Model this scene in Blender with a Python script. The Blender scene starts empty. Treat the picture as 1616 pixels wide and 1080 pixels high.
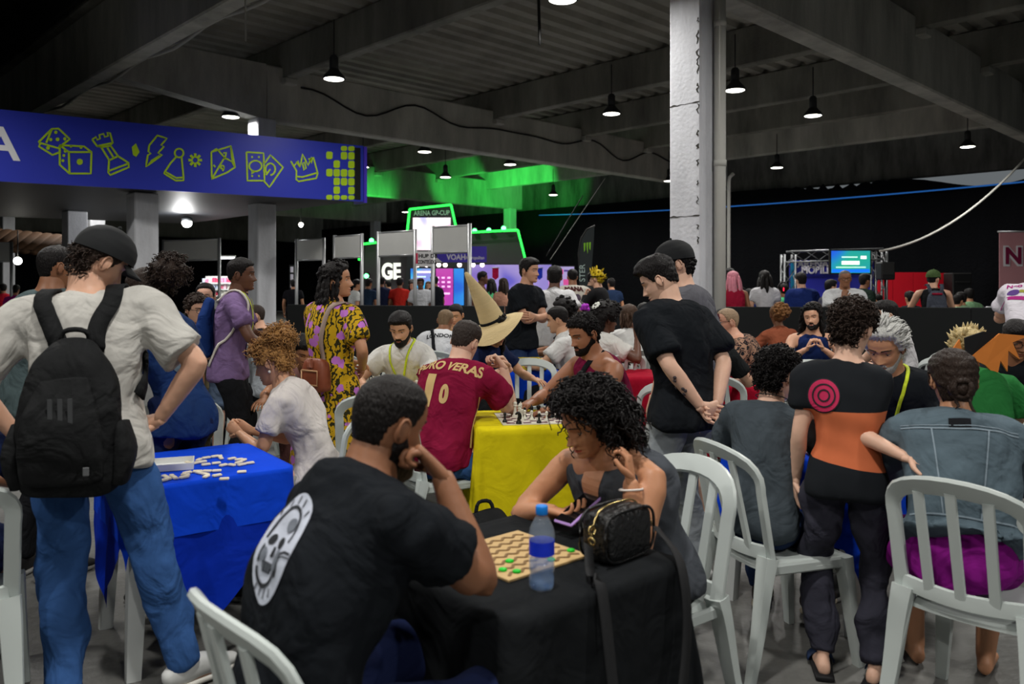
import bpy, bmesh, math, random
import numpy as np
from mathutils import Vector, Matrix, Euler
from mathutils.bvhtree import BVHTree

# ------------------------------------------------------------------ scene, camera, light
SC = bpy.context.scene
COL = SC.collection
random.seed(7)
RNG = np.random.default_rng(11)
CAMZ, FPX, VX, HOR = 1.54, 1280.0, 808.0, 450.0     # eye height, focal length in pixels, picture centre, horizon row

cam_d = bpy.data.cameras.new('camera')
cam_d.sensor_width = 36.0
cam_d.lens = 36.0 * FPX / 1616.0
cam_d.shift_y = (HOR - 540.0) / 1616.0
cam_d.clip_end = 400
cam_d.dof.use_dof = True
cam_d.dof.focus_distance = 5.2
cam_d.dof.aperture_fstop = 3.2
cam = bpy.data.objects.new('camera', cam_d)
COL.objects.link(cam)
cam.location = (0, 0, CAMZ)
cam.rotation_euler = (math.pi / 2, 0, 0)
SC.camera = cam

w = bpy.data.worlds.new('dim_hall_daylight')
SC.world = w
w.use_nodes = True
w.node_tree.nodes['Background'].inputs[0].default_value = (0.62, 0.68, 0.72, 1)
w.node_tree.nodes['Background'].inputs[1].default_value = 0.22

vs = SC.view_settings
vs.view_transform = 'Standard'
vs.look = 'None'
vs.gamma = 1.0
vs.exposure = -0.14
vs.use_curve_mapping = False
SC.cycles.use_denoising = True
SC.cycles.max_bounces = 6
SC.cycles.sample_clamp_indirect = 4.0

LAMP_WATT = 68.0        # one pendant high-bay lamp
LAMP_Z = 5.0

# ------------------------------------------------------------------ small helpers
def V(*a):
    return np.array(a, dtype=float)

def unit(v):
    v = np.asarray(v, dtype=float)
    n = np.linalg.norm(v)
    return v / n if n > 1e-9 else v

def lin(c):
    """sRGB 0..255 triple to linear."""
    out = []
    for x in c:
        x = x / 255.0
        out.append(x / 12.92 if x <= 0.04045 else ((x + 0.055) / 1.055) ** 2.4)
    return tuple(out)

def rotz(deg):
    a = math.radians(deg)
    return np.array([[math.cos(a), -math.sin(a), 0], [math.sin(a), math.cos(a), 0], [0, 0, 1.0]])

def tag(o, label=None, cat=None, group=None, kind=None):
    if label: o['label'] = label
    if cat: o['category'] = cat
    if group: o['group'] = group
    if kind: o['kind'] = kind
    return o

def empty(name, loc=(0, 0, 0), rz=0.0, label=None, cat=None, group=None):
    o = bpy.data.objects.new(name, None)
    o.empty_display_size = 0.1
    COL.objects.link(o)
    o.location = tuple(float(x) for x in loc)
    o.rotation_euler = (0, 0, math.radians(rz))
    return tag(o, label, cat, group)

def link(name, me, mat=None, parent=None):
    o = bpy.data.objects.new(name, me)
    COL.objects.link(o)
    if mat is not None:
        mats = mat if isinstance(mat, (list, tuple)) else [mat]
        if len(me.materials) == 0:
            for m in mats:
                me.materials.append(m)
    if parent is not None:
        o.parent = parent
    return o

def copy_tree(o, parent=None):
    c = o.copy()
    COL.objects.link(c)
    c.parent = parent
    for ch in list(o.children):
        copy_tree(ch, c)
    return c

class MB:
    """collects shapes for one mesh"""
    def __init__(s):
        s.v = []; s.f = []; s.m = []; s.n = 0
    def add(s, verts, faces, mi=0):
        verts = np.asarray(verts, dtype=float).reshape(-1, 3)
        s.v.append(verts)
        n = s.n
        for f in faces:
            s.f.append(tuple(i + n for i in f))
        s.m.extend([mi] * len(faces))
        s.n += len(verts)
        return s
    def box(s, c, size, R=None, mi=0, taper=1.0, bev=0.0):
        hx, hy, hz = [x / 2 for x in size]
        if bev > 0:
            b = min(bev, hx * .9, hy * .9, hz * .9)
            vs_, fs = bev_box(hx, hy, hz, b)
            P = np.array(vs_)
        else:
            P = np.array([[x, y, z] for z in (-hz, hz) for y in (-hy, hy) for x in (-hx, hx)], float)
            fs = [(0, 2, 3, 1), (4, 5, 7, 6), (0, 1, 5, 4), (2, 6, 7, 3), (0, 4, 6, 2), (1, 3, 7, 5)]
        if taper != 1.0:
            k = (P[:, 2] + hz) / (2 * hz)
            P[:, :2] *= (1 + (taper - 1) * k)[:, None]
        if R is not None:
            P = P @ np.asarray(R).T
        return s.add(P + np.asarray(c, float), fs, mi)
    def cyl(s, a, b, r0, r1=None, n=12, mi=0, cap=True):
        r1 = r0 if r1 is None else r1
        a = np.asarray(a, float); b = np.asarray(b, float)
        t = unit(b - a)
        ref = V(0, 0, 1) if abs(t[2]) < .9 else V(1, 0, 0)
        x = unit(np.cross(ref, t)); y = np.cross(t, x)
        ang = np.arange(n) * 2 * math.pi / n
        ring = np.cos(ang)[:, None] * x + np.sin(ang)[:, None] * y
        P = np.vstack([a + ring * r0, b + ring * r1])
        fs = [(i, (i + 1) % n, n + (i + 1) % n, n + i) for i in range(n)]
        if cap:
            fs.append(tuple(range(n - 1, -1, -1))); fs.append(tuple(range(n, 2 * n)))
        return s.add(P, fs, mi)
    def lathe(s, prof, n=16, c=(0, 0, 0), mi=0):
        """prof: (r,z) from bottom to top"""
        P = []; fs = []
        ang = np.arange(n) * 2 * math.pi / n
        for r, z in prof:
            P.append(np.stack([r * np.cos(ang), r * np.sin(ang), np.full(n, z)], 1))
        k = len(prof)
        for j in range(k - 1):
            for i in range(n):
                fs.append((j * n + i, j * n + (i + 1) % n, (j + 1) * n + (i + 1) % n, (j + 1) * n + i))
        fs.append(tuple(range(n - 1, -1, -1)))
        fs.append(tuple((k - 1) * n + i for i in range(n)))
        return s.add(np.vstack(P) + np.asarray(c, float), fs, mi)
    def ball(s, c, r, n=10, m=7, R=None, mi=0):
        r = np.asarray(r, float) * np.ones(3)
        P = [[0, 0, -1]]
        for j in range(1, m):
            th = -math.pi / 2 + math.pi * j / m
            for i in range(n):
                a = 2 * math.pi * i / n
                P.append([math.cos(th) * math.cos(a), math.cos(th) * math.sin(a), math.sin(th)])
        P.append([0, 0, 1])
        P = np.array(P) * r
        if R is not None:
            P = P @ np.asarray(R).T
        fs = [(0, 1 + (i + 1) % n, 1 + i) for i in range(n)]
        for j in range(m - 2):
            for i in range(n):
                a = 1 + j * n + i; b = 1 + j * n + (i + 1) % n
                fs.append((a, b, b + n, a + n))
        L = len(P) - 1
        o = 1 + (m - 2) * n
        fs += [(L, o + i, o + (i + 1) % n) for i in range(n)]
        return s.add(P + np.asarray(c, float), fs, mi)
    def loft(s, pts, rad, ref=(1, 0, 0), n=12, sub=4, cap=.5, mi=0, pw=2.0, smooth=True, closed=False):
        P, R, S = spline(pts, rad, ref, sub if smooth else 1)
        k = len(P)
        T = np.gradient(P, axis=0)
        T /= np.maximum(np.linalg.norm(T, axis=1), 1e-9)[:, None]
        S = S - (S * T).sum(1)[:, None] * T
        S /= np.maximum(np.linalg.norm(S, axis=1), 1e-9)[:, None]
        Fv = np.cross(T, S)
        ang = np.arange(n) * 2 * math.pi / n
        ca, sa = np.cos(ang), np.sin(ang)
        if pw != 2.0:
            e = 2.0 / pw
            ca = np.sign(ca) * np.abs(ca) ** e; sa = np.sign(sa) * np.abs(sa) ** e
        rings = []
        def ring(p, ra, rb, sv, fv):
            return p + ra * ca[:, None] * sv + rb * sa[:, None] * fv
        if cap:
            r0 = R[0].min() * cap
            for q in (math.radians(90 - 25), math.radians(90 - 60)):
                rings.append(ring(P[0] - T[0] * r0 * math.sin(q), *(R[0] * math.cos(q)), S[0], Fv[0]))
        for i in range(k):
            rings.append(ring(P[i], R[i][0], R[i][1], S[i], Fv[i]))
        if cap:
            r1 = R[-1].min() * cap
            for q in (math.radians(30), math.radians(65)):
                rings.append(ring(P[-1] + T[-1] * r1 * math.sin(q), *(R[-1] * math.cos(q)), S[-1], Fv[-1]))
        m = len(rings)
        fs = []
        for j in range(m - 1):
            for i in range(n):
                fs.append((j * n + i, j * n + (i + 1) % n, (j + 1) * n + (i + 1) % n, (j + 1) * n + i))
        fs.append(tuple(range(n - 1, -1, -1)))
        fs.append(tuple((m - 1) * n + i for i in range(n)))
        return s.add(np.vstack(rings), fs, mi)
    def tube(s, pts, r, n=6, mi=0, sub=1, cap=0):
        pts = np.asarray(pts, float)
        rr = np.ones(len(pts)) * r if np.isscalar(r) else np.asarray(r, float)
        T = pts[-1] - pts[0]
        ref = V(0, 0, 1) if abs(unit(T)[2]) < .8 else V(1, 0, 0)
        return s.loft(pts, np.stack([rr, rr], 1), ref, n=n, sub=sub, cap=cap, mi=mi)
    def ribbon(s, pts, nrm, wd, th=.003, mi=0):
        pts = np.asarray(pts, float); nrm = np.asarray(nrm, float)
        T = np.gradient(pts, axis=0)
        S = np.cross(T, nrm); S /= np.maximum(np.linalg.norm(S, axis=1), 1e-9)[:, None]
        k = len(pts)
        wd = np.ones(k) * wd
        A = pts - S * wd[:, None] / 2; B = pts + S * wd[:, None] / 2
        P = np.stack([A, B, B + nrm * th, A + nrm * th], 1).reshape(-1, 3)
        fs = []
        for j in range(k - 1):
            for i in range(4):
                fs.append((4 * j + i, 4 * j + 4 + i, 4 * j + 4 + (i + 1) % 4, 4 * j + (i + 1) % 4))
        fs.append((0, 1, 2, 3)); e = 4 * (k - 1); fs.append((e + 3, e + 2, e + 1, e))
        return s.add(P, fs, mi)
    def xform(s, R=None, t=None):
        for i, v in enumerate(s.v):
            if R is not None: v = v @ np.asarray(R).T
            if t is not None: v = v + np.asarray(t, float)
            s.v[i] = v
        return s
    def mesh(s, name, smooth=True, angle=None):
        me = bpy.data.meshes.new(name)
        if s.n:
            P = np.vstack(s.v)
            me.from_pydata(P.tolist(), [], s.f)
            if any(s.m):
                me.polygons.foreach_set('material_index', np.array(s.m, dtype=np.int32))
            if smooth:
                me.polygons.foreach_set('use_smooth', np.ones(len(me.polygons), dtype=bool))
        me.update()
        if smooth and angle:
            try:
                me.set_sharp_from_angle(angle=math.radians(angle))
            except Exception:
                pass
        return me
    def obj(s, name, mat=None, parent=None, smooth=True, angle=None):
        return link(name, s.mesh(name, smooth, angle), mat, parent)

def bev_box(hx, hy, hz, b):
    """chamfered box"""
    P = []
    idx = {}
    for sx in (-1, 1):
        for sy in (-1, 1):
            for sz in (-1, 1):
                for ax in range(3):
                    p = [sx * hx, sy * hy, sz * hz]
                    for q in range(3):
                        if q != ax:
                            p[q] -= (sx, sy, sz)[q] * b
                    idx[(sx, sy, sz, ax)] = len(P); P.append(p)
    fs = []
    I = lambda *k: idx[k]
    for ax in range(3):
        o = [q for q in range(3) if q != ax]
        for sg in (-1, 1):
            quad = []
            for u, v in ((-1, -1), (1, -1), (1, 1), (-1, 1)):
                k = [0, 0, 0]; k[ax] = sg; k[o[0]] = u; k[o[1]] = v
                quad.append(I(k[0], k[1], k[2], ax))
            fs.append(tuple(quad if (sg > 0) == (ax != 1) else quad[::-1]))
    for ax in range(3):
        o = [q for q in range(3) if q != ax]
        for u in (-1, 1):
            for v in (-1, 1):
                k0 = [0, 0, 0]; k1 = [0, 0, 0]
                k0[ax] = -1; k1[ax] = 1
                for k in (k0, k1):
                    k[o[0]] = u; k[o[1]] = v
                fs.append((I(*k0, o[0]), I(*k1, o[0]), I(*k1, o[1]), I(*k0, o[1])))
    for sx in (-1, 1):
        for sy in (-1, 1):
            for sz in (-1, 1):
                fs.append((I(sx, sy, sz, 0), I(sx, sy, sz, 1), I(sx, sy, sz, 2)))
    return P, fs

def spline(pts, rad, ref, sub):
    P = np.asarray(pts, float)
    R = np.asarray(rad, float)
    if R.ndim == 1: R = np.stack([R, R], 1)
    S = np.asarray(ref, float)
    if S.ndim == 1: S = np.repeat(S[None], len(P), 0)
    if sub <= 1: return P, R, S
    A = np.hstack([P, R, S])
    X = np.vstack([2 * A[0] - A[1], A, 2 * A[-1] - A[-2]])
    out = []
    for i in range(1, len(X) - 2):
        for q in range(sub):
            t = q / sub
            a, b, c, d = X[i - 1], X[i], X[i + 1], X[i + 2]
            out.append(.5 * ((2 * b) + (c - a) * t + (2 * a - 5 * b + 4 * c - d) * t * t + (-a + 3 * b - 3 * c + d) * t ** 3))
    out.append(A[-1])
    out = np.array(out)
    r = np.maximum(out[:, 3:5], .002)
    return out[:, :3], r, out[:, 5:]

_tmp = bpy.data.objects.new('tmp', bpy.data.meshes.new('tmp'))
def remesh(mb, voxel, it=4, fac=.5, deform=None, name='m'):
    """voxel union of overlapping closed shapes, smoothed into one continuous skin"""
    me = mb.mesh(name)
    o = bpy.data.objects.new('tmp_remesh', me)
    RC.objects.link(o)
    r = o.modifiers.new('r', 'REMESH'); r.mode = 'VOXEL'; r.voxel_size = voxel
    if it:
        sm = o.modifiers.new('s', 'SMOOTH'); sm.factor = fac; sm.iterations = it
    RVL.update()
    dg = RVL.depsgraph
    ev = o.evaluated_get(dg)
    out = bpy.data.meshes.new_from_object(ev)
    out.name = name
    bpy.data.objects.remove(o)
    bpy.data.meshes.remove(me)
    if deform is not None:
        n = len(out.vertices)
        co = np.empty(n * 3); out.vertices.foreach_get('co', co); co = co.reshape(-1, 3)
        no = np.empty(n * 3); out.vertices.foreach_get('normal', no); no = no.reshape(-1, 3)
        co = deform(co, no)
        out.vertices.foreach_set('co', co.ravel()); out.update()
    out.polygons.foreach_set('use_smooth', np.ones(len(out.polygons), dtype=bool))
    return out
# a small side scene so that remeshing never has to re-evaluate the whole hall
RSC = bpy.data.scenes.new('workbench')
RC = RSC.collection
RVL = RSC.view_layers[0]

def bvh_of(me):
    return BVHTree.FromPolygons([v.co[:] for v in me.vertices], [p.vertices[:] for p in me.polygons])

def folds(seed, amp, freq, squash=(1, 1, 1)):
    """cloth wrinkle displacement made of warped sine waves"""
    g = np.random.default_rng(seed)
    D = g.normal(size=(6, 3)); D /= np.linalg.norm(D, axis=1)[:, None]
    D *= np.asarray(squash, float)
    fr = freq * g.uniform(.6, 1.7, 6); ph = g.uniform(0, 6.28, 6)
    def f(co, no):
        warp = co + .03 * np.sin(co[:, [1, 2, 0]] * freq * .7 + ph[:3])
        h = np.zeros(len(co))
        for d, q, p in zip(D, fr, ph):
            sgn = np.sin(warp @ d * q * 2 * math.pi / 1.0 + p)
            h += sgn * np.abs(sgn)
        return co + no * (amp * h / 3.0)[:, None]
    return f

# ------------------------------------------------------------------ materials (all procedural)
MATS = {}
def mat(name, rgb, rough=.65, metal=0.0, var=.10, vscale=6.0, bump=0.0, bscale=60.0, spec=.35, emit=None, es=0.0,
        alpha=1.0, trans=0.0, ior=1.45, sss=0.0, coat=0.0, sheen=0.0, stretch=None, wrinkle=0.0):
    if name in MATS: return MATS[name]
    m = bpy.data.materials.new(name); m.use_nodes = True
    nt = m.node_tree; N = nt.nodes; L = nt.links
    b = N['Principled BSDF']
    c = lin(rgb)
    b.inputs['Roughness'].default_value = rough
    b.inputs['Metallic'].default_value = metal
    b.inputs['Specular IOR Level'].default_value = spec
    b.inputs['IOR'].default_value = ior
    b.inputs['Alpha'].default_value = alpha
    b.inputs['Transmission Weight'].default_value = trans
    if sss: 
        b.inputs['Subsurface Weight'].default_value = sss
        b.inputs['Subsurface Radius'].default_value = (.012, .006, .004)
        b.inputs['Subsurface Scale'].default_value = 1.0
    if coat: b.inputs['Coat Weight'].default_value = coat
    if sheen: b.inputs['Sheen Weight'].default_value = sheen
    if emit is not None:
        b.inputs['Emission Color'].default_value = (*lin(emit), 1)
        b.inputs['Emission Strength'].default_value = es
    tc = N.new('ShaderNodeTexCoord')
    src = tc.outputs['Object']
    if stretch:
        mp = N.new('ShaderNodeMapping'); mp.inputs['Scale'].default_value = stretch
        L.new(src, mp.inputs[0]); src = mp.outputs[0]
    if var:
        nz = N.new('ShaderNodeTexNoise'); nz.inputs['Scale'].default_value = vscale; nz.inputs['Detail'].default_value = 4
        L.new(src, nz.inputs['Vector'])
        mx = N.new('ShaderNodeMix'); mx.data_type = 'RGBA'
        mx.inputs[6].default_value = (*[x * (1 - var) for x in c], 1)
        mx.inputs[7].default_value = (*[min(1, x * (1 + var)) for x in c], 1)
        L.new(nz.outputs['Fac'], mx.inputs[0]); L.new(mx.outputs[2], b.inputs['Base Color'])
    else:
        b.inputs['Base Color'].default_value = (*c, 1)
    if bump:
        bz = N.new('ShaderNodeTexNoise'); bz.inputs['Scale'].default_value = bscale; bz.inputs['Detail'].default_value = 3
        L.new(src, bz.inputs['Vector'])
        bp = N.new('ShaderNodeBump'); bp.inputs['Strength'].default_value = bump; bp.inputs['Distance'].default_value = .01
        L.new(bz.outputs['Fac'], bp.inputs['Height']); L.new(bp.outputs[0], b.inputs['Normal'])
        if wrinkle:
            wz = N.new('ShaderNodeTexNoise'); wz.inputs['Scale'].default_value = 5.5; wz.inputs['Detail'].default_value = 2.5; wz.inputs['Distortion'].default_value = 1.6
            L.new(tc.outputs['Object'], wz.inputs['Vector'])
            b2 = N.new('ShaderNodeBump'); b2.inputs['Strength'].default_value = wrinkle; b2.inputs['Distance'].default_value = .06
            L.new(wz.outputs['Fac'], b2.inputs['Height']); L.new(b2.outputs[0], bp.inputs['Normal'])
    MATS[name] = m
    return m

def cloth(name, rgb, **k):
    k.setdefault('rough', .88); k.setdefault('spec', .08); k.setdefault('bump', .25); k.setdefault('bscale', 35.0)
    k.setdefault('var', .12); k.setdefault('vscale', 9.0); k.setdefault('sheen', .0); k.setdefault('wrinkle', .55)
    return mat(name, rgb, **k)

def skin(name, rgb):
    return mat(name, rgb, rough=.48, spec=.4, var=.09, vscale=14, bump=.06, bscale=90, sss=.10)

def hairm(name, rgb, rough=.5):
    return mat(name, rgb, rough=rough, spec=.22, var=.35, vscale=60, bump=.9, bscale=170, stretch=(1, 1, .35))

def glow(name, rgb, es):
    return mat(name, rgb, var=0, emit=rgb, es=es, rough=.5)
# ------------------------------------------------------------------ the hall
BO = V(2.14, 9.48, 0)          # foot of the big column; the building grid starts here
BROT = 44.27                   # the building runs diagonally to the view
BR = rotz(BROT)
def bw(v, u, z=0):
    """building grid (v across, u along) to world"""
    return BO + BR @ V(v, u, z)
def at(px, s):
    """ground point seen in column px at s pixels per metre"""
    return V((px - VX) / s, FPX / s, 0)
def struct(name, mb, m, smooth=False, angle=None, world=True):
    o = mb.obj(name, m, None, smooth, angle)
    o['kind'] = 'structure'
    if not world:
        o.location = tuple(BO); o.rotation_euler = (0, 0, math.radians(BROT))
    return o

def concrete(name, rgb, rough=.85, stain=.5, scale=1.2, streak=False):
    m = bpy.data.materials.new(name); m.use_nodes = True
    nt = m.node_tree; N = nt.nodes; L = nt.links; b = N['Principled BSDF']
    b.inputs['Roughness'].default_value = rough; b.inputs['Specular IOR Level'].default_value = .3
    tc = N.new('ShaderNodeTexCoord')
    mp = N.new('ShaderNodeMapping'); mp.inputs['Scale'].default_value = (1, 1, .25) if streak else (1, 1, 1)
    L.new(tc.outputs['Object'], mp.inputs[0])
    n1 = N.new('ShaderNodeTexNoise'); n1.inputs['Scale'].default_value = scale; n1.inputs['Detail'].default_value = 8; n1.inputs['Roughness'].default_value = .65
    L.new(mp.outputs[0], n1.inputs['Vector'])
    cr = N.new('ShaderNodeValToRGB')
    c = lin(rgb)
    cr.color_ramp.elements[0].position = .32; cr.color_ramp.elements[0].color = (*[x * (1 - stain) for x in c], 1)
    cr.color_ramp.elements[1].position = .66; cr.color_ramp.elements[1].color = (*[min(1, x * 1.12) for x in c], 1)
    L.new(n1.outputs['Fac'], cr.inputs[0]); L.new(cr.outputs[0], b.inputs['Base Color'])
    n2 = N.new('ShaderNodeTexNoise'); n2.inputs['Scale'].default_value = 22; n2.inputs['Detail'].default_value = 6
    L.new(tc.outputs['Object'], n2.inputs['Vector'])
    bp = N.new('ShaderNodeBump'); bp.inputs['Strength'].default_value = .25; bp.inputs['Distance'].default_value = .02
    L.new(n2.outputs['Fac'], bp.inputs['Height']); L.new(bp.outputs[0], b.inputs['Normal'])
    return m

CONC = concrete('bare_concrete', (186, 186, 178), stain=.45, streak=True)
CONCD = concrete('stained_concrete', (146, 146, 138), stain=.6, streak=True, scale=.9)
WHITEC = concrete('whitewashed_concrete', (212, 214, 220), stain=.22, scale=2.0, streak=True)
ROOF = concrete('fibre_cement_roof', (150, 148, 140), stain=.4, scale=.6)
FLOORM = concrete('polished_grey_floor', (106, 106, 103), rough=.42, stain=.3, scale=1.1)
CURT = cloth('black_curtain', (13, 14, 17), var=.3, vscale=.6, bscale=3)
BLACKP = mat('black_panel', (16, 19, 20), rough=.8, var=.15)
DARKST = mat('dark_steel', (44, 44, 44), rough=.6, metal=.4)
ALU = mat('brushed_aluminium', (176, 178, 180), rough=.4, metal=.7, var=.05)
PANELW = mat('white_booth_panel', (198, 199, 196), rough=.6, var=.04)
PVC = mat('white_pvc_pipe', (190, 190, 184), rough=.5, var=.06)
BLACK = mat('black_plastic', (14, 14, 15), rough=.5, var=.1)
CABLE = mat('black_cable', (20, 20, 20), rough=.6, var=0)
CABLEW = mat('pale_cable', (168, 168, 162), rough=.6, var=.1)

# floor
mb = MB(); mb.box((2, 22, -.05), (120, 110, .1)); struct('floor', mb, FLOORM)

# corrugated roof sheets: ribs along v
def corrugated(name, v0, v1, u0, u1, z0, z1, pitch, depth, m):
    prof = [(0, 0), (.28, 0), (.42, 1), (.72, 1), (.86, 0)]
    P = []; us = []
    k = 0
    while u0 + k * pitch < u1:
        for a, h in prof:
            us.append((u0 + (k + a) * pitch, h * depth))
        k += 1
    for uu, hh in us:
        P.append([v0, uu, z0 + hh]); P.append([v1, uu, z1 + hh])
    fs = [(2 * i, 2 * i + 1, 2 * i + 3, 2 * i + 2) for i in range(len(us) - 1)]
    return struct(name, MB().add(P, fs), m, world=False)
corrugated('ceiling', -3.0, 16.6, -16, 46, 6.72, 6.72, .46, .09, ROOF)
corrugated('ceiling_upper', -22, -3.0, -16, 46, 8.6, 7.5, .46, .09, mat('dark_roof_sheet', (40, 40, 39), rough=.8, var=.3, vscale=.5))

def beam(name, v0, v1, u0, u1, z0, z1, m=CONC):
    mb = MB(); mb.box(((v0 + v1) / 2, (u0 + u1) / 2, (z0 + z1) / 2), (abs(v1 - v0), abs(u1 - u0), z1 - z0), bev=.025)
    return struct(name, mb, m, world=False)
# main girders across the hall, each with a rising cantilever end
for k, u in enumerate((0, 10.6, 21.2, 31.8)):
    mb = MB()
    mb.box((9.15, u, 5.58), (18.3, .36, 1.16), bev=.03)
    h = .18
    P = [[-3.0, u - h, 5.38], [-3.0, u + h, 5.38], [0, u + h, 5.0], [0, u - h, 5.0], [-3.0, u - h, 6.16], [-3.0, u + h, 6.16], [0, u + h, 6.16], [0, u - h, 6.16]]
    mb.add(P, [(0, 1, 2, 3), (4, 7, 6, 5), (0, 3, 7, 4), (1, 5, 6, 2), (0, 4, 5, 1), (2, 6, 7, 3)])
    # pads the secondary beams rest on
    for v in (.5, 6.6, 10.15, 13.2):
        mb.box((v, u - .26, 5.86), (.30, .18, .14), bev=.02)
        mb.box((v, u + .26, 5.86), (.30, .18, .14), bev=.02)
    struct('ceiling_beam', mb, CONC, world=False)
for v in (.5, 6.6, 10.15, 13.2):
    beam('ceiling_beam', v - .12, v + .12, -14, 44, 5.93, 6.70, CONCD)
beam('ceiling_beam', 15.9, 16.2, -14, 44, 5.75, 6.70, CONC)
edge_beam = beam('ceiling_beam', -3.3, -3.0, -14, 44, 5.36, 6.6, CONC)           # edge beam
beam('ceiling_beam', -3.45, -2.95, -14, 44, 6.6, 6.72, CONCD)
mb = MB()
for i in range(60):                                                     # gutter brackets on the edge beam
    u = -12 + i * .9
    mb.add([[-3.2, u, 6.7], [-3.2, u + .38, 6.7], [-3.2, u + .12, 7.15], [-3.26, u, 6.7], [-3.26, u + .38, 6.7], [-3.26, u + .12, 7.15]],
           [(0, 1, 2), (3, 5, 4), (0, 2, 5, 3), (1, 4, 5, 2), (0, 3, 4, 1)])
struct('trim_1', mb, DARKST, world=False)
beam('added_gap_cover', -3.62, -3.5, -14, 44, 6.6, 7.75, mat('dark_roof_sheet', (40, 40, 39)))  # dark strip added behind the brackets to cover the bright sky gaps
for i in range(7):                                                      # thin steel rafters under the upper roof
    mb = MB(); mb.box((-12, -10 + i * 6.5, 7.75), (19, .12, .18), R=Euler((0, math.radians(3.3), 0)).to_matrix())
    struct('ceiling_rafter', mb, DARKST, world=False)
for v in (-5.2, -9):
    mb = MB(); mb.box((v, 15, 7.55), (.1, 60, .12)); struct('ceiling_rafter', mb, DARKST, world=False)

# far walls
beam('wall_right', 18.15, 18.5, -30, 46, 4.85, 7.2, concrete('streaked_facade', (98, 97, 92), stain=.75, scale=1.6, streak=True))
beam('wall_back', -24, 18.5, 38.2, 38.6, 3.8, 9, CONCD)
beam('wall_left', -24.4, -24, -30, 46, 0, 9, CONCD)
def curtain(name, p0, p1, z1, n=240, amp=.07, sag=None):
    p0 = np.asarray(p0, float); p1 = np.asarray(p1, float)
    L_ = np.linalg.norm(p1 - p0); d = (p1 - p0) / L_; nn = V(-d[1], d[0], 0)
    P = []
    for i in range(n + 1):
        t = i / n
        off = amp * math.sin(t * L_ * 4.2) + amp * .5 * math.sin(t * L_ * 9.7 + 1)
        top = z1 - (sag(t) if sag else .04 * abs(math.sin(t * L_ * .9)))
        for q in (0, .5, 1):
            P.append(p0 + d * t * L_ + nn * off * (1 - .7 * q) + V(0, 0, .02 + (top - .02) * q))
    fs = []
    for i in range(n):
        for j in range(2):
            a = i * 3 + j
            fs.append((a, a + 3, a + 4, a + 1))
    return struct(name, MB().add(P, fs), CURT, smooth=True)
def sag(t):
    u = -28 + t * 66
    return .05 + .5 * math.exp(-((u - 1.8) / 1.7) ** 2) + .22 * math.exp(-((u - 6.3) / 1.5) ** 2) * abs(math.sin(u * 7))
curtain('wall_right_curtain', bw(17.95, -28), bw(17.95, 38), 4.95, n=420, sag=sag)
curtain('wall_back_curtain', bw(-24, 38.0), bw(18, 38.0), 4.1, n=240)

# columns
def column(name, x, y, rz, w, h, m=WHITEC):
    mb = MB(); mb.box((0, 0, h / 2), (w, w, h), bev=.022)
    o = struct(name, mb, m); o.location = (x, y, 0); o.rotation_euler = (0, 0, math.radians(rz)); return o
for v, u in ((0, 0), (0, 10.6), (0, 21.2), (0, 31.8), (17.55, 21.2), (17.55, 31.8)):
    p = bw(v, u); column('column', p[0], p[1], BROT, .43, 5.02)
for px, s in ((225, 86), (118, 69)):
    p = at(px, s); column('column', p[0], p[1], BROT, .43, 3.22)
main_col = bpy.data.objects['column']
CRK = mat('exposed_dark_concrete', (58, 56, 52), rough=.9, var=.3)
gk = np.random.default_rng(6)
for k_ in range(14):                                                    # chipped paint along the column's edge
    z0 = 2.0 + k_ * .21 + gk.uniform(-.05, .05); n_ = 5; hgt = gk.uniform(.05, .16)
    mb = MB(); mb.ribbon([(-.216, -.165 - .02 * gk.random() - .012 * math.sin(j * 2 + k_), z0 + hgt * j / n_) for j in range(n_ + 1)], [(-1, 0, 0)] * (n_ + 1), np.array([.004, .014, .02, .012, .018, .004]) * gk.uniform(.6, 1.3), .002)
    mb.obj('chipped_paint', CRK, main_col, False)
for z0 in (3.62, 2.33):
    mb = MB(); mb.ribbon([(-.216, -.2 + .4 * j / 8, z0 + .006 * math.sin(j * 3)) for j in range(9)], [(-1, 0, 0)] * 9, np.array([.02, .03, .012, .006, .006, .008, .02, .035, .02]) * .6, .002); mb.obj('chipped_paint', CRK, main_col, False)
p = bw(.05, -.30)
mb = MB(); mb.cyl((p[0], p[1], 0), (p[0], p[1], 6.0), .066, n=16)
for z in (1.1, 2.9, 4.5):
    mb.cyl((p[0], p[1], z), (p[0], p[1], z + .07), .073, n=16)
mb.obj('drain_pipe', PVC); tag(bpy.data.objects['drain_pipe'], 'white plastic drain pipe running up beside the large white column', 'pipe')
q = at(1150, 62)
mb = MB(); mb.tube([(q[0], q[1], 0), (q[0], q[1], 4.15), (q[0] + .02, q[1], 4.28), (q[0] + .12, q[1], 4.38)], .045, n=8)
tag(mb.obj('conduit_pole', PVC), 'thin pale conduit pole with a bent top behind the large column', 'pole')

# cables on the beams
mb = MB()
pts = []
for i in range(60):
    v = .8 + i * .28
    pts.append(bw(v, 10.6 - .20, 5.55 + .25 * math.cos(i * .55) * (.5 + .5 * math.sin(i * .2)) + .12))
mb.tube(pts, .022, n=5)
tag(mb.obj('beam_cable', CABLE), 'black cable drooping along the face of the concrete girder', 'cable')
mb = MB()
for q in range(3):
    pts = [(-2.96 + .02 * q, -6 + i * .6, 5.38 + .07 * q + .05 * math.sin(i * 1.3 + q)) for i in range(36)]
    mb = MB(); mb.tube(pts, .03, n=5)
    mb.obj('strapped_cable', CABLEW, edge_beam)

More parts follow.
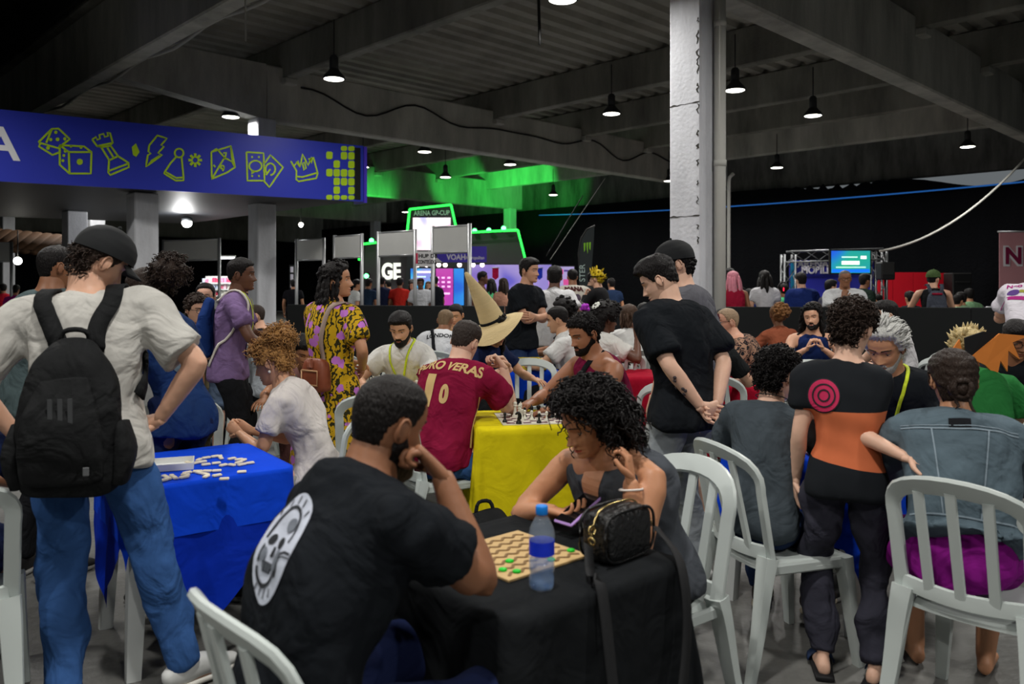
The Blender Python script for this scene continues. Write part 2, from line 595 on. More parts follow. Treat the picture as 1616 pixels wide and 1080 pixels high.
def wire(name, p, s0, z0, q, s1, z1, r, m, label, droop=0.0, n=16):
    a = at(p, s0) + V(0, 0, z0); b = at(q, s1) + V(0, 0, z1)
    pts = [a + (b - a) * i / n - V(0, 0, droop * 4 * (i / n) * (1 - i / n)) for i in range(n + 1)]
    mb = MB(); mb.tube(pts, r, n=6)
    return tag(mb.obj(name, m), label, 'cable')
wire('guy_cable', 1388, 60, 2.43, 1640, 60, 5.3, .03, CABLEW, 'pale cable sagging from the screen booth up to the roof', .55)
wire('guy_wire', 868, 60, 2.2, 955, 60, 4.35, .007, CABLEW, 'thin wire slanting up above the lilac booth', .0)
wire('guy_wire', 862, 60, 2.3, 920, 60, 3.9, .012, CABLE, 'thin dark wire beside the pale slanting wire', .0)
a = bw(17.7, 19.5, 4.62); b = bw(17.7, -4, 4.55)
mb = MB(); mb.tube([a + (b - a) * i / 20 - V(0, 0, .25 * 4 * (i / 20) * (1 - i / 20)) for i in range(21)], .024, n=6)
tag(mb.obj('light_strip', glow('blue_led', (45, 120, 215), .30)), 'thin blue light strip stretched along the black curtain', 'light strip')
wire('loose_wire', 848, 120, 5.9, 852, 120, 4.7, .02, CABLE, 'short black wire dangling from the roof', 0)
wire('loose_wire', 386, 120, 5.9, 388, 120, 4.75, .012, CABLEW, 'short pale wire dangling beside the edge beam', 0)

# ------------------------------------------------------------------ pendant lamps
LAMPM = mat('lamp_housing', (52, 54, 56), rough=.5, metal=.3, var=.05)
BULB = glow('lamp_diffuser', (255, 250, 238), 9.0)
def make_lamp():
    r = empty('pendant_lamp', (0, 0, 0))
    mb = MB(); mb.lathe([(.185, 0), (.19, .012), (.165, .06), (.10, .13), (.085, .16)], n=24)
    mb.obj('shade', LAMPM, r)
    mb = MB(); mb.lathe([(.02, -.012), (.14, -.008), (.176, .003), (.176, .006)], n=24)
    mb.obj('diffuser', BULB, r)
    mb = MB(); mb.lathe([(.075, .16), (.075, .36), (.05, .40), (.02, .41)], n=16)
    mb.obj('driver_housing', LAMPM, r)
    mb = MB(); mb.cyl((0, 0, .41), (0, 0, 1.0), .012, n=6)
    mb.obj('stem', LAMPM, r)
    return r
lamp0 = make_lamp()
vis = [(527, 125), (888, 0), (965, 180), (1160, 143), (1283, 183), (1527, 232), (1226, 265), (670, 240), (703, 280), (805, 260), (873, 308), (1056, 286), (364, 185), (573, 264), (640, 335)]
spots = []
for px, py in vis:
    s = (HOR - py) / (LAMP_Z - CAMZ)
    spots.append(tuple(at(px, s)[:2]))
spots += [(-3.4, 6.2), (3.4, 5.6), (-.2, 1.6), (5.2, .4), (-5.2, 2.2), (7.6, 9.0), (-8.4, 10.0), (2.2, -3.0), (-3.0, -2.6), (-12, 23), (-16, 31), (-9.5, 34)]  # unseen lamps added to light the foreground and the dark far left
ld = bpy.data.lights.new('pendant_light', 'AREA')
ld.shape = 'DISK'; ld.size = .34; ld.energy = LAMP_WATT; ld.color = (1.0, .97, .92); ld.spread = math.radians(170)
for i, (x, y) in enumerate(spots):
    o = lamp0 if i == 0 else copy_tree(lamp0)
    o.location = (x, y, LAMP_Z)
    tag(o, 'round pendant high-bay lamp glowing under the roof', 'lamp', 'pendant lamps under the roof')
    lo = bpy.data.objects.new('pendant_light', ld); COL.objects.link(lo)
    lo.location = (0, 0, -.03); lo.parent = o

# ------------------------------------------------------------------ blue canopy sign
SIGNB = V(-2.99, 16.2, 0); SIGNA = V(-8.23, 13.03, 0)
SE = unit(SIGNB - SIGNA); SIGNL = SIGNA - SE * 3.5
D1 = BR @ V(0, 1, 0)
def sign_pt(px, py, off=.0):
    k = (px - VX) / FPX
    t = (k * SIGNB[1] - SIGNB[0]) / (SE[0] - k * SE[1])
    p = SIGNB + SE * t
    nrm = V(SE[1], -SE[0], 0)
    return V(p[0], p[1], CAMZ + (HOR - py) * p[1] / FPX) + nrm * off
SNRM = V(SE[1], -SE[0], 0)
BLUEVINYL = mat('blue_printed_vinyl', (38, 52, 176), rough=.45, var=.10, vscale=.35)
LIME = mat('lime_print', (170, 205, 25), rough=.5, var=.12, vscale=4)
canopy = empty('canopy', tuple(SIGNB), 0, 'wide dark canopy with a blue fascia printed with lime game icons', 'canopy')
def cp(p): return np.asarray(p) - SIGNB
mb = MB()
z0, z1 = 3.2, 4.28
A0, B0 = SIGNL, SIGNB
back = D1 * 8.5
P = [A0, B0, B0 + back, A0 + back]
P = [cp(p) + V(0, 0, z0 + .03) for p in P] + [cp(p) + V(0, 0, z1 - .02) for p in P]
mb.add(P, [(0, 3, 2, 1), (4, 5, 6, 7), (0, 1, 5, 4), (1, 2, 6, 5), (2, 3, 7, 6), (3, 0, 4, 7)])
mb.obj('canopy_box', mat('matt_black_soffit', (30, 32, 36), rough=.55, var=.15, vscale=2), canopy, False)
mb = MB()
q0 = cp(A0) + SNRM * .0; q1 = cp(B0)
P = []
for q in (q0, q1):
    for o_ in (.0, .06):
        for z in (z0, z1 + (.03 if q is q1 else .10)):
            P.append(q + SNRM * o_ + V(0, 0, z))
mb.add(P, [(0, 4, 5, 1), (2, 3, 7, 6), (0, 2, 6, 4), (1, 5, 7, 3), (0, 1, 3, 2), (4, 6, 7, 5)])
mb.obj('fascia', BLUEVINYL, canopy, False)
mb = MB()
P = [cp(B0) + SE * .02 + SNRM * .05, cp(B0) + SE * .02 + back * .04, cp(B0) + SE * .08 + back * .04, cp(B0) + SE * .08 + SNRM * .05]
P = [p + V(0, 0, z0 - .02) for p in P] + [p + V(0, 0, z1 + .02) for p in P]
mb.add(P, [(0, 3, 2, 1), (4, 5, 6, 7), (0, 1, 5, 4), (1, 2, 6, 5), (2, 3, 7, 6), (3, 0, 4, 7)])
mb.obj('end_panel', mat('violet_end_panel', (72, 52, 190), rough=.5, var=.05), canopy, False)
def zc(x, y): return (x / 2.606, y / 2.606)          # measured on an enlarged view of the fascia
def stroke(mb, pts, wd=.030, closed=False, wob=.0):
    pts = list(pts) + ([pts[0]] if closed else [])
    P3 = []
    for (x, y), (x2, y2) in zip(pts[:-1], pts[1:]):
        n = max(1, int(math.hypot(x2 - x, y2 - y) / 14))
        for i in range(n):
            t = i / n
            P3.append(cp(sign_pt(*zc(x + (x2 - x) * t, y + (y2 - y) * t), .066)))
    P3.append(cp(sign_pt(*zc(*pts[-1]), .066)))
    mb.ribbon(P3, np.repeat(SNRM[None], len(P3), 0), wd, .003)
def circ(cx, cy, rx, ry=None, n=14, a0=0, a1=360):
    ry = ry or rx
    return [(cx + rx * math.cos(math.radians(a0 + (a1 - a0) * i / n)), cy + ry * math.sin(math.radians(a0 + (a1 - a0) * i / n))) for i in range(n + 1)]
def blob(mb, pts):
    P3 = [cp(sign_pt(*zc(x, y), .066)) for x, y in pts]
    n = len(P3)
    mb.add(P3 + [p + SNRM * .003 for p in P3], [tuple(range(n)), tuple(range(2 * n - 1, n - 1, -1))] + [(i, (i + 1) % n, n + (i + 1) % n, n + i) for i in range(n)])
def icon(name, lines=(), blobs=(), m=LIME, wd=.030):
    mb = MB()
    for l in lines: stroke(mb, l[0], wd, l[1])
    for b_ in blobs: blob(mb, b_)
    return mb.obj(name, m, canopy, False)
icon('printed_dice', [([(158, 588), (213, 533), (240, 532), (286, 575), (238, 612), (170, 592)], True), ([(165, 595), (160, 605), (215, 640), (242, 630)], False), ([(213, 533), (190, 590)], False),
     ([(245, 600), (345, 605), (375, 628), (372, 716), (285, 716), (245, 680)], True), ([(245, 600), (282, 628), (375, 628)], False), ([(282, 628), (285, 716)], False)],
     [circ(x, y, r, n=10)[:-1] for x, y, r in ((229, 547, 7), (208, 577, 7), (236, 576, 8), (266, 574, 7), (197, 611, 8), (268, 624, 7), (262, 642, 6), (258, 663, 6), (291, 604, 6), (332, 609, 6), (327, 668, 13))])
icon('printed_rook', [([(378, 577), (394, 566), (398, 578), (410, 573), (407, 558), (424, 553), (430, 566), (443, 562), (440, 548), (451, 550), (462, 590), (452, 600), (484, 645), (526, 672), (528, 690), (452, 722), (444, 712), (447, 660), (413, 605), (398, 604)], True),
     ([(398, 604), (462, 590)], False), ([(413, 608), (455, 602)], False), ([(447, 662), (484, 645)], False), ([(444, 706), (526, 675)], False), ([(440, 610), (468, 655)], False)])
icon('printed_sparkle', [], [[(540, 608), (557, 592), (572, 628), (558, 648), (545, 640)]])
icon('printed_bolt', [([(612, 600), (645, 560), (684, 572), (660, 600), (672, 605), (648, 632), (664, 640), (598, 688), (606, 640), (618, 634), (608, 626)], True)], [[(620, 660), (662, 634), (598, 688)]])
icon('printed_pawn', [(circ(734, 632, 18, n=16), False), ([(722, 648), (700, 672), (678, 705), (672, 715), (720, 745), (752, 744), (752, 730), (748, 690), (744, 648)], False), ([(680, 710), (722, 734), (752, 732)], False)])
icon('printed_star', [([(800 + 10 * math.cos(a), 661 + 10 * math.sin(a)), (800 + 28 * math.cos(a), 661 + 28 * math.sin(a))], False) for a in [i * math.pi / 4 for i in range(8)]], wd=.045)
icon('printed_die', [([(866, 628), (946, 603), (963, 690), (930, 712), (868, 738)], True), ([(866, 628), (888, 614), (920, 650), (868, 738)], False), ([(946, 603), (952, 668), (920, 650)], False), ([(952, 668), (963, 690)], False),
     ([(915, 632), (927, 630), (924, 645), (916, 655), (928, 656)], False), ([(875, 680), (882, 690)], False), (circ(911, 690, 7, n=8), False), ([(918, 692), (912, 706)], False)])
icon('printed_cards', [([(1010, 628), (1080, 632), (1084, 745), (1014, 745)], True), ([(1086, 672), (1108, 640), (1160, 690), (1104, 772), (1080, 745)], False), (circ(1047, 685, 26, 22), False), ([(1034, 704), (1030, 716), (1046, 706)], False),
     (circ(1108, 698, 20, 24, a0=140, a1=450), False), ([(1108, 698), (1090, 722)], False)] + [([(1047 + 34 * math.cos(a), 687 + 38 * math.sin(a)), (1047 + 38 * math.cos(a), 687 + 46 * math.sin(a))], False) for a in [i * math.pi / 4 + .39 for i in range(8)]])
icon('printed_crown', [([(1192, 665), (1215, 705), (1214, 740), (1224, 748), (1296, 735), (1302, 715), (1284, 648)], False), ([(1205, 685), (1222, 664), (1230, 690), (1240, 636), (1262, 682), (1278, 648)], False), ([(1215, 728), (1240, 730), (1302, 712)], False), ([(1240, 676), (1248, 668), (1254, 694), (1246, 702)], True)],
     [[(1212, 668), (1222, 664), (1226, 690)], [(1262, 655), (1284, 648), (1278, 676)]])
cells = ['0011', '1011', '0101', '1111', '0111', '0101', '1111']
mbx = MB()
for r, row in enumerate(cells):
    for c_, ch in enumerate(row):
        if ch == '1':
            x0 = 1337 + c_ * 30; y0 = 590 + r * 35.5 + c_ * .8; x1 = x0 + 26
            y1 = min(y0 + 31, 823); y0 = max(y0, 603)
            e = 5
            blob(mbx, [(x0 + e, y0), (x1 - e, y0), (x1, y0 + e), (x1, y1 - e), (x1 - e, y1), (x0 + e, y1), (x0, y1 - e), (x0, y0 + e)])
mbx.obj('printed_squares', LIME, canopy, False)
mb = MB(); blob(mb, [(1453, 609), (1478, 611), (1478, 824), (1453, 822)]); mb.obj('black_edge_strip', BLACKP, canopy, False)

def text_mesh(txt, size, extrude=.004, align='LEFT', sx=1.0, bold=0.0):
    cu = bpy.data.curves.new('txt', 'FONT'); cu.body = txt; cu.size = size; cu.extrude = extrude; cu.align_x = align; cu.offset = bold
    o = bpy.data.objects.new('txt', cu); RC.objects.link(o); RVL.update()
    me = bpy.data.meshes.new_from_object(o.evaluated_get(RVL.depsgraph))
    bpy.data.objects.remove(o); bpy.data.curves.remove(cu)
    if sx != 1.0:
        for v_ in me.vertices: v_.co.x *= sx
    return me
def put_text(name, txt, size, p, right, nrm, m, parent=None, align='LEFT', extrude=.004, sx=1.0, bold=0.0, up=(0, 0, 1)):
    me = text_mesh(txt, size, extrude, align, sx, bold)
    r = Vector(unit(right)); n_ = Vector(unit(nrm)); u = n_.cross(r)
    M = Matrix(((r.x, u.x, n_.x, p[0]), (r.y, u.y, n_.y, p[1]), (r.z, u.z, n_.z, p[2]), (0, 0, 0, 1)))
    if parent is not None:
        M = parent.matrix_basis.inverted() @ M
    me.transform(M)
    me.update()
    return link(name, me, m, parent)
p = sign_pt(-27, 250, .066)
put_text('lettering', 'A', .74, p, SE, SNRM, mat('white_print', (225, 226, 230), rough=.5, var=.03), canopy, bold=.012)
# work light under the canopy
p = at(295, 66)
r = empty('flood_light', (p[0], p[1], 3.18), 0, 'bright round flood light fixed under the dark canopy', 'lamp')
mb = MB(); mb.lathe([(.11, -.12), (.13, -.05), (.05, 0)], n=16); mb.obj('housing', LAMPM, r)
mb = MB(); mb.ball((0, 0, -.15), .115, 14, 9); mb.obj('bulb', glow('flood_bulb', (255, 252, 240), 22), r)
l2 = bpy.data.lights.new('flood_glow', 'POINT'); l2.energy = 120; l2.shadow_soft_size = .12
lo = bpy.data.objects.new('flood_glow', l2); COL.objects.link(lo); lo.location = (0, -.25, -.35); lo.parent = r
for px, py, s, lab in ((475, 355, 36, 'small bare bulb shining far behind the blue canopy'), (28, 412, 60, 'small bare bulb shining beside the brown roofed kiosk')):
    p = at(px, s)
    r = empty('bare_bulb', (p[0], p[1], CAMZ + (HOR - py) / s), 0, lab, 'lamp')
    mb = MB(); mb.ball((0, 0, 0), .10, 10, 7); mb.obj('bulb', glow('flood_bulb', (255, 252, 240), 22), r)
    mb = MB(); mb.cyl((0, 0, .08), (0, 0, .8), .015, n=6); mb.obj('flex', CABLE, r)
# ------------------------------------------------------------------ people: head
HT = np.array([0, .05, .12, .2, .31, .42, .5, .6, .7, .8, .9, .965, 1.0])
HW = np.array([.026, .042, .050, .057, .0655, .0705, .0735, .0755, .0755, .071, .056, .033, .004])
HF = np.array([.066, .081, .084, .083, .084, .083, .081, .087, .087, .079, .060, .034, .002])
HB = np.array([-.005, -.028, -.050, -.066, -.082, -.092, -.097, -.101, -.100, -.092, -.072, -.047, -.010])
HH = .228          # chin to crown
def head_surf(a, t, male=1.0, nose=1.0):
    """point on the head for azimuth a (0 = face) and height fraction t; x right, y forward, z up, origin mid-head"""
    w = np.interp(t, HT, HW); f = np.interp(t, HT, HF); b = np.interp(t, HT, HB)
    yc = -.008 * np.clip((1 - t) / .5, 0, 1) + -.006
    x = w * np.sin(a)
    ca = np.cos(a)
    y = np.where(ca >= 0, yc + (f - yc) * np.sign(ca) * np.abs(ca) ** .92, yc + (yc - b) * ca)
    z = (t - .5) * HH
    fr = np.clip(ca, 0, 1) ** 1.5
    g = lambda c, s_, v: np.exp(-((v - c) / s_) ** 2)
    ax = np.abs(x)
    na = np.interp(t, [.27, .30, .335, .40, .50, .57, .62], [0, .012, .027, .019, .009, .003, 0]) * nose
    ns = np.interp(t, [.28, .33, .42, .6], [.017, .015, .0105, .010])
    d = na * np.exp(-(x / ns) ** 2)
    d += .005 * nose * g(.013, .007, ax) * g(.325, .03, t)
    d -= .011 * g(.031, .017, ax) * g(.505, .05, t)
    d += (.0035 + .0025 * male) * g(.028, .026, ax) * g(.585, .035, t)
    d += .005 * g(.045, .020, ax) * g(.37, .08, t)
    d += .0075 * np.exp(-(x / .021) ** 2) * g(.222, .020, t)
    d += .0065 * np.exp(-(x / .018) ** 2) * g(.172, .020, t)
    d -= .0055 * np.exp(-(x / .026) ** 2) * g(.195, .0075, t)
    d -= .004 * np.exp(-(x / .02) ** 2) * g(.125, .022, t)
    d += (.004 + .003 * male) * np.exp(-(x / .018) ** 2) * g(.06, .045, t)
    y = y + d * fr
    return np.stack([x, y, z], -1)

def head_front(x, t, **k):
    w = np.interp(t, HT, HW)
    return head_surf(np.arcsin(np.clip(x / w, -1, 1)), t, **k)

def grid_faces(nu, nv, wrap):
    fs = []
    for j in range(nv - 1):
        for i in range(nu if wrap else nu - 1):
            fs.append((j * nu + i, j * nu + (i + 1) % nu, (j + 1) * nu + (i + 1) % nu, (j + 1) * nu + i))
    return fs

def add_head(mb, R, c, k, q, male=1.0, nose=1.0, lid=.5):
    nu, nv = {3: (52, 56), 2: (40, 40), 1: (22, 20)}[q]
    u = np.linspace(-1, 1, nu, endpoint=False)
    a = math.pi * (.6 * u + .4 * u ** 3)
    t = np.linspace(0, 1, nv)
    if q > 1:
        t = np.interp(np.linspace(0, 1, nv), [0, .12, .56, 1], [0, .13, .37, 1])
    A, T = np.meshgrid(a, t)
    P = head_surf(A, T, male=male, nose=nose).reshape(-1, 3)
    fs = grid_faces(nu, nv, True)
    fs.append(tuple(range(nu - 1, -1, -1))); fs.append(tuple((nv - 1) * nu + i for i in range(nu)))
    mb.add(c + (P * k) @ R.T, fs)
    for sx in (-1, 1):
        e = V(sx * .0755, -.014, -.008)
        Re = R @ np.array(Euler((math.radians(-12), 0, sx * math.radians(-20))).to_matrix())
        mb.ball(c + R @ (e * k), V(.0085, .0185, .031) * k, 8 if q == 1 else 12, 6 if q == 1 else 9, Re)
        if q > 1:
            an = np.linspace(-2.2, 2.6, 10)
            rim = [c + R @ (k * (e + V(sx * .008, .0155 * math.cos(x + 1.57) - .002, .027 * math.sin(x + 1.57) + .002))) for x in an]
            mb.tube(rim, .0042 * k, n=5)
            ey = head_front(np.array(sx * .031), np.array(.505), male=male)
            cc = V(ey[0], ey[1] - .0045, ey[2])
            mb.ball(c + R @ ((cc + V(0, -.0005, .0066 * (1 - lid) + .0012)) * k), .0128 * k, 10, 8)
            mb.ball(c + R @ ((cc + V(0, -.0012, -.0095)) * k), V(.014, .0118, .008) * k, 10, 6)

def add_eye(mb, R, c, k, sx, male, look=(0, 0)):
    ey = head_front(np.array(sx * .031), np.array(.505), male=male)
    cc = V(ey[0], ey[1] - .0045, ey[2])
    mb.ball(c + R @ (cc * k), .0121 * k, 12, 9, mi=0)
    g = unit(V(look[0], 1, look[1]))
    mb.ball(c + R @ ((cc + g * .0074) * k), .0058 * k, 10, 7, mi=1)
    arc = [c + R @ ((cc + V(sx * x, .0118 - abs(x) * .35, .0042 - abs(x + .001) * .2)) * k) for x in np.linspace(-.013, .015, 7)]
    mb.tube(arc, .0011 * k, n=4, mi=1)

def patch(mb, R, c, k, xs, tf, off, nx=9, nt=5, male=1.0, nose=1.0, mi=0):
    """strip of face surface: xs = (x0,x1), tf(x)->(t0,t1)"""
    P = []
    X = np.linspace(xs[0], xs[1], nx)
    for x in X:
        t0, t1 = tf(x)
        for q in np.linspace(0, 1, nt):
            t = t0 + (t1 - t0) * q
            p = head_front(np.array(x), np.array(t), male=male, nose=nose)
            bulge = off * (4 * q * (1 - q)) ** .6
            P.append(p + V(0, bulge - .0006, 0))
    mb.add(c + (np.array(P) * k) @ R.T, grid_faces(nt, nx, False), mi)

# ------------------------------------------------------------------ hair
def hair_cap(mb, R, c, k, th=(.012, .02, .012, .012), tf=.80, tb=.20, ts=.46, noise=.003, nf=40, seed=0, q=2, temple=0, mi=0, sweep=0.0):
    """th = thickness front, top, side, back; tf/ts/tb hairline heights"""
    nu, nv = {3: (80, 60), 2: (52, 36), 1: (26, 18)}[q]
    a = np.linspace(-math.pi, math.pi, nu, endpoint=False)
    t = np.linspace(.02, 1, nv)
    A, T = np.meshgrid(a, t)
    aa = np.abs(A)
    tl = np.interp(aa, [0, .6, .92, 1.12, 1.30, 1.45, 1.65, 1.95, 2.2, math.pi], [tf, tf - .01 + temple, tf - .05 + temple, .64, ts + .02, ts, .60, .48, tb + .06, tb])
    tl = tl + .012 * np.sin(A * 23 + seed) + .008 * np.sin(A * 51)
    m_ = np.clip((T - tl) / .05 + .5, 0, 1); m_ = m_ * m_ * (3 - 2 * m_)
    P = head_surf(A, T, male=0, nose=0)
    N_ = P - V(0, -.01, 0); N_ /= np.linalg.norm(N_, axis=-1, keepdims=True)
    side = np.interp(aa, [0, .8, 1.57, 2.4, math.pi], [th[0], (th[0] + th[2]) / 2, th[2], (th[2] + th[3]) / 2, th[3]])
    tt = np.clip((T - .62) / .3, 0, 1)
    thick = side * (1 - tt) + th[1] * tt
    g = np.random.default_rng(seed)
    D = g.normal(size=(9, 3)); ph = g.uniform(0, 6.28, 9)
    h = sum(np.sin(P @ (d / np.linalg.norm(d)) * nf * f_ * 6.28 / 1.0 + p_) for d, p_, f_ in zip(D, ph, np.linspace(.5, 1.8, 9))) / 4
    off = -.007 + (thick + .007 + noise * h) * m_
    P = P + N_ * off[..., None]
    if sweep:
        P[..., 1] += sweep * tt * np.clip(np.cos(A), 0, 1)
    pts = P.reshape(-1, 3)
    fs = grid_faces(nu, nv, True)
    fs.append(tuple((nv - 1) * nu + i for i in range(nu)))
    mb.add(c + (pts * k) @ R.T, fs, mi)
    keep = (m_ > .8).reshape(-1)
    return pts[keep], N_.reshape(-1, 3)[keep]

def curls(mb, R, c, k, P, N_, n, ln=.04, rad=.008, tube=.0035, turns=2.0, seed=0, grav=.3, sides=4, spread=.4, mi=0):
    g = np.random.default_rng(seed)
    for i in g.integers(0, len(P), n):
        p = P[i]; d = unit(N_[i] + g.normal(size=3) * spread + V(0, 0, -grav))
        x = unit(np.cross(d, g.normal(size=3))); y = np.cross(d, x)
        L_ = ln * g.uniform(.6, 1.3); tn = turns * g.uniform(.7, 1.3)
        m_ = max(5, int(tn * 5.5))
        s_ = np.linspace(0, 1, m_)
        ph = g.uniform(0, 6.28)
        cv = p - d * .006 + s_[:, None] * L_ * d + rad * g.uniform(.7, 1.2) * (np.cos(s_ * tn * 6.28 + ph)[:, None] * x + np.sin(s_ * tn * 6.28 + ph)[:, None] * y)
        cv[:, 2] -= grav * L_ * s_ ** 2
        mb.tube(c + (cv * k) @ R.T, (tube * k) * (1 - .5 * s_), n=sides, mi=mi)

def tufts(mb, R, c, k, P, N_, n, size=.016, seed=0, flat=.7, mi=0):
    g = np.random.default_rng(seed)
    for i in g.integers(0, len(P), n):
        s_ = size * g.uniform(.6, 1.3)
        mb.ball(c + R @ ((P[i] + N_[i] * s_ * g.uniform(-.1, .35)) * k), s_ * k * V(1, flat + .3 * g.random(), 1), 6, 5, np.array(Euler(g.uniform(0, 6, 3)).to_matrix()), mi)

def strands(mb, R, c, k, roots, ends, r0=.012, wav=.006, freq=3, seed=0, nseg=10, mi=0, down=None):
    """hanging locks; roots/ends in head space, ends may be in body space when down is given"""
    g = np.random.default_rng(seed)
    for a, b in zip(roots, ends):
        s_ = np.linspace(0, 1, nseg)
        a = np.asarray(a, float); b = np.asarray(b, float)
        mid = (a + b) / 2 + unit(V(a[0], a[1], 0)) * np.linalg.norm(b - a) * .12
        cv = ((1 - s_) ** 2)[:, None] * a + (2 * s_ * (1 - s_))[:, None] * mid + (s_ ** 2)[:, None] * b
        ph = g.uniform(0, 6.28)
        cv[:, 0] += wav * np.sin(s_ * freq * 6.28 + ph) * s_
        cv[:, 1] += wav * np.cos(s_ * freq * 6.28 + ph) * s_
        rr = r0 * g.uniform(.7, 1.2) * np.interp(s_, [0, .15, .7, 1], [.7, 1, .9, .25])
        mb.loft(c + (cv * k) @ R.T, np.stack([rr * k, rr * k * .6], 1), (1, 0, 0), n=6, sub=1, cap=0, mi=mi)

# ------------------------------------------------------------------ hands
def add_hand(mb, w, d, pn, side, k=1.0, curl=.4, spread=.10, thumb=.5, n=7):
    """w wrist, d towards the fingers, pn palm normal, side +1 right hand / -1 left hand"""
    d = unit(d); pn = unit(np.asarray(pn) - np.dot(pn, d) * d)
    across = np.cross(d, pn) * side * -1           # towards the thumb
    kn = w + d * .088 * k
    mb.loft([w - d * .015 * k, w + d * .03 * k, w + d * .06 * k, kn], [(.027 * k, .019 * k), (.034 * k, .017 * k), (.040 * k, .0145 * k), (.038 * k, .0125 * k)], across, n=10, sub=2, cap=.5)
    cl = curl if isinstance(curl, (list, tuple)) else [curl] * 4
    for i, (o, L_) in enumerate(((.029, .074), (.0098, .084), (-.0095, .078), (-.0285, .060))):
        root = w + d * (.082 - .004 * abs(i - 1)) * k + across * o * k
        dirv = unit(d + across * o / .03 * spread)
        P = [root - d * .012 * k, root]; c_ = cl[i] * .75; ang = c_
        for seg in (.45, .32, .25):
            v_ = dirv * math.cos(ang) + pn * math.sin(ang)
            P.append(P[-1] + v_ * L_ * seg * k)
            ang += cl[i] * 1.15
        r = np.array([.0085, .0093, .0086, .0078, .006]) * k
        mb.loft(P, r, across, n=n, sub=2, cap=.8)
    root = w + d * .024 * k + across * .028 * k
    t1 = unit(d * .62 + across * .72 + pn * (.25 + .5 * thumb)); t2 = unit(d * .85 + across * (.42 - .55 * thumb) + pn * (.2 + .6 * thumb))
    mb.loft([root - t1 * .014 * k, root + t1 * .018 * k, root + t1 * .040 * k, root + t1 * .040 * k + t2 * .032 * k], np.array([.012, .013, .0105, .0078]) * k, d, n=n, sub=2, cap=.8)

def ik(a, b, l1, l2, pole):
    a = np.asarray(a, float); b = np.asarray(b, float)
    d = b - a; L_ = np.linalg.norm(d); dr = d / max(L_, 1e-6)
    L_ = min(max(L_, abs(l1 - l2) + .02), (l1 + l2) * .998)
    p = np.asarray(pole, float); p = p - np.dot(p, dr) * dr
    p = unit(p) if np.linalg.norm(p) > 1e-6 else unit(np.cross(dr, V(1, 0, 0)))
    x = (l1 * l1 - l2 * l2 + L_ * L_) / (2 * L_); h = math.sqrt(max(l1 * l1 - x * x, 0))
    return a + dr * x + p * h, a + dr * L_

def Rx(d): return np.array(Matrix.Rotation(math.radians(d), 3, 'X'))
def Ry(d): return np.array(Matrix.Rotation(math.radians(d), 3, 'Y'))
def Rz(d): return np.array(Matrix.Rotation(math.radians(d), 3, 'Z'))

# arm presets in body space: wrist (x outwards, y forward, z up) relative to the shoulder of a 1.72 m person
ARMS = {
    'hang': dict(w=(.07, .05, -.52), pole=(.3, -1, 0), d=(0, .12, -1), pn=(-1, 0, 0), curl=.35),
    'table': dict(w=(-.06, .36, -.21), pole=(1, -.3, -.5), d=(-.5, 1, -.15), pn=(0, 0, -1), curl=.3),
    'lap': dict(w=(-.05, .30, -.36), pole=(1, -.5, 0), d=(-.5, 1, -.2), pn=(0, -.2, -1), curl=.4),
    'chin': dict(w=(-.15, .20, -.03), pole=(.5, .3, -1), d=(-.3, -.15, 1), pn=(-.4, -1, 0), curl=1.2),
    'hip': dict(w=(.02, .02, -.42), pole=(1, -.45, 0), d=(-.6, .6, -.5), pn=(-.6, -.3, .4), curl=.5),
    'cross': dict(w=(-.29, .175, -.22), pole=(.75, .15, -1), d=(-1, .1, .1), pn=(0, -1, 0), curl=.5),
    'behind': dict(w=(-.13, -.25, -.43), pole=(1, -.5, 0), d=(-1, -.05, -.35), pn=(0, -1, 0), curl=.5),
    'up': dict(w=(.10, .22, .12), pole=(.6, .1, -1), d=(.1, .1, 1), pn=(-.3, 1, 0), curl=.12),
    'phone': dict(w=(-.08, .28, -.22), pole=(.8, -.2, -1), d=(-.4, 1, .3), pn=(-.3, 0, 1), curl=.7),
    'clasp': dict(w=(-.12, .26, -.08), pole=(.7, .2, -1), d=(-.4, .2, 1), pn=(-1, 0, 0), curl=.9),
    'fwd': dict(w=(.0, .40, -.20), pole=(.6, -.3, -1), d=(0, 1, 0), pn=(-.3, 0, -1), curl=.35),
}
SITTERS = []
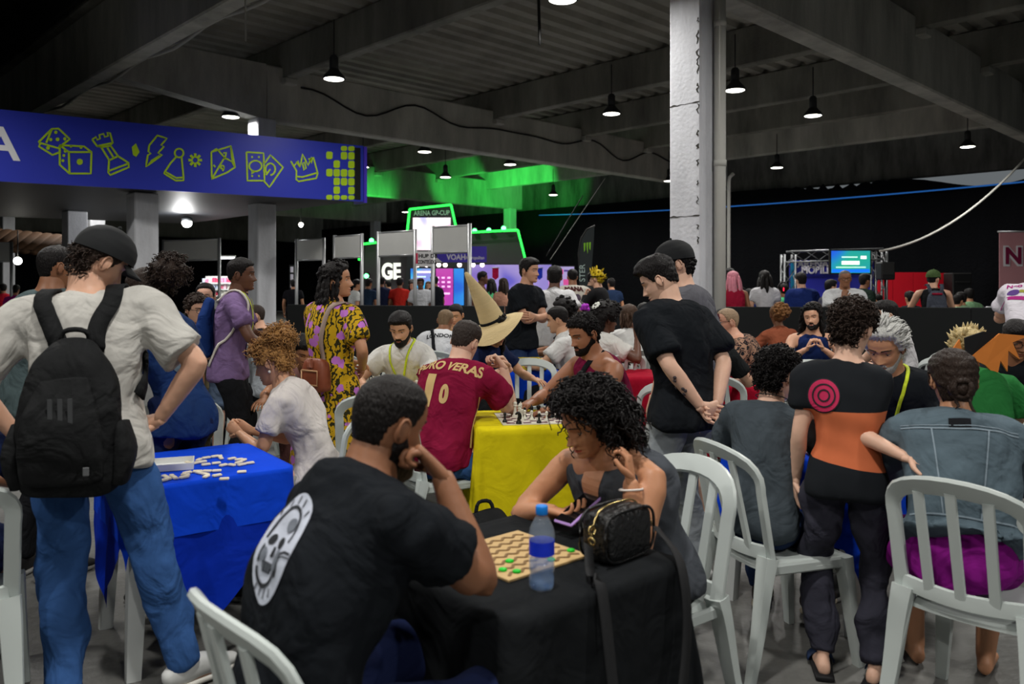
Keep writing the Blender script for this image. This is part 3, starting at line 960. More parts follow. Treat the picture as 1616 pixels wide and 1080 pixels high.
def person(label, loc, yaw, H=1.72, pose='stand', lean=4, hunch=8, side=0, twist=0, head=(0, 0, 0), arms=('hang', 'hang'), legs=None,
           bulk=1.0, male=True, sk=(160, 112, 84), top=('tee', None), bottom=('trousers', None), shoes=None, hair=('short', None), q=2,
           group=None, name='person', seat=.455, feet=None, face=None, lid=.62, neck=None, nose=1.0, brow=True, mats=None, shw=None):
    """q: 3 close, 2 middle distance, 1 far. Facing +Y in its own space; yaw turns it (0 = away from the camera)."""
    k = H / 1.72
    root = empty(name, (loc[0], loc[1], 0), yaw, label, 'person', group)
    sit = pose == 'sit'
    if sit: SITTERS.append((loc, yaw, label))
    wd = (1.0 if male else .91) * bulk
    shw = (.188 if male else .165) * k * (bulk ** .5) if shw is None else shw
    SKM = skin('skin_%d_%d_%d' % tuple(sk), sk)
    p0 = V(0, 0, (seat + .105 * k) if sit else .93 * k)
    if sit: p0 = p0 + V(0, -.02, 0)
    # spine
    pts = [p0]; ang = lean; frames = []
    for i, (L_, w_) in enumerate(((.14, .15), (.16, .45), (.17, .85), (.06, 1.0))):
        a = math.radians(lean + hunch * w_); b = math.radians(side * w_)
        pts.append(pts[-1] + k * L_ * V(math.sin(b), math.sin(a) * math.cos(b), math.cos(a) * math.cos(b)))
    tw = [0, .25, .6, 1, 1]
    rights = [Rz(twist * t_) @ Ry(side * min(1, i * .3)) @ V(1, 0, 0) for i, t_ in enumerate(tw)]
    Sx = rights[3]; up3 = unit(pts[4] - pts[2]); fw3 = np.cross(up3, Sx)
    nb = pts[4]
    nd = unit(up3 * .8 + V(0, .25, .9)) if neck is None else unit(neck)
    atlas = nb + nd * .072 * k
    RH = Rz(head[0]) @ Rx(-head[1]) @ Ry(head[2])
    hk = k ** .5 * (1.0 if male else .965)
    hc = atlas + RH @ (V(0, .018, .30 * HH) * hk)
    sh = [nb - up3 * .072 * k + Sx * shw * sd for sd in (-1, 1)]
    Q = dict(root=root, k=k, pts=pts, rights=rights, hc=hc, RH=RH, hk=hk, sh=sh, M=None)
    yR = rotz(yaw); Lc = V(loc[0], loc[1], 0)
    def tolocal(p): return yR.T @ (np.asarray(p, float) - Lc)
    # arms
    elbows = []; wrists = []; hd = []
    for i, sd in enumerate((-1, 1)):
        A = arms[i]; A = dict(ARMS[A]) if isinstance(A, str) else dict(ARMS['hang'], **A)
        if 'world' in A:
            tgt = tolocal(A['world'])
        else:
            w_ = A['w']; B = np.stack([Sx * sd, unit(np.cross(V(0, 0, 1), Sx)), V(0, 0, 1)], 1)
            tgt = sh[i] + B @ (V(*w_) * k)
        pole = A['pole']; pole = V(pole[0] * sd, pole[1], pole[2])
        e, w2 = ik(sh[i], tgt, .285 * k, .255 * k, pole)
        elbows.append(e); wrists.append(w2)
        d = V(A['d'][0] * sd, A['d'][1], A['d'][2]); pn = V(A['pn'][0] * sd, A['pn'][1], A['pn'][2])
        if A.get('wd'): d = yR.T @ V(*A['d']); pn = yR.T @ V(*A['pn'])
        hd.append((d, pn, A.get('curl', .4), A.get('thumb', .5), A.get('spread', .1)))
    # legs
    hips = [p0 + V(sd * .092 * k, 0, -.02) for sd in (-1, 1)]
    knees = []; ankles = []; fdir = []
    for i, sd in enumerate((-1, 1)):
        if legs is not None and legs[i] is not None:
            l_ = legs[i]; tgt = tolocal(l_['world']) if 'world' in l_ else V(*l_['a']); pole = V(*l_.get('pole', (sd * .15, 1, .1))); fd = V(*l_.get('f', (sd * .2, 1, 0)))
        elif sit:
            tgt = V(sd * .13 * k, .40 * k, .085); pole = V(sd * .25, 1, 1); fd = V(sd * .2, 1, 0)
        else:
            tgt = V(sd * .105 * k, 0.0, .085); pole = V(sd * .1, 1, 0); fd = V(sd * .25, 1, 0)
        kn, an = ik(hips[i], tgt, .43 * k, .43 * k, pole)
        knees.append(kn); ankles.append(an); fdir.append(unit(fd))
    Q.update(elbows=elbows, wrists=wrists, hips=hips, knees=knees, ankles=ankles, tolocal=tolocal, toworld=lambda p: Lc + yR @ np.asarray(p, float), fdir=fdir, hd=hd)
    # ---- body
    vox = {3: .0122, 2: .019, 1: .03}[q]
    tk = top[0]; bk = bottom[0]
    mb = MB()
    T = lambda i, rx, ry: (rx * k * wd, ry * k * wd)
    fem = 0 if male else 1
    sec = [(.150 + .012 * fem, .105), (.128 - .006 * fem, .092), (.150, .104 + .01 * fem), (.150, .088), (.070, .066)]
    mb.loft([pts[0] - V(0, 0, .05 * k)] + pts, [(.125 * k * wd, .09 * k * wd)] + [T(0, *s_) for s_ in sec], [rights[0]] + rights, n=18, sub=3, cap=.5, pw=2.3)
    nr = (.064 if male else .053) * k * (bulk ** .4)
    mb.loft([nb - nd * .06 * k, nb, atlas, atlas + nd * .05 * k], [nr * 1.25, nr * 1.04, nr * .95, nr * .9], Sx, n=14, sub=3, cap=.5)
    ab = bulk ** .6 * (1 if male else .9)
    for i in (0, 1):
        s_, e, w2 = sh[i], elbows[i], wrists[i]
        inn = s_ + (pts[3] - s_) * .45
        mb.loft([inn, s_ + (e - s_) * .04, s_ + (e - s_) * .35, s_ + (e - s_) * .75, e, e + (w2 - e) * .28, e + (w2 - e) * .7, w2],
                np.array([.050, .052, .050, .044, .041, .042, .033, .0265]) * k * ab, fw3 + V(0, .001, 0), n=12, sub=2, cap=.5)
    for i in (0, 1):
        h, kn, an = hips[i], knees[i], ankles[i]
        mb.loft([h + V(0, 0, .03), h + (kn - h) * .3, h + (kn - h) * .7, kn, kn + (an - kn) * .3, kn + (an - kn) * .7, an, an - V(0, 0, .02)],
                np.array([.070, .080, .067, .055, .057, .044, .036, .036]) * k * bulk ** .7 * (.86 if bk in ('trousers', 'jeans', 'wide') else 1.0), (1, 0, 0), n=12, sub=2, cap=.5)
        f = fdir[i]; s2 = unit(np.cross(f, V(0, 0, 1)))
        mb.loft([an + V(0, 0, -.045) - f * .05 * k, an + V(0, 0, -.045) + f * .03 * k, an + V(0, 0, -.055) + f * .10 * k, an + V(0, 0, -.065) + f * .17 * k],
                [(.03 * k, .035), (.036 * k, .036), (.042 * k, .025), (.036 * k, .014)], s2, n=10, sub=2, cap=.6)
    body = remesh(mb, vox, it=3 if q > 1 else 2, name='body') if q > 1 else mb.mesh('body')
    mh = MB()
    add_head(mh, RH, hc, hk, q, 1.0 if male else 0.0, nose, lid)
    for i, sd in enumerate((-1, 1)):
        d, pn, cu, thm, spr = hd[i]
        add_hand(mh, wrists[i], d, pn, sd, k * (1 if male else .93), cu, spr, thm, n=8 if q == 3 else (6 if q == 2 else 5))
    hm = mh.mesh('headhands')
    bm = bmesh.new(); bm.from_mesh(body); bm.from_mesh(hm); bm.to_mesh(body); bm.free(); bpy.data.meshes.remove(hm)
    body.materials.clear(); body.materials.append(SKM)
    body.polygons.foreach_set('material_index', np.zeros(len(body.polygons), dtype=np.int32))
    body.polygons.foreach_set('use_smooth', np.ones(len(body.polygons), dtype=bool))
    link('body', body, None, root)
    # ---- face parts
    hairmat = hair[1] or hairm('hair_black', (24, 20, 19))
    if q >= 2 and face is not False:
        EYE = [mat('eye_white', (165, 155, 148), rough=.3, var=0), mat('eye_iris', (30, 18, 12), rough=.25, var=0)]
        for sx in (-1, 1):
            m_ = MB(); add_eye(m_, RH, hc, hk, sx, 1.0 if male else 0.0, (0, -.5 * lid)); m_.obj('eye', EYE, root)
            if brow:
                m_ = MB()
                thk = .016 if male else .010
                patch(m_, RH, hc, hk, (sx * .011, sx * .052), lambda x: (.578 + .028 * math.sin(abs(x) * 55) - thk * (1.2 - abs(x) * 12), .592 + .028 * math.sin(abs(x) * 55)),   .0042, nx=8, nt=3, male=1.0 if male else 0.0)
                m_.obj('eyebrow', hairm('brow_dark', (22, 17, 15)), root)
        m_ = MB()
        lw = .023
        patch(m_, RH, hc, hk, (-lw, lw), lambda x: (.193 - .034 * math.sqrt(max(0, 1 - (x / lw) ** 2)), .197 + .036 * math.sqrt(max(0, 1 - (x / lw) ** 2)) * (1 - .18 * math.exp(-(x / .004) ** 2))), .0010, nx=13, nt=9, male=1.0 if male else 0.0, nose=nose)
        lc = [int(sk[0] * .80), int(sk[1] * .62), int(sk[2] * .66)] if male else [int(min(255, sk[0] * .85)), int(sk[1] * .52), int(sk[2] * .58)]
        m_.obj('lips', mat('lips_%d_%d_%d' % tuple(lc), lc, rough=.35, var=.08), root)
    # ---- clothes
    tm = top[1]
    cvox = {3: .0145, 2: .0195, 1: .034}[q]
    fold = {3: .017, 2: .014, 1: 0}[q]
    if tk:
        ex = {'tee': .016, 'loose': .034, 'tank': .010, 'shirt': .018, 'vest': .012, 'jacket': .034, 'dress': .014, 'long': .016, 'sleeveless': .014}[tk]
        if len(top) > 2: ex = top[2]
        mb = MB()
        e = ex
        secs = [(.150 + .012 * fem, .105), (.128 + .008 * male - .002 * fem, .094), (.152, .106 + .012 * fem), (.154, .094), (.066, .064)]
        cen = [pts[0] - V(0, 0, ((.09 if not sit else .045) if tk != 'jacket' or not sit else -.055) * k)] + pts
        if tk == 'jacket' and sit: cen[1] = pts[0] + (pts[1] - pts[0]) * .62
        rd = [((.168 + .012 * fem) * k * wd + e * 1.4, .122 * k * wd + e * 1.4), ((.163 + .012 * fem) * k * wd + e * 1.2, .116 * k * wd + e * 1.2)] + [(a_ * k * wd + e, b_ * k * wd + e) for a_, b_ in secs[1:4]]
        nkr = {'tank': .072, 'vest': .080, 'sleeveless': .078, 'dress': .07}.get(tk, .074)
        if tk == 'tank': rd[4] = (.150 * k * wd + .004, .094 * k * wd + e)
        rd.append((nkr * k * wd ** .5, (nkr - .006) * k * wd ** .5))
        cen[-1] = cen[-1] - up3 * (-.010 if tk not in ('tank', 'vest', 'sleeveless') else .006) * k
        if tk == 'dress':
            cen = [pts[0] - V(0, 0, .62 * k), pts[0] - V(0, 0, .32 * k)] + cen
            rd = [(.27 * k, .24 * k), (.225 * k, .19 * k)] + rd
        mb.loft(cen, rd, [rights[0]] * (len(cen) - 5) + rights, n=24, sub=4, cap=.12, pw=2.35)
        if tk not in ('tank', 'vest', 'sleeveless'):
            fr = {'tee': .62, 'loose': .80, 'shirt': .62, 'jacket': 1.9, 'dress': .75, 'long': 1.9}[tk]
            for i in (0, 1):
                s_, el, w2 = sh[i], elbows[i], wrists[i]
                inn = s_ + (pts[3] - s_) * .55
                se = e * .8 if tk != 'loose' else .028
                if fr <= 1:
                    P_ = [inn, s_ + (el - s_) * .03, s_ + (el - s_) * fr * .5, s_ + (el - s_) * fr]
                    r_ = [.050 * k * ab + se, .053 * k * ab + se, .056 * k * ab + se, .058 * k * ab + se * 1.3]
                    if tk == 'dress': r_[2] += .012; r_[3] += .008
                else:
                    P_ = [inn, s_ + (el - s_) * .03, s_ + (el - s_) * .5, el, el + (w2 - el) * .5, el + (w2 - el) * (.96 if tk == 'long' else .88)]
                    r_ = [.050 * k * ab + se, .053 * k * ab + se, .054 * k * ab + se, .049 * k * ab + se, .041 * k * ab + se, .034 * k * ab + se]
                mb.loft(P_, r_, fw3 + V(0, .001, 0), n=14, sub=3, cap=.10)
        df = folds(sum(map(ord, label)) % 1000, fold, 4.2, (1, 1, .55)) if fold else None
        me = remesh(mb, cvox, it=4 if q > 1 else 2, deform=df, name=tk)
        Q['top_me'] = me
        nm = {'tee': 't_shirt', 'loose': 't_shirt', 'tank': 'tank_top', 'shirt': 'shirt', 'vest': 'waistcoat', 'jacket': 'jacket', 'dress': 'dress', 'long': 'long_sleeved_top', 'sleeveless': 'top'}[tk]
        Q['top'] = link(nm, me, tm, root)
    if bk:
        mb = MB()
        e = {'trousers': .014, 'jeans': .018, 'wide': .030, 'shorts': .026, 'hotpants': .012, 'skirt': .02}[bk]
        mb.loft([pts[0] - V(0, -.0, .085 * k), pts[0] - V(0, 0, .02), pts[0] + (pts[1] - pts[0]) * .55], [((.158 + .010 * fem) * k * wd + e * .5, .112 * k * wd + e * .6), ((.168 + .010 * fem) * k * wd + e * .6, .112 * k * wd + e * .7), (.142 * k * wd + e * .5, .1 * k * wd + e * .5)], rights[0], n=20, sub=3, cap=.3, pw=2.3)
        fr = {'trousers': 1.96, 'jeans': 1.97, 'wide': 1.9, 'shorts': .92, 'hotpants': .42, 'skirt': .7}[bk]
        for i in (0, 1):
            h, kn, an = hips[i], knees[i], ankles[i]
            bk_ = bulk ** .7
            if fr > 1:
                P_ = [h + V(0, 0, .02), h + (kn - h) * .3, h + (kn - h) * .7, kn, kn + (an - kn) * .3, kn + (an - kn) * .7, kn + (an - kn) * (fr - 1) * 1.02]
                r_ = np.array([.078, .084, .072, .062, .061, .052, .046]) * k * bk_ + e * np.array([.5, .6, .8, .9, .9, .9, .8])
            else:
                P_ = [h + V(0, 0, .02), h + (kn - h) * fr * .5, h + (kn - h) * fr]
                r_ = np.array([.078, .086, .084 if fr < .6 else .072]) * k * bk_ + e * np.array([.5, .8, 1.1])
            mb.loft(P_, r_, (1, 0, 0), n=14, sub=3, cap=.10)
        df = folds(sum(map(ord, label)) % 997 + 3, fold * 1.1, 4.0, (1, 1, 1.0)) if fold else None
        me = remesh(mb, cvox, it=4 if q > 1 else 2, deform=df, name=bk)
        Q['bottom_me'] = me
        Q['bottom'] = link({'trousers': 'trousers', 'jeans': 'jeans', 'wide': 'trousers', 'shorts': 'shorts', 'hotpants': 'shorts', 'skirt': 'skirt'}[bk], me, bottom[1], root)
    # ---- shoes
    if shoes is not None:
        for i, sd in enumerate((-1, 1)):
            an = ankles[i]; f = fdir[i]; s2 = unit(np.cross(f, V(0, 0, 1)))
            b_ = V(an[0], an[1], max(0.0, an[2] - .085))
            m_ = MB()
            m_.loft([b_ + V(0, 0, .060) - f * .075 * k, b_ + V(0, 0, .068) - f * .03 * k, b_ + V(0, 0, .064) + f * .05 * k, b_ + V(0, 0, .050) + f * .12 * k, b_ + V(0, 0, .036) + f * .20 * k],
                    [(.030 * k, .032), (.038 * k, .052), (.043 * k, .046), (.048 * k, .034), (.034 * k, .020)], s2, n=14, sub=3, cap=.7, pw=2.4)
            so = m_.obj('shoe', shoes[0], root)
            m_ = MB()
            m_.loft([b_ + V(0, 0, .015) - f * .078 * k, b_ + V(0, 0, .015) - f * .03 * k, b_ + V(0, 0, .015) + f * .05 * k, b_ + V(0, 0, .015) + f * .13 * k, b_ + V(0, 0, .017) + f * .205 * k],
                    [(.030 * k, .014), (.040 * k, .015), (.042 * k, .015), (.049 * k, .015), (.034 * k, .013)], s2, n=14, sub=2, cap=.7, pw=3)
            m_.obj('sole', shoes[1], so)
    # ---- hair
    hs = hair[0]
    mb = MB()
    sd_ = sum(map(ord, label)) % 500
    P = None
    if hs == 'bald': mb = None
    elif hs == 'buzz': hair_cap(mb, RH, hc, hk, (.003, .004, .002, .003), noise=.0005, q=q, seed=sd_, temple=.02)
    elif hs == 'undercap':
        P, N_ = hair_cap(mb, RH, hc, hk, (.004, .006, .009, .014), noise=.003, nf=30, q=q, seed=sd_, tb=.12)
        low = [i for i in range(len(P)) if P[i][2] < .02 and P[i][1] < -.02]
        if q == 3: curls(mb, RH, hc, hk, P[low], N_[low], 130, ln=.024, rad=.006, tube=.0038, turns=1.2, seed=sd_)
        else: tufts(mb, RH, hc, hk, P[low], N_[low], 50, size=.012, seed=sd_)
    elif hs == 'fade': hair_cap(mb, RH, hc, hk, (.012, .018, .003, .004), noise=.0015, q=q, seed=sd_, tb=.3)
    elif hs == 'short': hair_cap(mb, RH, hc, hk, (.018, .024, .009, .011), noise=.003, nf=30, q=q, seed=sd_, sweep=.01)
    elif hs == 'undercut': 
        hair_cap(mb, RH, hc, hk, (.024, .030, .004, .010), noise=.003, nf=30, q=q, seed=sd_, tb=.30, sweep=.015)
    elif hs in ('curly', 'afro', 'bigafro', 'shag', 'tight'):
        th = {'curly': (.016, .022, .011, .012), 'tight': (.010, .018, .007, .008), 'afro': (.035, .055, .045, .045), 'bigafro': (.05, .085, .085, .075), 'shag': (.022, .030, .022, .024)}[hs]
        P, N_ = hair_cap(mb, RH, hc, hk, th, noise=.004, q=q, seed=sd_, tb=.16 if hs != 'shag' else .08, tf=.80)
        n_ = {3: 620, 2: 200, 1: 50}[q]
        if q == 3: curls(mb, RH, hc, hk, P, N_, n_, ln={'shag': .04, 'tight': .014, 'curly': .024}.get(hs, .034), rad=.004 if hs == 'tight' else .0075, tube=.0044, turns=1.4, seed=sd_, grav=.25)
        else: tufts(mb, RH, hc, hk, P, N_, n_, size=(.009 if hs == 'tight' else .013) if q == 2 else .02, seed=sd_)
    elif hs in ('long', 'longcurly', 'bob', 'longpink'):
        P, N_ = hair_cap(mb, RH, hc, hk, (.016, .024, .018, .022), noise=.002, q=q, seed=sd_, tb=.02, ts=.30, tf=.83)
        g = np.random.default_rng(sd_)
        n_ = {3: 70, 2: 46, 1: 18}[q]
        Ln = {'long': .34, 'longcurly': .30, 'bob': .10, 'longpink': .38}[hs]
        rts = []; ends = []
        Dn = RH.T @ V(0, 0, -1)
        for i in range(n_):
            a = g.uniform(1.35, 2 * math.pi - 1.35); a = a if a < math.pi else a - 2 * math.pi
            p = head_surf(np.array(a), np.array(g.uniform(.35, .75)), male=0, nose=0) * 1.10
            rts.append(p)
            ends.append(p * V(1.05, 1.0, 1) + Dn * Ln * g.uniform(.75, 1.1) + RH.T @ V(g.normal() * .02, -.03 + g.normal() * .015, 0))
        strands(mb, RH, hc, hk, rts, ends, r0={3: .014, 2: .016, 1: .026}[q], wav=.014 if hs == 'longcurly' else .003, freq=4 if hs == 'longcurly' else 1, seed=sd_, nseg=14 if hs == 'longcurly' else 8)
        if hs == 'longcurly' and q >= 2:
            tufts(mb, RH, hc, hk, P, N_, 120, size=.013, seed=sd_)
    elif hs in ('bun', 'puff'):
        P, N_ = hair_cap(mb, RH, hc, hk, (.010, .014, .010, .012), noise=.002, nf=50, q=q, seed=sd_, tb=.18, tf=.82)
        bc, br = {'bun': (V(0, -.135, .03), .050), 'puff': (V(0, -.165, .045), .095)}[hs]
        bp = []; bn = []
        g = np.random.default_rng(sd_ + 1)
        mb.ball(hc + RH @ (bc * hk), br * hk * V(1, .92, .92), 16, 12, RH)
        for i in range(260 if q == 3 else 130):
            d = unit(g.normal(size=3)); bp.append(bc + d * br * .95); bn.append(d)
        if q == 3: curls(mb, RH, hc, hk, np.array(bp), np.array(bn), 300, ln=.035, rad=.008, tube=.004, turns=1.5, seed=sd_, grav=.1)
        else: tufts(mb, RH, hc, hk, np.array(bp), np.array(bn), 130, size=.018 if hs == 'puff' else .012, seed=sd_)
    elif hs == 'lowbun':
        hair_cap(mb, RH, hc, hk, (.014, .020, .016, .018), noise=.003, nf=30, q=q, seed=sd_, tb=.06, tf=.82, ts=.34)
        g = np.random.default_rng(sd_)
        for i in range(7):
            a = g.uniform(0, 6.28, 24) * 0 + np.linspace(0, 6.28, 24) + g.uniform(0, 6)
            R2 = np.array(Euler(g.uniform(-.6, .6, 3)).to_matrix())
            ring = np.stack([.036 * np.cos(a), .014 * np.sin(a * 2 + i), .036 * np.sin(a)], 1) @ R2.T + V(0, -.118, -.045)
            mb.tube(hc + (ring * hk) @ RH.T, .011 * hk, n=6)
        mb.ball(hc + RH @ (V(0, -.112, -.045) * hk), .034 * hk, 10, 8)
        strands(mb, RH, hc, hk, [(.02, -.12, -.06), (-.015, -.12, -.06)], [(.045, -.14, -.20), (-.02, -.13, -.13)], r0=.007, wav=.008, freq=2, seed=3)
    elif hs == 'pony':
        hair_cap(mb, RH, hc, hk, (.008, .014, .009, .012), noise=.0015, nf=50, q=q, seed=sd_, tb=.14, tf=.84)
        strands(mb, RH, hc, hk, [(x, -.11, .03) for x in np.linspace(-.018, .018, 9)], [(x * 2, -.17, -.22 + abs(x)) for x in np.linspace(-.018, .018, 9)], r0=.018, wav=.006, freq=1.5, seed=sd_)
    elif hs == 'spiky':
        P, N_ = hair_cap(mb, RH, hc, hk, (.02, .03, .018, .018), noise=.004, q=q, seed=sd_)
        g = np.random.default_rng(sd_)
        for i in g.integers(0, len(P), 60):
            mb.cyl(hc + RH @ ((P[i] - N_[i] * .015) * hk), hc + RH @ ((P[i] + unit(N_[i] + V(0, -.3, .5)) * (.055 if q == 1 else .032)) * hk), .016 * hk, .001, n=6)
    elif hs == 'swept':
        P, N_ = hair_cap(mb, RH, hc, hk, (.016, .034, .020, .030), noise=.004, nf=26, q=q, seed=sd_, tb=.12, tf=.84)
        g = np.random.default_rng(sd_)
        for i in g.integers(0, len(P), 260):
            p = P[i]; d = unit(np.cross(np.cross(N_[i], V(0, -1, -.25)), N_[i]) + g.normal(size=3) * .12)
            s_ = np.linspace(0, 1, 7); L_ = .085 * g.uniform(.7, 1.2)
            cvv = p + s_[:, None] * d * L_ + N_[i] * (.004 * np.sin(s_ * 3.14 + .3) - .012 * s_ ** 2)[:, None] + np.cross(d, N_[i]) * (.003 * np.sin(s_ * 7 + i))[:, None]
            mb.tube(hc + (cvv * hk) @ RH.T, np.interp(s_, [0, .3, 1], [.003, .006, .0015]) * hk, n=5)
    if mb is not None and mb.n:
        mb.obj('hair', hairmat, root)
    Q['hairmat'] = hairmat
    Q['bvh'] = bvh_of(Q['top_me']) if tk and q >= 2 else None
    return Q

def beard(Q, m, thick=.006, full=True, male=1.0, t1=.34):
    nu, nv = 44, 24
    a = np.linspace(-1.75, 1.75, nu); t = np.linspace(0, t1 + .12, nv)
    A, T = np.meshgrid(a, t)
    P = head_surf(A, T, male=male)
    x = P[..., 0]
    tl = np.interp(np.abs(A), [0, .25, .5, .9, 1.2, 1.42, 1.75], [.285, .28, .20, .20, .28, .42, .30])
    mk = np.clip((tl - T) / .07 + .5, 0, 1); mk = mk * mk * (3 - 2 * mk)
    mouth = np.exp(-((np.abs(x)) / .020) ** 4 - ((T - .195) / .032) ** 4)
    mk = mk * (1 - np.clip(mouth * 1.3, 0, 1))
    N_ = P - V(0, -.02, -.02); N_ /= np.linalg.norm(N_, axis=-1, keepdims=True)
    low = np.clip((.2 - T) / .2, 0, 1)
    off = -.004 + (thick * (1 + 1.2 * low) + .004) * mk
    P = P + N_ * off[..., None]
    mb = MB(); mb.add(Q['hc'] + (P.reshape(-1, 3) * Q['hk']) @ Q['RH'].T, grid_faces(nu, nv, False))
    return mb.obj('beard', m, Q['root'])

def glasses(Q, m, round_=True, r=.021):
    mb = MB(); RH, hc, k = Q['RH'], Q['hc'], Q['hk']
    f = lambda p: hc + RH @ (V(*p) * k)
    for sx in (-1, 1):
        an = np.linspace(0, 2 * math.pi, 17)
        mb.tube([f((sx * .033 + r * 1.12 * math.cos(x), .096 - abs(math.cos(x)) * .001, r * .92 * math.sin(x) + .0)) for x in an], .0022 * k, n=5)
        mb.tube([f((sx * .056, .093, .004)), f((sx * .075, .06, .006)), f((sx * .081, -.01, .008))], .0022 * k, n=5)
    mb.tube([f((-.011, .098, .004)), f((0, .101, .007)), f((.011, .098, .004))], .0022 * k, n=5)
    return mb.obj('glasses', m, Q['root'])

def cap_hat(Q, m, back=False, tilt=0):
    RH, hc, k = Q['RH'], Q['hc'], Q['hk']
    mb = MB()
    nu, nv = 40, 18
    a = np.linspace(-math.pi, math.pi, nu, endpoint=False); t = np.linspace(.62, 1, nv)
    A, T = np.meshgrid(a, t)
    T2 = T - (.10 * (1 - np.cos(A)) / 2) * (1 - T) / .38 if not back else T - (.06 * (1 + np.cos(A)) / 2) * (1 - T) / .38
    P = head_surf(A, T2, male=0, nose=0)
    N_ = P - V(0, -.01, 0); N_ /= np.linalg.norm(N_, axis=-1, keepdims=True)
    P = P + N_ * .022
    P[..., 2] += .006
    pts = P.reshape(-1, 3); fs = grid_faces(nu, nv, True); fs.append(tuple((nv - 1) * nu + i for i in range(nu)))
    mb.add(hc + (pts * k) @ RH.T, fs)
    o = mb.obj('cap', m, Q['root'])
    mb = MB(); B = []
    sgn = -1 if back else 1
    for u in np.linspace(-1, 1, 13):
        a_ = u * 1.05
        x0 = .089 * math.sin(a_); y0 = (.1 * math.cos(a_) - .005)
        ext = .075 * (1 - .55 * u * u)
        for q_ in (0, .5, 1):
            B.append([x0 * (1 - .05 * q_), sgn * (y0 + ext * q_), .034 - .022 * q_ - .012 * u * u])
    B = np.array(B); n_ = len(B)
    fs = grid_faces(3, 13, False)
    pts = np.vstack([B, B + V(0, 0, .004)])
    mb.add(hc + (pts * k) @ RH.T, fs + [tuple(i + n_ for i in f[::-1]) for f in fs])
    mb.obj('cap_peak', m, o)
    mb = MB(); mb.ball(hc + RH @ (V(0, -.012, .5 * HH + .031) * k), .008 * k, 8, 5); mb.obj('cap_button', m, o)
    return o

def on_surface(Q, pts, off=.004, bvh=None):
    out = []; nn = []
    b = bvh or Q['bvh']
    for p in pts:
        l_, n_, i_, d_ = b.find_nearest(Vector(p))
        out.append(np.array(l_) + np.array(n_) * off); nn.append(np.array(n_))
    nn = np.array(nn)
    for _ in range(2):
        nn[1:-1] = (nn[:-2] + nn[1:-1] * 2 + nn[2:]) / 4
    nn /= np.linalg.norm(nn, axis=1)[:, None]
    return np.array(out), nn

def lerp_pts(ctrl, n):
    return spline(ctrl, np.ones(len(ctrl)), (1, 0, 0), n)[0]

LANY = mat('lime_lanyard', (190, 208, 40), rough=.6, var=.55, vscale=45)
BADGE = mat('badge_card', (205, 208, 222), rough=.4, var=.25, vscale=30)
def lanyard(Q, badge=True, drop=.30):
    pts, k = Q['pts'], Q['k']
    nb = pts[4]; up = unit(pts[4] - pts[2]); R_ = Q['rights'][3]; fw = np.cross(up, R_)
    low = nb - up * drop * k + fw * .16 * k
    back = nb + fw * -.10 * k + up * .02
    m_ = MB()
    for sd in (-1, 1):
        c_ = lerp_pts([back, nb + R_ * sd * .075 * k + up * .012 - fw * .03, nb + R_ * sd * .075 * k + fw * .06 * k - up * .03, nb + R_ * sd * .035 * k + fw * .14 * k - up * drop * .55 * k, low], 5)
        P, N_ = on_surface(Q, c_, .006)
        m_.ribbon(P, N_, .017, .002)
    o = m_.obj('lanyard', LANY, Q['root'])
    if badge:
        P, N_ = on_surface(Q, [low - up * .02, low - up * .15 * k], .012)
        d = unit(P[1] - P[0]); n_ = unit(N_[0]); s_ = np.cross(d, n_)
        c = P[0] + d * .065
        Rm = np.stack([s_, d, n_], 1)
        m_ = MB(); m_.box(c, (.085, .12, .003), Rm); m_.obj('badge', BADGE, o, False)
    return o

def strap(Q, ctrl, wd, m, name='strap', off=.008, th=.004, parent=None, n=6, conv=None):
    P, N_ = on_surface(Q, lerp_pts(ctrl, n), off)
    if conv is not None:
        P = np.array([conv(p) for p in P])
        RR = conv.R; N_ = N_ @ RR.T
    m_ = MB(); m_.ribbon(P, N_, wd, th)
    return m_.obj(name, m, parent if parent is not None else Q['root'])

def decal(Q, me2d, origin, right, up, m, name, off=.0035, parent=None, maxlen=.02, depth=.35):
    """flat print (mesh in its XY plane) laid onto the garment along -normal"""
    bm = bmesh.new(); bm.from_mesh(me2d)
    bmesh.ops.triangulate(bm, faces=bm.faces[:])
    for _ in range(4):
        ed = [e for e in bm.edges if e.calc_length() > maxlen]
        if not ed: break
        bmesh.ops.subdivide_edges(bm, edges=ed, cuts=1)
        bmesh.ops.triangulate(bm, faces=[f for f in bm.faces if len(f.verts) > 3])
    r = unit(right); u = unit(np.asarray(up) - np.dot(up, r) * r); n_ = np.cross(r, u)
    o = np.asarray(origin, float)
    dead = []
    for v in bm.verts:
        p = o + r * v.co.x + u * v.co.y + n_ * depth
        h = Q['bvh'].ray_cast(Vector(p), Vector(-n_))
        if h[0] is None: dead.append(v)
        else: v.co = h[0] + Vector(n_) * off
    bmesh.ops.delete(bm, geom=dead, context='VERTS')
    me = bpy.data.meshes.new(name); bm.to_mesh(me); bm.free()
    me.materials.clear()
    bpy.data.meshes.remove(me2d)
    me.polygons.foreach_set('material_index', np.zeros(len(me.polygons), dtype=np.int32))
    return link(name, me, m, parent if parent is not None else Q['root'])
def flat_poly(polys):
    me = bpy.data.meshes.new('flat'); mb = MB()
    for pl in polys:
        mb.add([(x, y, 0) for x, y in pl], [tuple(range(len(pl)))])
    me2 = mb.mesh('flat', False); bpy.data.meshes.remove(me)
    return me2
def ell(cx, cy, rx, ry, n=28, rot=0):
    c_, s_ = math.cos(rot), math.sin(rot)
    return [(cx + rx * math.cos(a) * c_ - ry * math.sin(a) * s_, cy + rx * math.cos(a) * s_ + ry * math.sin(a) * c_) for a in [2 * math.pi * i / n for i in range(n)]]
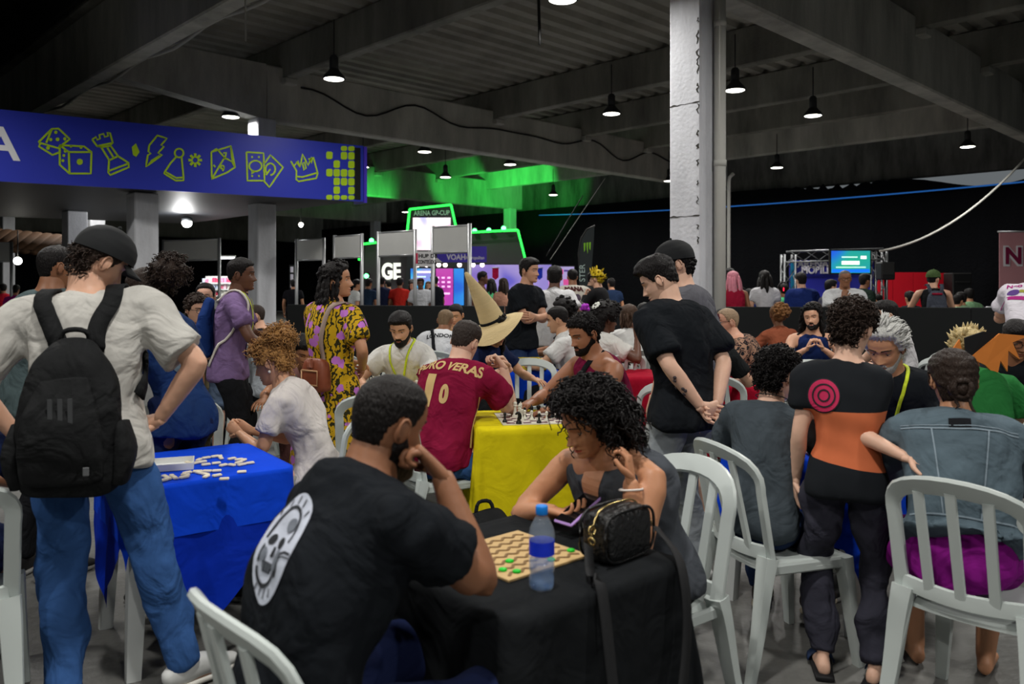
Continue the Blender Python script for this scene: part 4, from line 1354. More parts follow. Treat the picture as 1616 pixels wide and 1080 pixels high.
def band(path, w):
    """polyline to quads"""
    out = []
    for (x0, y0), (x1, y1) in zip(path[:-1], path[1:]):
        L_ = math.hypot(x1 - x0, y1 - y0) or 1e-6
        nx, ny = -(y1 - y0) / L_ * w / 2, (x1 - x0) / L_ * w / 2
        out.append([(x0 + nx, y0 + ny), (x0 - nx, y0 - ny), (x1 - nx, y1 - ny), (x1 + nx, y1 + ny)])
    return out
# ------------------------------------------------------------------ furniture
PLASTIC = mat('white_moulded_plastic', (188, 196, 193), rough=.38, spec=.45, var=.05, vscale=3)
def make_chair():
    r = empty('plastic_chair')
    # seat: rounded shell with a downturned lip
    mb = MB()
    n = 14
    P = []; 
    for j in range(n + 1):
        for i in range(n + 1):
            u = i / n * 2 - 1; v = j / n * 2 - 1
            w_ = .205 + .018 * v
            e = max(abs(u), abs(v))
            rr = 1 - .10 * (u * u * v * v)
            x = u * w_ * rr; y = v * .205 * rr + .01
            z = .448 - .018 * (1 - u * u) * (1 - v * v) - (.03 * max(0, (e - .86) / .14) ** 1.5)
            P.append([x, y, z])
    f = grid_faces(n + 1, n + 1, False); m = len(P)
    P2 = np.array(P) - V(0, 0, .014)
    border = [i for i in range(n + 1)] + [(j + 1) * (n + 1) - 1 for j in range(1, n + 1)] + [n * (n + 1) + i for i in range(n - 1, -1, -1)] + [j * (n + 1) for j in range(n - 1, 0, -1)]
    fs = f + [tuple(i + m for i in q[::-1]) for q in f] + [(border[i], border[i] + m, border[(i + 1) % len(border)] + m, border[(i + 1) % len(border)]) for i in range(len(border))]
    mb.add(np.vstack([P, P2]), fs)
    mb.box((0, .205, .418), (.39, .022, .045), bev=.008); mb.box((-.196, .0, .418), (.022, .38, .045), bev=.008); mb.box((.196, .0, .418), (.022, .38, .045), bev=.008)
    mb.obj('seat', PLASTIC, r, True, 40)
    # legs: channel section, splayed
    for sx in (-1, 1):
        mb = MB(); mb.loft([(sx * .188, .188, .44), (sx * .205, .213, .2), (sx * .222, .235, .0)], [(.040, .024), (.030, .019), (.022, .016)], (1, 0, 0), n=8, sub=3, cap=0, pw=5)
        mb.obj('leg', PLASTIC, r, True, 40)
        mb = MB(); mb.loft([(sx * .196, -.178, .47), (sx * .205, -.200, .38), (sx * .218, -.238, .18), (sx * .235, -.285, .0)], [(.040, .030), (.036, .024), (.029, .018), (.022, .015)], (1, 0, 0), n=8, sub=3, cap=0, pw=5)
        mb.obj('leg', PLASTIC, r, True, 40)
    # back: arched frame, wide at the top
    def bp(a, z):
        """curved back surface: a -1..1 across, z height"""
        h = (z - .44) / .45
        hw = .205 + .012 * h
        return V(a * hw, -.165 - .085 * h - .062 * (1 - a * a) * (.5 + .5 * h), z)
    mb = MB(); path = []; rad = []
    for q in range(21):
        t = q / 20
        if t < .34:
            a, z = -1, .44 + (t / .34) * .33; w_ = .026
        elif t > .66:
            a, z = 1, .44 + ((1 - t) / .34) * .33; w_ = .026
        else:
            g = (t - .34) / .32 * math.pi
            a = -math.cos(g); z = .77 + .105 * math.sin(g) ** .8; w_ = .026 + .012 * math.sin(g)
        path.append(bp(a, z)); rad.append((w_, .012))
    path = np.array(path)
    T = np.gradient(path, axis=0); inw = np.array([V(0, -.18, .66) - p for p in path])
    mb.loft(path, rad, inw, n=8, sub=2, cap=.3, pw=4)
    mb.obj('back_frame', PLASTIC, r, True, 45)
    mb = MB(); mb.loft([bp(-.95, .487), bp(-.5, .480), bp(0, .476), bp(.5, .480), bp(.95, .487)], [(.030, .011)] * 5, (0, 0, 1), n=8, sub=3, cap=0, pw=4)
    mb.obj('back_rail', PLASTIC, r, True, 45)
    for a in (-.5, 0, .5):
        mb = MB(); zt = .77 + .105 * math.sqrt(1 - a * a) - .02
        mb.loft([bp(a, .48), bp(a, .6), bp(a, .72), bp(a, zt)], [(.019, .009)] * 4, (1, 0, 0), n=8, sub=2, cap=0, pw=4)
        mb.obj('back_slat', PLASTIC, r, True, 45)
    return r
chair0 = make_chair()
_cu = [0]
def chair(x, y, rz, label, group=None):
    o = chair0 if _cu[0] == 0 else copy_tree(chair0)
    _cu[0] += 1
    o.location = (x, y, 0); o.rotation_euler = (0, 0, math.radians(rz))
    return tag(o, label, 'chair', group)

TABLEP = mat('white_table_plastic', (196, 200, 198), rough=.45, var=.05)
def make_table():
    r = empty('plastic_table')
    mb = MB(); mb.box((0, 0, .728), (.66, .66, .03), bev=.012); mb.box((0, 0, .70), (.60, .60, .04), bev=.01); mb.obj('tabletop', TABLEP, r, True, 30)
    for sx in (-1, 1):
        for sy in (-1, 1):
            mb = MB(); mb.loft([(sx * .27, sy * .27, .71), (sx * .285, sy * .285, .35), (sx * .30, sy * .30, 0)], [(.045, .045), (.038, .038), (.030, .030)], (1, 0, 0), n=8, sub=2, cap=0, pw=5)
            mb.obj('leg', TABLEP, r, True, 40)
    return r
table0 = make_table(); _tu = [0]
def drape(name, x, y, rz, L_, half, z, m, label, seed=0, n=64, rot2=0, flare=.10, group=None, cat='tablecloth', rip=.030, minz=.02):
    """square cloth of side L_ hanging over a square top of half-width half"""
    g = np.random.default_rng(seed)
    ph = g.uniform(0, 6.28, 5)
    U, W_ = np.meshgrid(np.linspace(-L_ / 2, L_ / 2, n), np.linspace(-L_ / 2, L_ / 2, n))
    c2, s2 = math.cos(math.radians(rot2)), math.sin(math.radians(rot2))
    X = U * c2 - W_ * s2; Y = U * s2 + W_ * c2
    rc = .05
    cx = np.clip(X, -half + rc, half - rc); cy = np.clip(Y, -half + rc, half - rc)
    ox, oy = X - cx, Y - cy
    d = np.hypot(ox, oy); ins = d <= rc
    dn = np.maximum(d, 1e-6)
    nx, ny = ox / dn, oy / dn
    dd = np.maximum(d - rc, 0)
    per = np.arctan2(cy + ny * .2, cx + nx * .2)
    s_ = cx * np.sign(ny) * (np.abs(ny) > .5) + cy * np.sign(nx) * (np.abs(nx) > .5)
    k = np.clip(dd / .3, 0, 1)
    wave = (np.sin(per * 9 + ph[0]) + .7 * np.sin(per * 17 + ph[1]) + .4 * np.sin(s_ * 23 + ph[2])) / 2.1
    corner = np.clip(2 * np.abs(nx * ny), 0, 1)
    outw = rc + .004 + flare * dd * (.55 + .3 * corner) + rip * k * wave * (.6 + corner)
    outw = np.where(dd > 0, np.maximum(outw, rc + .003), d)
    PX = cx + nx * outw; PY = cy + ny * outw
    PZ = z - np.where(ins, 0, np.sqrt(np.maximum(dd ** 2 - (outw - rc) ** 2 * .5, 0)))
    low = PZ < minz
    PX = np.where(low, PX + nx * (minz - PZ) * .7, PX); PY = np.where(low, PY + ny * (minz - PZ) * .7, PY)
    PZ = np.where(low, minz + .004 * np.sin(per * 31), PZ)
    mb = MB(); mb.add(np.stack([PX, PY, PZ], -1).reshape(-1, 3), grid_faces(n, n, False))
    o = mb.obj(name, m)
    o.location = (x, y, 0); o.rotation_euler = (0, 0, math.radians(rz))
    return tag(o, label, cat, group)
def table(x, y, rz, label, group=None):
    o = table0 if _tu[0] == 0 else copy_tree(table0)
    _tu[0] += 1
    o.location = (x, y, 0); o.rotation_euler = (0, 0, math.radians(rz))
    return tag(o, label, 'table', group)
BLUEC = cloth('royal_blue_cloth', (14, 66, 205), var=.08, bscale=14, wrinkle=.22)
BLUED = cloth('deep_blue_cloth', (10, 44, 165), var=.08, bscale=14, wrinkle=.22)
YELC = cloth('yellow_cloth', (206, 190, 20), var=.08, bscale=14, wrinkle=.18)
REDC = cloth('crimson_cloth', (150, 16, 40), var=.10, bscale=14, wrinkle=.2)
BLKC = cloth('black_cloth', (24, 26, 28), var=.15, bscale=14, wrinkle=.25)

T1 = (.10, 4.80, 8); TB = (.03, 2.365, 41.5); TL = (-1.41, 3.58, 35.7); T4 = (1.50, 3.98, 44)
T2a = (-1.12, 6.26, 20); T2b = (-.68, 5.72, 20); TR = (1.72, 6.62, 15); T5 = (.06, 7.80, 10); T6 = (1.0, 10.2, 20)
table(*TB, 'white plastic table hidden under the black cloth'); drape('tablecloth', *TB, 1.66, .335, .752, BLKC, 'black cloth draped over the table with the wooden board', 1, n=80, flare=.16)
table(*TL, 'white plastic table under two blue cloths beside the man in jeans')
drape('tablecloth', *TL, 1.26, .333, .748, BLUED, 'deep blue long cloth hanging under the shorter blue cloth', 2, rot2=45, flare=.08)
drape('tablecloth', *TL, 1.10, .340, .753, BLUEC, 'royal blue short cloth strewn with cream tiles', 3, flare=.05, rip=.008)
table(*T1, 'white plastic table under the yellow chess cloth'); drape('tablecloth', *T1, 1.62, .335, .752, YELC, 'yellow cloth under the chess board with few pieces left', 4, flare=.12)
table(*T4, 'white plastic table in front of the white-haired man'); drape('tablecloth', *T4, 1.40, .335, .752, BLUEC, 'royal blue cloth on the table of the white-haired man', 5, flare=.12)
table(*T2a, 'white plastic table beside the woman in the floral dress'); drape('tablecloth', *T2a, 1.5, .335, .752, YELC, 'yellow cloth under the full chess set near the floral dress', 6, n=40)
table(*T2b, 'white plastic table before the bearded man with a lanyard'); drape('tablecloth', *T2b, 1.5, .335, .752, YELC, 'yellow cloth on the table of the bearded man with a lanyard', 7, n=40)
table(*TR, 'white plastic table under the crimson cloth'); drape('tablecloth', *TR, 1.75, .335, .752, REDC, 'crimson cloth hanging to the floor under a small white box', 8, n=48)
table(*T5, 'white plastic table under the yellow game box'); drape('tablecloth', *T5, 1.6, .335, .752, BLUEC, 'royal blue cloth under the open yellow game box', 9, n=40)
table(*T6, 'white plastic table behind the yellow game box table'); drape('tablecloth', *T6, 1.6, .335, .752, BLUED, 'deep blue cloth on the table beside the partition and brown bob', 10, n=36)
T7 = (3.3, 8.9, 20); table(*T7, 'white plastic table near the laughing long-haired man'); drape('tablecloth', *T7, 1.6, .335, .752, BLUED, 'deep blue cloth before the laughing long-haired man', 12, n=36)
T8 = (-.72, 8.85, 10); table(*T8, 'white plastic table between the two men at the black partition'); drape('tablecloth', *T8, 1.5, .335, .752, YELC, 'yellow cloth between the two men at the black partition', 13, n=36)
T9 = (1.02, 7.25, 10); table(*T9, 'white plastic table before the woman with the hair flower'); drape('tablecloth', *T9, 1.5, .335, .752, REDC, 'crimson cloth before the woman with a white hair flower', 14, n=36)

# chairs: (x, y, yaw, label)
chair(-.375, 1.835, -48.6, 'white plastic chair holding the man with the round back print')
chair(.44, 2.83, 128, 'white plastic chair of the woman in the grey waistcoat')
chair(1.11, 3.42, -72, 'white plastic chair of the seated boy in a grey tee')
chair(1.66, 2.86, -48, 'white plastic chair behind the denim jacket, with a hand on it')
chair(-1.98, 2.84, 28, 'white plastic chair beside the man with the backpack')
chair(-.42, 4.68, -62, 'white plastic chair of the man in the maroon jersey')
chair(-1.02, 4.30, 80, 'white plastic chair of the woman with curly blond hair')
chair(.72, 5.18, 110, 'white plastic chair of the man in the maroon tank top')
chair(.14, 6.72, 178, 'empty white plastic chair facing the chess table, blue cloth behind')
chair(-.86, 5.06, 12, 'empty white plastic chair tucked at the yellow table')
chair(-.28, 8.35, 150, 'white plastic chair behind the yellow game box')
chair(-.78, 6.42, 170, 'white plastic chair of the bearded man with a lanyard')
chair(-1.35, 6.95, 150, 'white plastic chair turned sideways near the pink patterned shirt')
chair(1.62, 6.05, -40, 'white plastic chair of the person with dark red hair')
chair(2.05, 4.35, 135, 'white plastic chair of the white-haired man')
chair(2.42, 6.6, 160, 'white plastic chair near the curly boy, slats facing the crimson table')
chair(-1.98, 4.85, 20, 'white plastic chair behind the blue shirted woman')
chair(-1.75, 7.4, 60, 'white plastic chair by the black partition near the capped player')
chair(-.75, 8.15, -5, 'white plastic chair of the man with the black shoulder strap')
chair(.95, 7.75, 20, 'white plastic chair of the woman with a white hair flower')
chair(2.55, 4.5, 60, 'white plastic chair of the person with the orange headpiece')

# ------------------------------------------------------------------ chess
CW = mat('ivory_chess_plastic', (222, 220, 205), rough=.4, var=.04); CB = mat('black_chess_plastic', (18, 20, 20), rough=.4, var=.05)
PROF = {
 'pawn': [(.0145, 0), (.0145, .005), (.011, .010), (.0065, .018), (.0055, .030), (.009, .033), (.006, .036), (.0085, .041), (.0095, .046), (.007, .052), (.002, .055)],
 'rook': [(.017, 0), (.017, .006), (.012, .013), (.0085, .025), (.009, .045), (.013, .050), (.013, .062), (.009, .062), (.009, .058)],
 'bishop': [(.017, 0), (.017, .006), (.011, .013), (.007, .028), (.006, .048), (.011, .052), (.007, .055), (.010, .063), (.008, .072), (.003, .078), (.004, .081), (.001, .084)],
 'queen': [(.019, 0), (.019, .006), (.013, .014), (.008, .032), (.007, .056), (.013, .060), (.008, .063), (.0115, .078), (.008, .080), (.003, .083), (.004, .087), (.001, .090)],
 'king': [(.019, 0), (.019, .006), (.013, .014), (.0085, .034), (.0075, .060), (.0135, .064), (.009, .067), (.012, .083), (.010, .086), (.003, .088)],
 'knight': [(.017, 0), (.017, .006), (.012, .013), (.009, .022), (.010, .030), (.006, .032)],
}
PIECE = {}
def piece(kind, white, x, y, z, label, group, rz=0):
    key = (kind, white)
    if key not in PIECE:
        mb = MB(); mb.lathe(PROF[kind], n=12)
        if kind == 'king': mb.box((0, 0, .096), (.004, .004, .016)); mb.box((0, 0, .098), (.011, .004, .004))
        if kind == 'knight':
            mb.loft([(0, -.003, .028), (0, -.006, .042), (0, -.001, .056), (0, .008, .060), (0, .018, .052)], [(.007, .012), (.0065, .011), (.006, .010), (.0055, .008), (.004, .005)], (1, 0, 0), n=8, sub=2, cap=.6)
            mb.cyl((.003, -.002, .060), (.003, -.004, .070), .003, .0005, n=5); mb.cyl((-.003, -.002, .060), (-.003, -.004, .070), .003, .0005, n=5)
        PIECE[key] = mb.mesh('chess_' + kind, True, 50)
        PIECE[key].materials.append(CW if white else CB)
    o = bpy.data.objects.new('chess_' + kind, PIECE[key]); COL.objects.link(o)
    o.location = (x, y, z); o.rotation_euler = (0, 0, math.radians(rz))
    return tag(o, label, 'chess piece', group)
CHK = {}
def checker(name, c0, c1):
    if name in CHK: return CHK[name]
    m = bpy.data.materials.new(name); m.use_nodes = True; N = m.node_tree.nodes; L = m.node_tree.links
    b = N['Principled BSDF']; b.inputs['Roughness'].default_value = .5
    tc = N.new('ShaderNodeTexCoord'); ck = N.new('ShaderNodeTexChecker'); ck.inputs['Scale'].default_value = 1 / .047
    mp = N.new('ShaderNodeMapping'); mp.inputs['Location'].default_value = (0, 0, .01)
    L.new(tc.outputs['Object'], mp.inputs[0]); L.new(mp.outputs[0], ck.inputs['Vector'])
    ck.inputs[1].default_value = (*lin(c0), 1); ck.inputs[2].default_value = (*lin(c1), 1); L.new(ck.outputs[0], b.inputs['Base Color'])
    CHK[name] = m
    return m
def board(x, y, rz, z, label):
    r = empty('chess_board', (x, y, z), rz, label, 'chess board')
    mb = MB(); mb.box((0, 0, .002), (.43, .43, .004)); mb.obj('board_sheet', mat('cream_vinyl', (205, 200, 178), rough=.5, var=.05), r, False)
    mb = MB(); mb.box((0, 0, .0046), (.376, .376, .0012)); mb.obj('squares', checker('chess_squares', (212, 206, 188), (92, 38, 52)), r, False)
    return r
def on(T, a, b, z=0):
    """point on a table in the table's own axes"""
    R = rotz(T[2]); p = R @ V(a, b, 0)
    return T[0] + p[0], T[1] + p[1]
TZ = .7525
bx, by = on(T1, .03, -.02)
board(bx, by, T1[2], TZ, 'chess board with maroon squares and few pieces on yellow cloth')
def sq(T, i, j, c=(0, 0), rz=None):
    R = rotz(T[2] if rz is None else rz); p = R @ V((i - 3.5) * .047 + c[0], (j - 3.5) * .047 + c[1], 0)
    return T[0] + p[0], T[1] + p[1]
g1 = 'pieces on the half played chess board'
for kind, wh, i, j in (('pawn', 0, -.6, .8), ('pawn', 0, 3.4, -.4), ('knight', 0, .9, -.6), ('queen', 1, 1.5, 3), ('rook', 1, 1.6, 1.8), ('pawn', 1, 2.1, 2.4), ('pawn', 1, 2.9, 2.0), ('pawn', 1, 3.7, 1.2), ('pawn', 1, 4.6, 1.0), ('bishop', 0, 3.0, 2.6), ('rook', 0, 4.2, 4.6), ('king', 0, 6.4, 3.0), ('queen', 0, 5.6, 3.4), ('rook', 0, 6.6, 3.9), ('pawn', 0, 6.8, 2.6), ('king', 1, 1.2, 4.6), ('bishop', 1, 2.0, 5.2), ('pawn', 0, 2.4, 4.4), ('knight', 0, 7.0, 4.8)):
    x, y = sq((bx, by, T1[2]), i, j)
    piece(kind, wh, x, y, TZ + .005, '%s %s standing on the half played board on yellow cloth' % ('white' if wh else 'black', kind), g1, rz=90)
back = ['rook', 'knight', 'bishop', 'queen', 'king', 'bishop', 'knight', 'rook']
def full_set(T, rz, label, grp, z=TZ):
    board(T[0], T[1], rz, z, label)
    for i in range(8):
        for j, kind, wh in ((0, back[i], 0), (1, 'pawn', 0), (6, 'pawn', 1), (7, back[i], 1)):
            x, y = sq((T[0], T[1], rz), i, j)
            piece(kind, wh, x, y, z + .005, '%s %s in the starting rows of %s' % ('white' if wh else 'black', kind, grp), grp, rz=180 if wh else 0)
full_set((T2a[0] + .03, T2a[1] + .0, 0), 40, 'chess board with a full set near the floral dress', 'the chess set near the floral dress')
full_set((T2b[0] + .02, T2b[1] + .02, 0), 20, 'chess board with a full set before the bearded man', 'the chess set before the bearded man')
x, y = on(T1, .24, -.22)
r = empty('clock_box', (x, y, TZ), T1[2] + 10, 'flat dark brown case lying beside the half played board', 'case')
mb = MB(); mb.box((0, 0, .011), (.13, .06, .022), bev=.004); mb.obj('case_body', mat('dark_brown_wood', (58, 40, 28), rough=.5, var=.3, vscale=30), r, True, 30)
mb = MB(); mb.box((0, 0, .0235), (.10, .04, .003)); mb.obj('case_lid', mat('mid_brown_wood', (86, 60, 40), rough=.5, var=.3, vscale=30), r, False)

# ------------------------------------------------------------------ blue table: cream tiles and a white tray
TILE = mat('cream_tile', (222, 212, 188), rough=.4, var=.05)
mb = MB(); mb.box((0, 0, .005), (.038, .019, .010), bev=.003); tile_me = mb.mesh('domino_tile', True, 30); tile_me.materials.append(TILE)
def tile(px, py, ang):
    s = (py - HOR) / (CAMZ - .76)
    p = at(px, s)
    o = bpy.data.objects.new('domino_tile', tile_me); COL.objects.link(o)
    o.location = (p[0], p[1], TZ + .002); o.rotation_euler = (0, 0, math.radians(ang))
    tag(o, 'small cream domino tile lying on the royal blue cloth', 'domino tile', 'cream tiles on the blue cloth')
ring0 = []
def chain(pts, a_off=0):
    for (x0, y0), (x1, y1) in zip(pts[:-1], pts[1:]):
        X0, Y0 = 230 + x0 / 7.026, 690 + y0 / 7.026; X1, Y1 = 230 + x1 / 7.026, 690 + y1 / 7.026
        s0 = (Y0 - HOR) / .78; s1 = (Y1 - HOR) / .78
        p0 = at(X0, s0); p1 = at(X1, s1); L_ = np.linalg.norm(p1 - p0); ang = math.degrees(math.atan2(*(p1 - p0)[[1, 0]]))
        n = max(1, int(L_ / .034))
        for i in range(n):
            t = (i + .5) / n
            q = p0 + (p1 - p0) * t
            if any(np.hypot(*(q[:2] - r_)) < .021 for r_ in ring0): continue
            ring0.append(q[:2].copy())
            o = bpy.data.objects.new('domino_tile', tile_me); COL.objects.link(o)
            o.location = (q[0], q[1], TZ + .002); o.rotation_euler = (0, 0, math.radians(ang + RNG.normal() * 4))
            tag(o, 'small cream domino tile lying on the royal blue cloth', 'domino tile', 'cream tiles on the blue cloth')
for ch in ([(120, 490), (260, 465), (200, 425), (130, 450)], [(280, 420), (340, 460), (510, 425), (370, 410)], [(400, 405), (520, 380), (840, 370)], [(560, 385), (700, 420), (640, 450), (840, 415)], [(440, 270), (500, 295), (670, 265)], [(560, 265), (620, 235), (820, 205), (840, 240)], [(610, 310), (840, 280)],
           [(820, 320), (900, 300), (1010, 315), (1120, 290), (1190, 280)], [(910, 245), (1000, 230)], [(960, 255), (1110, 240), (1060, 270), (1000, 290)], [(1040, 385), (1090, 382)], [(840, 462), (900, 460)]):
    chain(ch)
p = at(262, (733 - HOR) / .77)
r = empty('instruction_tray', (p[0], p[1], TZ + .001), 20, 'shallow white cardboard tray on the blue cloth by the backpack man', 'tray')
CARD = mat('white_card', (212, 214, 212), rough=.7, var=.04)
mb = MB(); mb.box((0, 0, .004), (.22, .15, .004)); mb.obj('tray_floor', CARD, r, False)
for cx, cy, sx, sy in ((0, .075, .22, .004), (0, -.075, .22, .004), (.11, 0, .004, .15), (-.11, 0, .004, .15)):
    mb = MB(); mb.box((cx, cy, .016), (sx, sy, .028)); mb.obj('tray_side', CARD, r, False)
# yellow game box
x, y = on(T5, -.02, -.10)
r = empty('game_box', (x, y, TZ), 8, 'open yellow cardboard game box with dark trays inside', 'box')
YB = mat('yellow_printed_card', (214, 190, 52), rough=.55, var=.5, vscale=18); DT = mat('dark_tray', (22, 22, 24), rough=.6)
mb = MB(); mb.box((0, 0, .006), (.46, .46, .01)); mb.obj('box_floor', YB, r, False)
for cx, cy, sx, sy in ((0, .23, .46, .008), (0, -.23, .46, .008), (.23, 0, .008, .46), (-.23, 0, .008, .46)):
    mb = MB(); mb.box((cx, cy, .042), (sx, sy, .075)); mb.obj('box_side', YB, r, False)
for q in (-.14, .01, .15):
    mb = MB(); mb.box((q, 0, .045), (.12, .40, .06), bev=.01); mb.obj('inner_tray', DT, r, False)
x, y = on(TR, -.18, -.12)
r = empty('small_game_box', (x, y, TZ), 10, 'small flat white game box on the crimson cloth', 'box')
mb = MB(); mb.box((0, 0, .016), (.24, .13, .032), bev=.002); mb.obj('box_body', CARD, r, False)
GOLD = mat('ochre_print', (176, 128, 48), rough=.5, var=.3, vscale=60)
for q in (-.06, .07):
    mb = MB(); mb.box((q, -.0655, .017), (.055, .001, .018)); mb.obj('printed_logo', GOLD, r, False)
# T4 things: green clip and a badge box
p = at(1412, (715 - HOR) / .77)
r = empty('green_timer', (p[0], p[1], TZ), 30, 'small bright green game button on the blue cloth', 'game piece')
mb = MB(); mb.lathe([(.022, 0), (.024, .006), (.022, .014), (.014, .017)], n=14); mb.obj('button', mat('bright_green_plastic', (110, 190, 20), rough=.4, var=0), r)
mb = MB(); mb.lathe([(.011, .017), (.011, .021), (.006, .022)], n=10); mb.obj('button_knob', mat('bright_green_plastic', (110, 190, 20)), r)

# ------------------------------------------------------------------ black table: wooden board, bottle, handbag
WOOD = mat('pale_plywood', (196, 164, 112), rough=.6, var=.12, vscale=22, stretch=(1, 6, 1)); WOODD = mat('cut_plywood_edge', (128, 98, 60), rough=.7, var=.2, vscale=30)
bc = (.005, 2.36)
r = empty('wooden_game_board', (bc[0], bc[1], TZ), 41.5, 'pale plywood game board with wavy grooves and green pegs', 'game board')
mb = MB(); mb.box((0, 0, .004), (.31, .31, .008), bev=.0015); mb.obj('board_base', WOOD, r, False)
GREEN = mat('green_peg', (26, 190, 40), rough=.4, var=0)
for i in range(7):
    mb = MB(); row = -.125 + i * .040
    pts = [((-.135 + q * .0225) , row + (.009 if q % 2 else -.009), .010) for q in range(13)]
    R45 = rotz(45)
    for (a, b) in zip(pts[:-1], pts[1:]):
        a = V(*a); b = V(*b); d = unit(b - a); s_ = V(-d[1], d[0], 0)
        mb.add([a - s_ * .0045, b - s_ * .0045, b + s_ * .0045, a + s_ * .0045, a - s_ * .0045 + V(0, 0, .003), b - s_ * .0045 + V(0, 0, .003), b + s_ * .0045 + V(0, 0, .003), a + s_ * .0045 + V(0, 0, .003)],
               [(0, 3, 2, 1), (4, 5, 6, 7), (0, 1, 5, 4), (1, 2, 6, 5), (2, 3, 7, 6), (3, 0, 4, 7)])
    mb.xform(t=(0, 0, -.003))
    mb.obj('wavy_ridge', WOODD, r, False)
for k_, (a, b) in enumerate(((-.13, .02), (-.06, -.05), (-.12, -.09), (-.10, -.125), (.035, -.12), (.135, -.10), (-.14, .10))):
    mb = MB(); mb.lathe([(.012, .008), (.012, .013), (.008, .015)], n=12, c=(a, b, 0)); mb.obj('green_peg', GREEN, r)
# water bottle
p = at(855, 480 / .79)
r = empty('water_bottle', (p[0], p[1], TZ), 0, 'clear water bottle with blue cap and blue label on the black table', 'bottle')
PET = mat('clear_pet', (190, 206, 222), rough=.06, alpha=.17, var=0, spec=.9)
prof = [(.020, .006), (.029, .0), (.033, .008), (.034, .030), (.031, .040), (.034, .050), (.034, .085), (.0325, .088), (.0325, .128), (.034, .131), (.034, .142), (.030, .160), (.020, .180), (.0135, .190), (.0135, .196)]
mb = MB(); mb.lathe(prof, n=28)
P_ = mb.v[0]; a_ = np.arctan2(P_[:, 1], P_[:, 0]); kk = np.clip((.05 - P_[:, 2]) / .04, 0, 1); P_[:, :2] *= (1 - .10 * kk * (np.cos(a_ * 5) > .2))[:, None]
mb.obj('bottle_body', PET, r)
mb = MB(); mb.lathe([(.018, .008), (.029, .004), (.0315, .012), (.0318, .030), (.029, .040), (.0318, .050), (.0318, .078)], n=24); mb.obj('water', mat('water', (92, 132, 186), rough=.03, alpha=.42, var=.5, vscale=60, spec=.9), r)
mb = MB()
n = 32; ang = np.arange(n + 1) * 2 * math.pi / n
P_ = []
for z in (.090, .126):
    for a in ang[:-1]: P_.append([.0330 * math.cos(a), .0330 * math.sin(a), z])
mb.add(P_, [(i, (i + 1) % n, n + (i + 1) % n, n + i) for i in range(n)])
mb.obj('label', mat('blue_label', (24, 52, 205), rough=.4, var=.25, vscale=40), r)
mb = MB(); mb.lathe([(.0155, .192), (.0160, .194), (.0160, .212), (.0145, .215), (.004, .2155)], n=24); mb.obj('cap', mat('blue_cap', (16, 120, 210), rough=.4, var=0), r)

# handbag
LEATH = mat('black_croc_leather', (20, 21, 22), rough=.38, spec=.5, var=.2, vscale=40, bump=1.0, bscale=55)
GOLDM = mat('brass_hardware', (205, 180, 120), rough=.25, metal=1.0, var=0)
hx, hy = .305, 2.345
r = empty('handbag', (hx, hy, TZ), 44, 'black crocodile leather handbag with brass rings on the black table', 'bag')
mb = MB()
for y_ in np.linspace(-.038, .038, 5):
    e = 1 - (y_ / .06) ** 2 * .25
    mb.loft([(-.085, y_, .075), (0, y_, .075), (.085, y_, .075)], [(.072 * e, .016), (.080 * e, .016), (.072 * e, .016)], (0, 0, 1), n=18, sub=4, cap=.9, pw=3.2)
me = remesh(mb, .006, it=5, name='bag_body'); link('bag_body', me, LEATH, r)
for y_ in (-.046, .046):
    mb = MB(); pth = []
    for a in np.linspace(0, 2 * math.pi, 37):
        c_, s_ = math.cos(a), math.sin(a)
        pth.append((.112 * np.sign(c_) * abs(c_) ** .55, y_, .078 + .070 * np.sign(s_) * abs(s_) ** .55))
    mb.tube(pth, .0045, n=6); mb.obj('piping', LEATH, r)
mb = MB(); mb.tube([(-.115, 0, .10), (-.08, 0, .150), (0, 0, .160), (.08, 0, .150), (.115, 0, .10)], .003, n=6, sub=4); mb.obj('zip', GOLDM, r)
def ringm(mb, c, R_, rr, th, n=18):
    mb.tube([np.asarray(c) + R_ @ V(rr * math.cos(a), rr * math.sin(a), 0) for a in np.linspace(0, 2 * math.pi, n)], th, n=6)
for sx in (-1, 1):
    mb = MB(); ringm(mb, (sx * .125, -.01, .105), Rx(80), .013, .0028); mb.obj('ring', GOLDM, r)
    mb = MB(); ringm(mb, (sx * .130, -.014, .078), Ry(70), .011, .0028); mb.box((sx * .128, -.012, .09), (.008, .008, .02), bev=.002); mb.obj('clasp', GOLDM, r)
# strap: falls over the table edge and back up
STRAPM = mat('black_woven_strap', (22, 23, 25), rough=.75, var=.2, vscale=60)
Rb = rotz(44)
def bl(p): return Rb.T @ (np.asarray(p, float) - V(hx, hy, TZ))
mb = MB()
edge_a = V(.228, 2.06, .757); low_a = V(.27, 2.0, .40); low_b = V(.36, 2.06, .14); up_b = V(.47, 2.21, .50); edge_b = V(.475, 2.27, .745)
ctl = [bl((hx - .095, hy - .11, TZ + .07)), bl(edge_a + V(-.02, .08, .004)), bl(edge_a), bl(low_a), bl(low_b), bl(up_b), bl(edge_b), bl((hx + .12, hy + .07, TZ + .07))]
pp = lerp_pts(ctl, 8)
nn = np.array([Rb.T @ unit(V(.55, -.75, .25))] * len(pp))
mb.ribbon(pp, nn, .034, .003); mb.obj('shoulder_strap', STRAPM, r)
mb = MB(); c_ = bl((.295, 1.995, .30)); Rm = Rb.T @ Rz(36) @ Rx(90)
for q in range(4):
    a0 = [(-.02, -.018), (.02, -.018), (.02, .018), (-.02, .018)]
    p0, p1 = a0[q], a0[(q + 1) % 4]
    mb.cyl(c_ + Rm @ V(p0[0], p0[1], .006), c_ + Rm @ V(p1[0], p1[1], .006), .0035, n=6)
mb.obj('buckle', GOLDM, r)

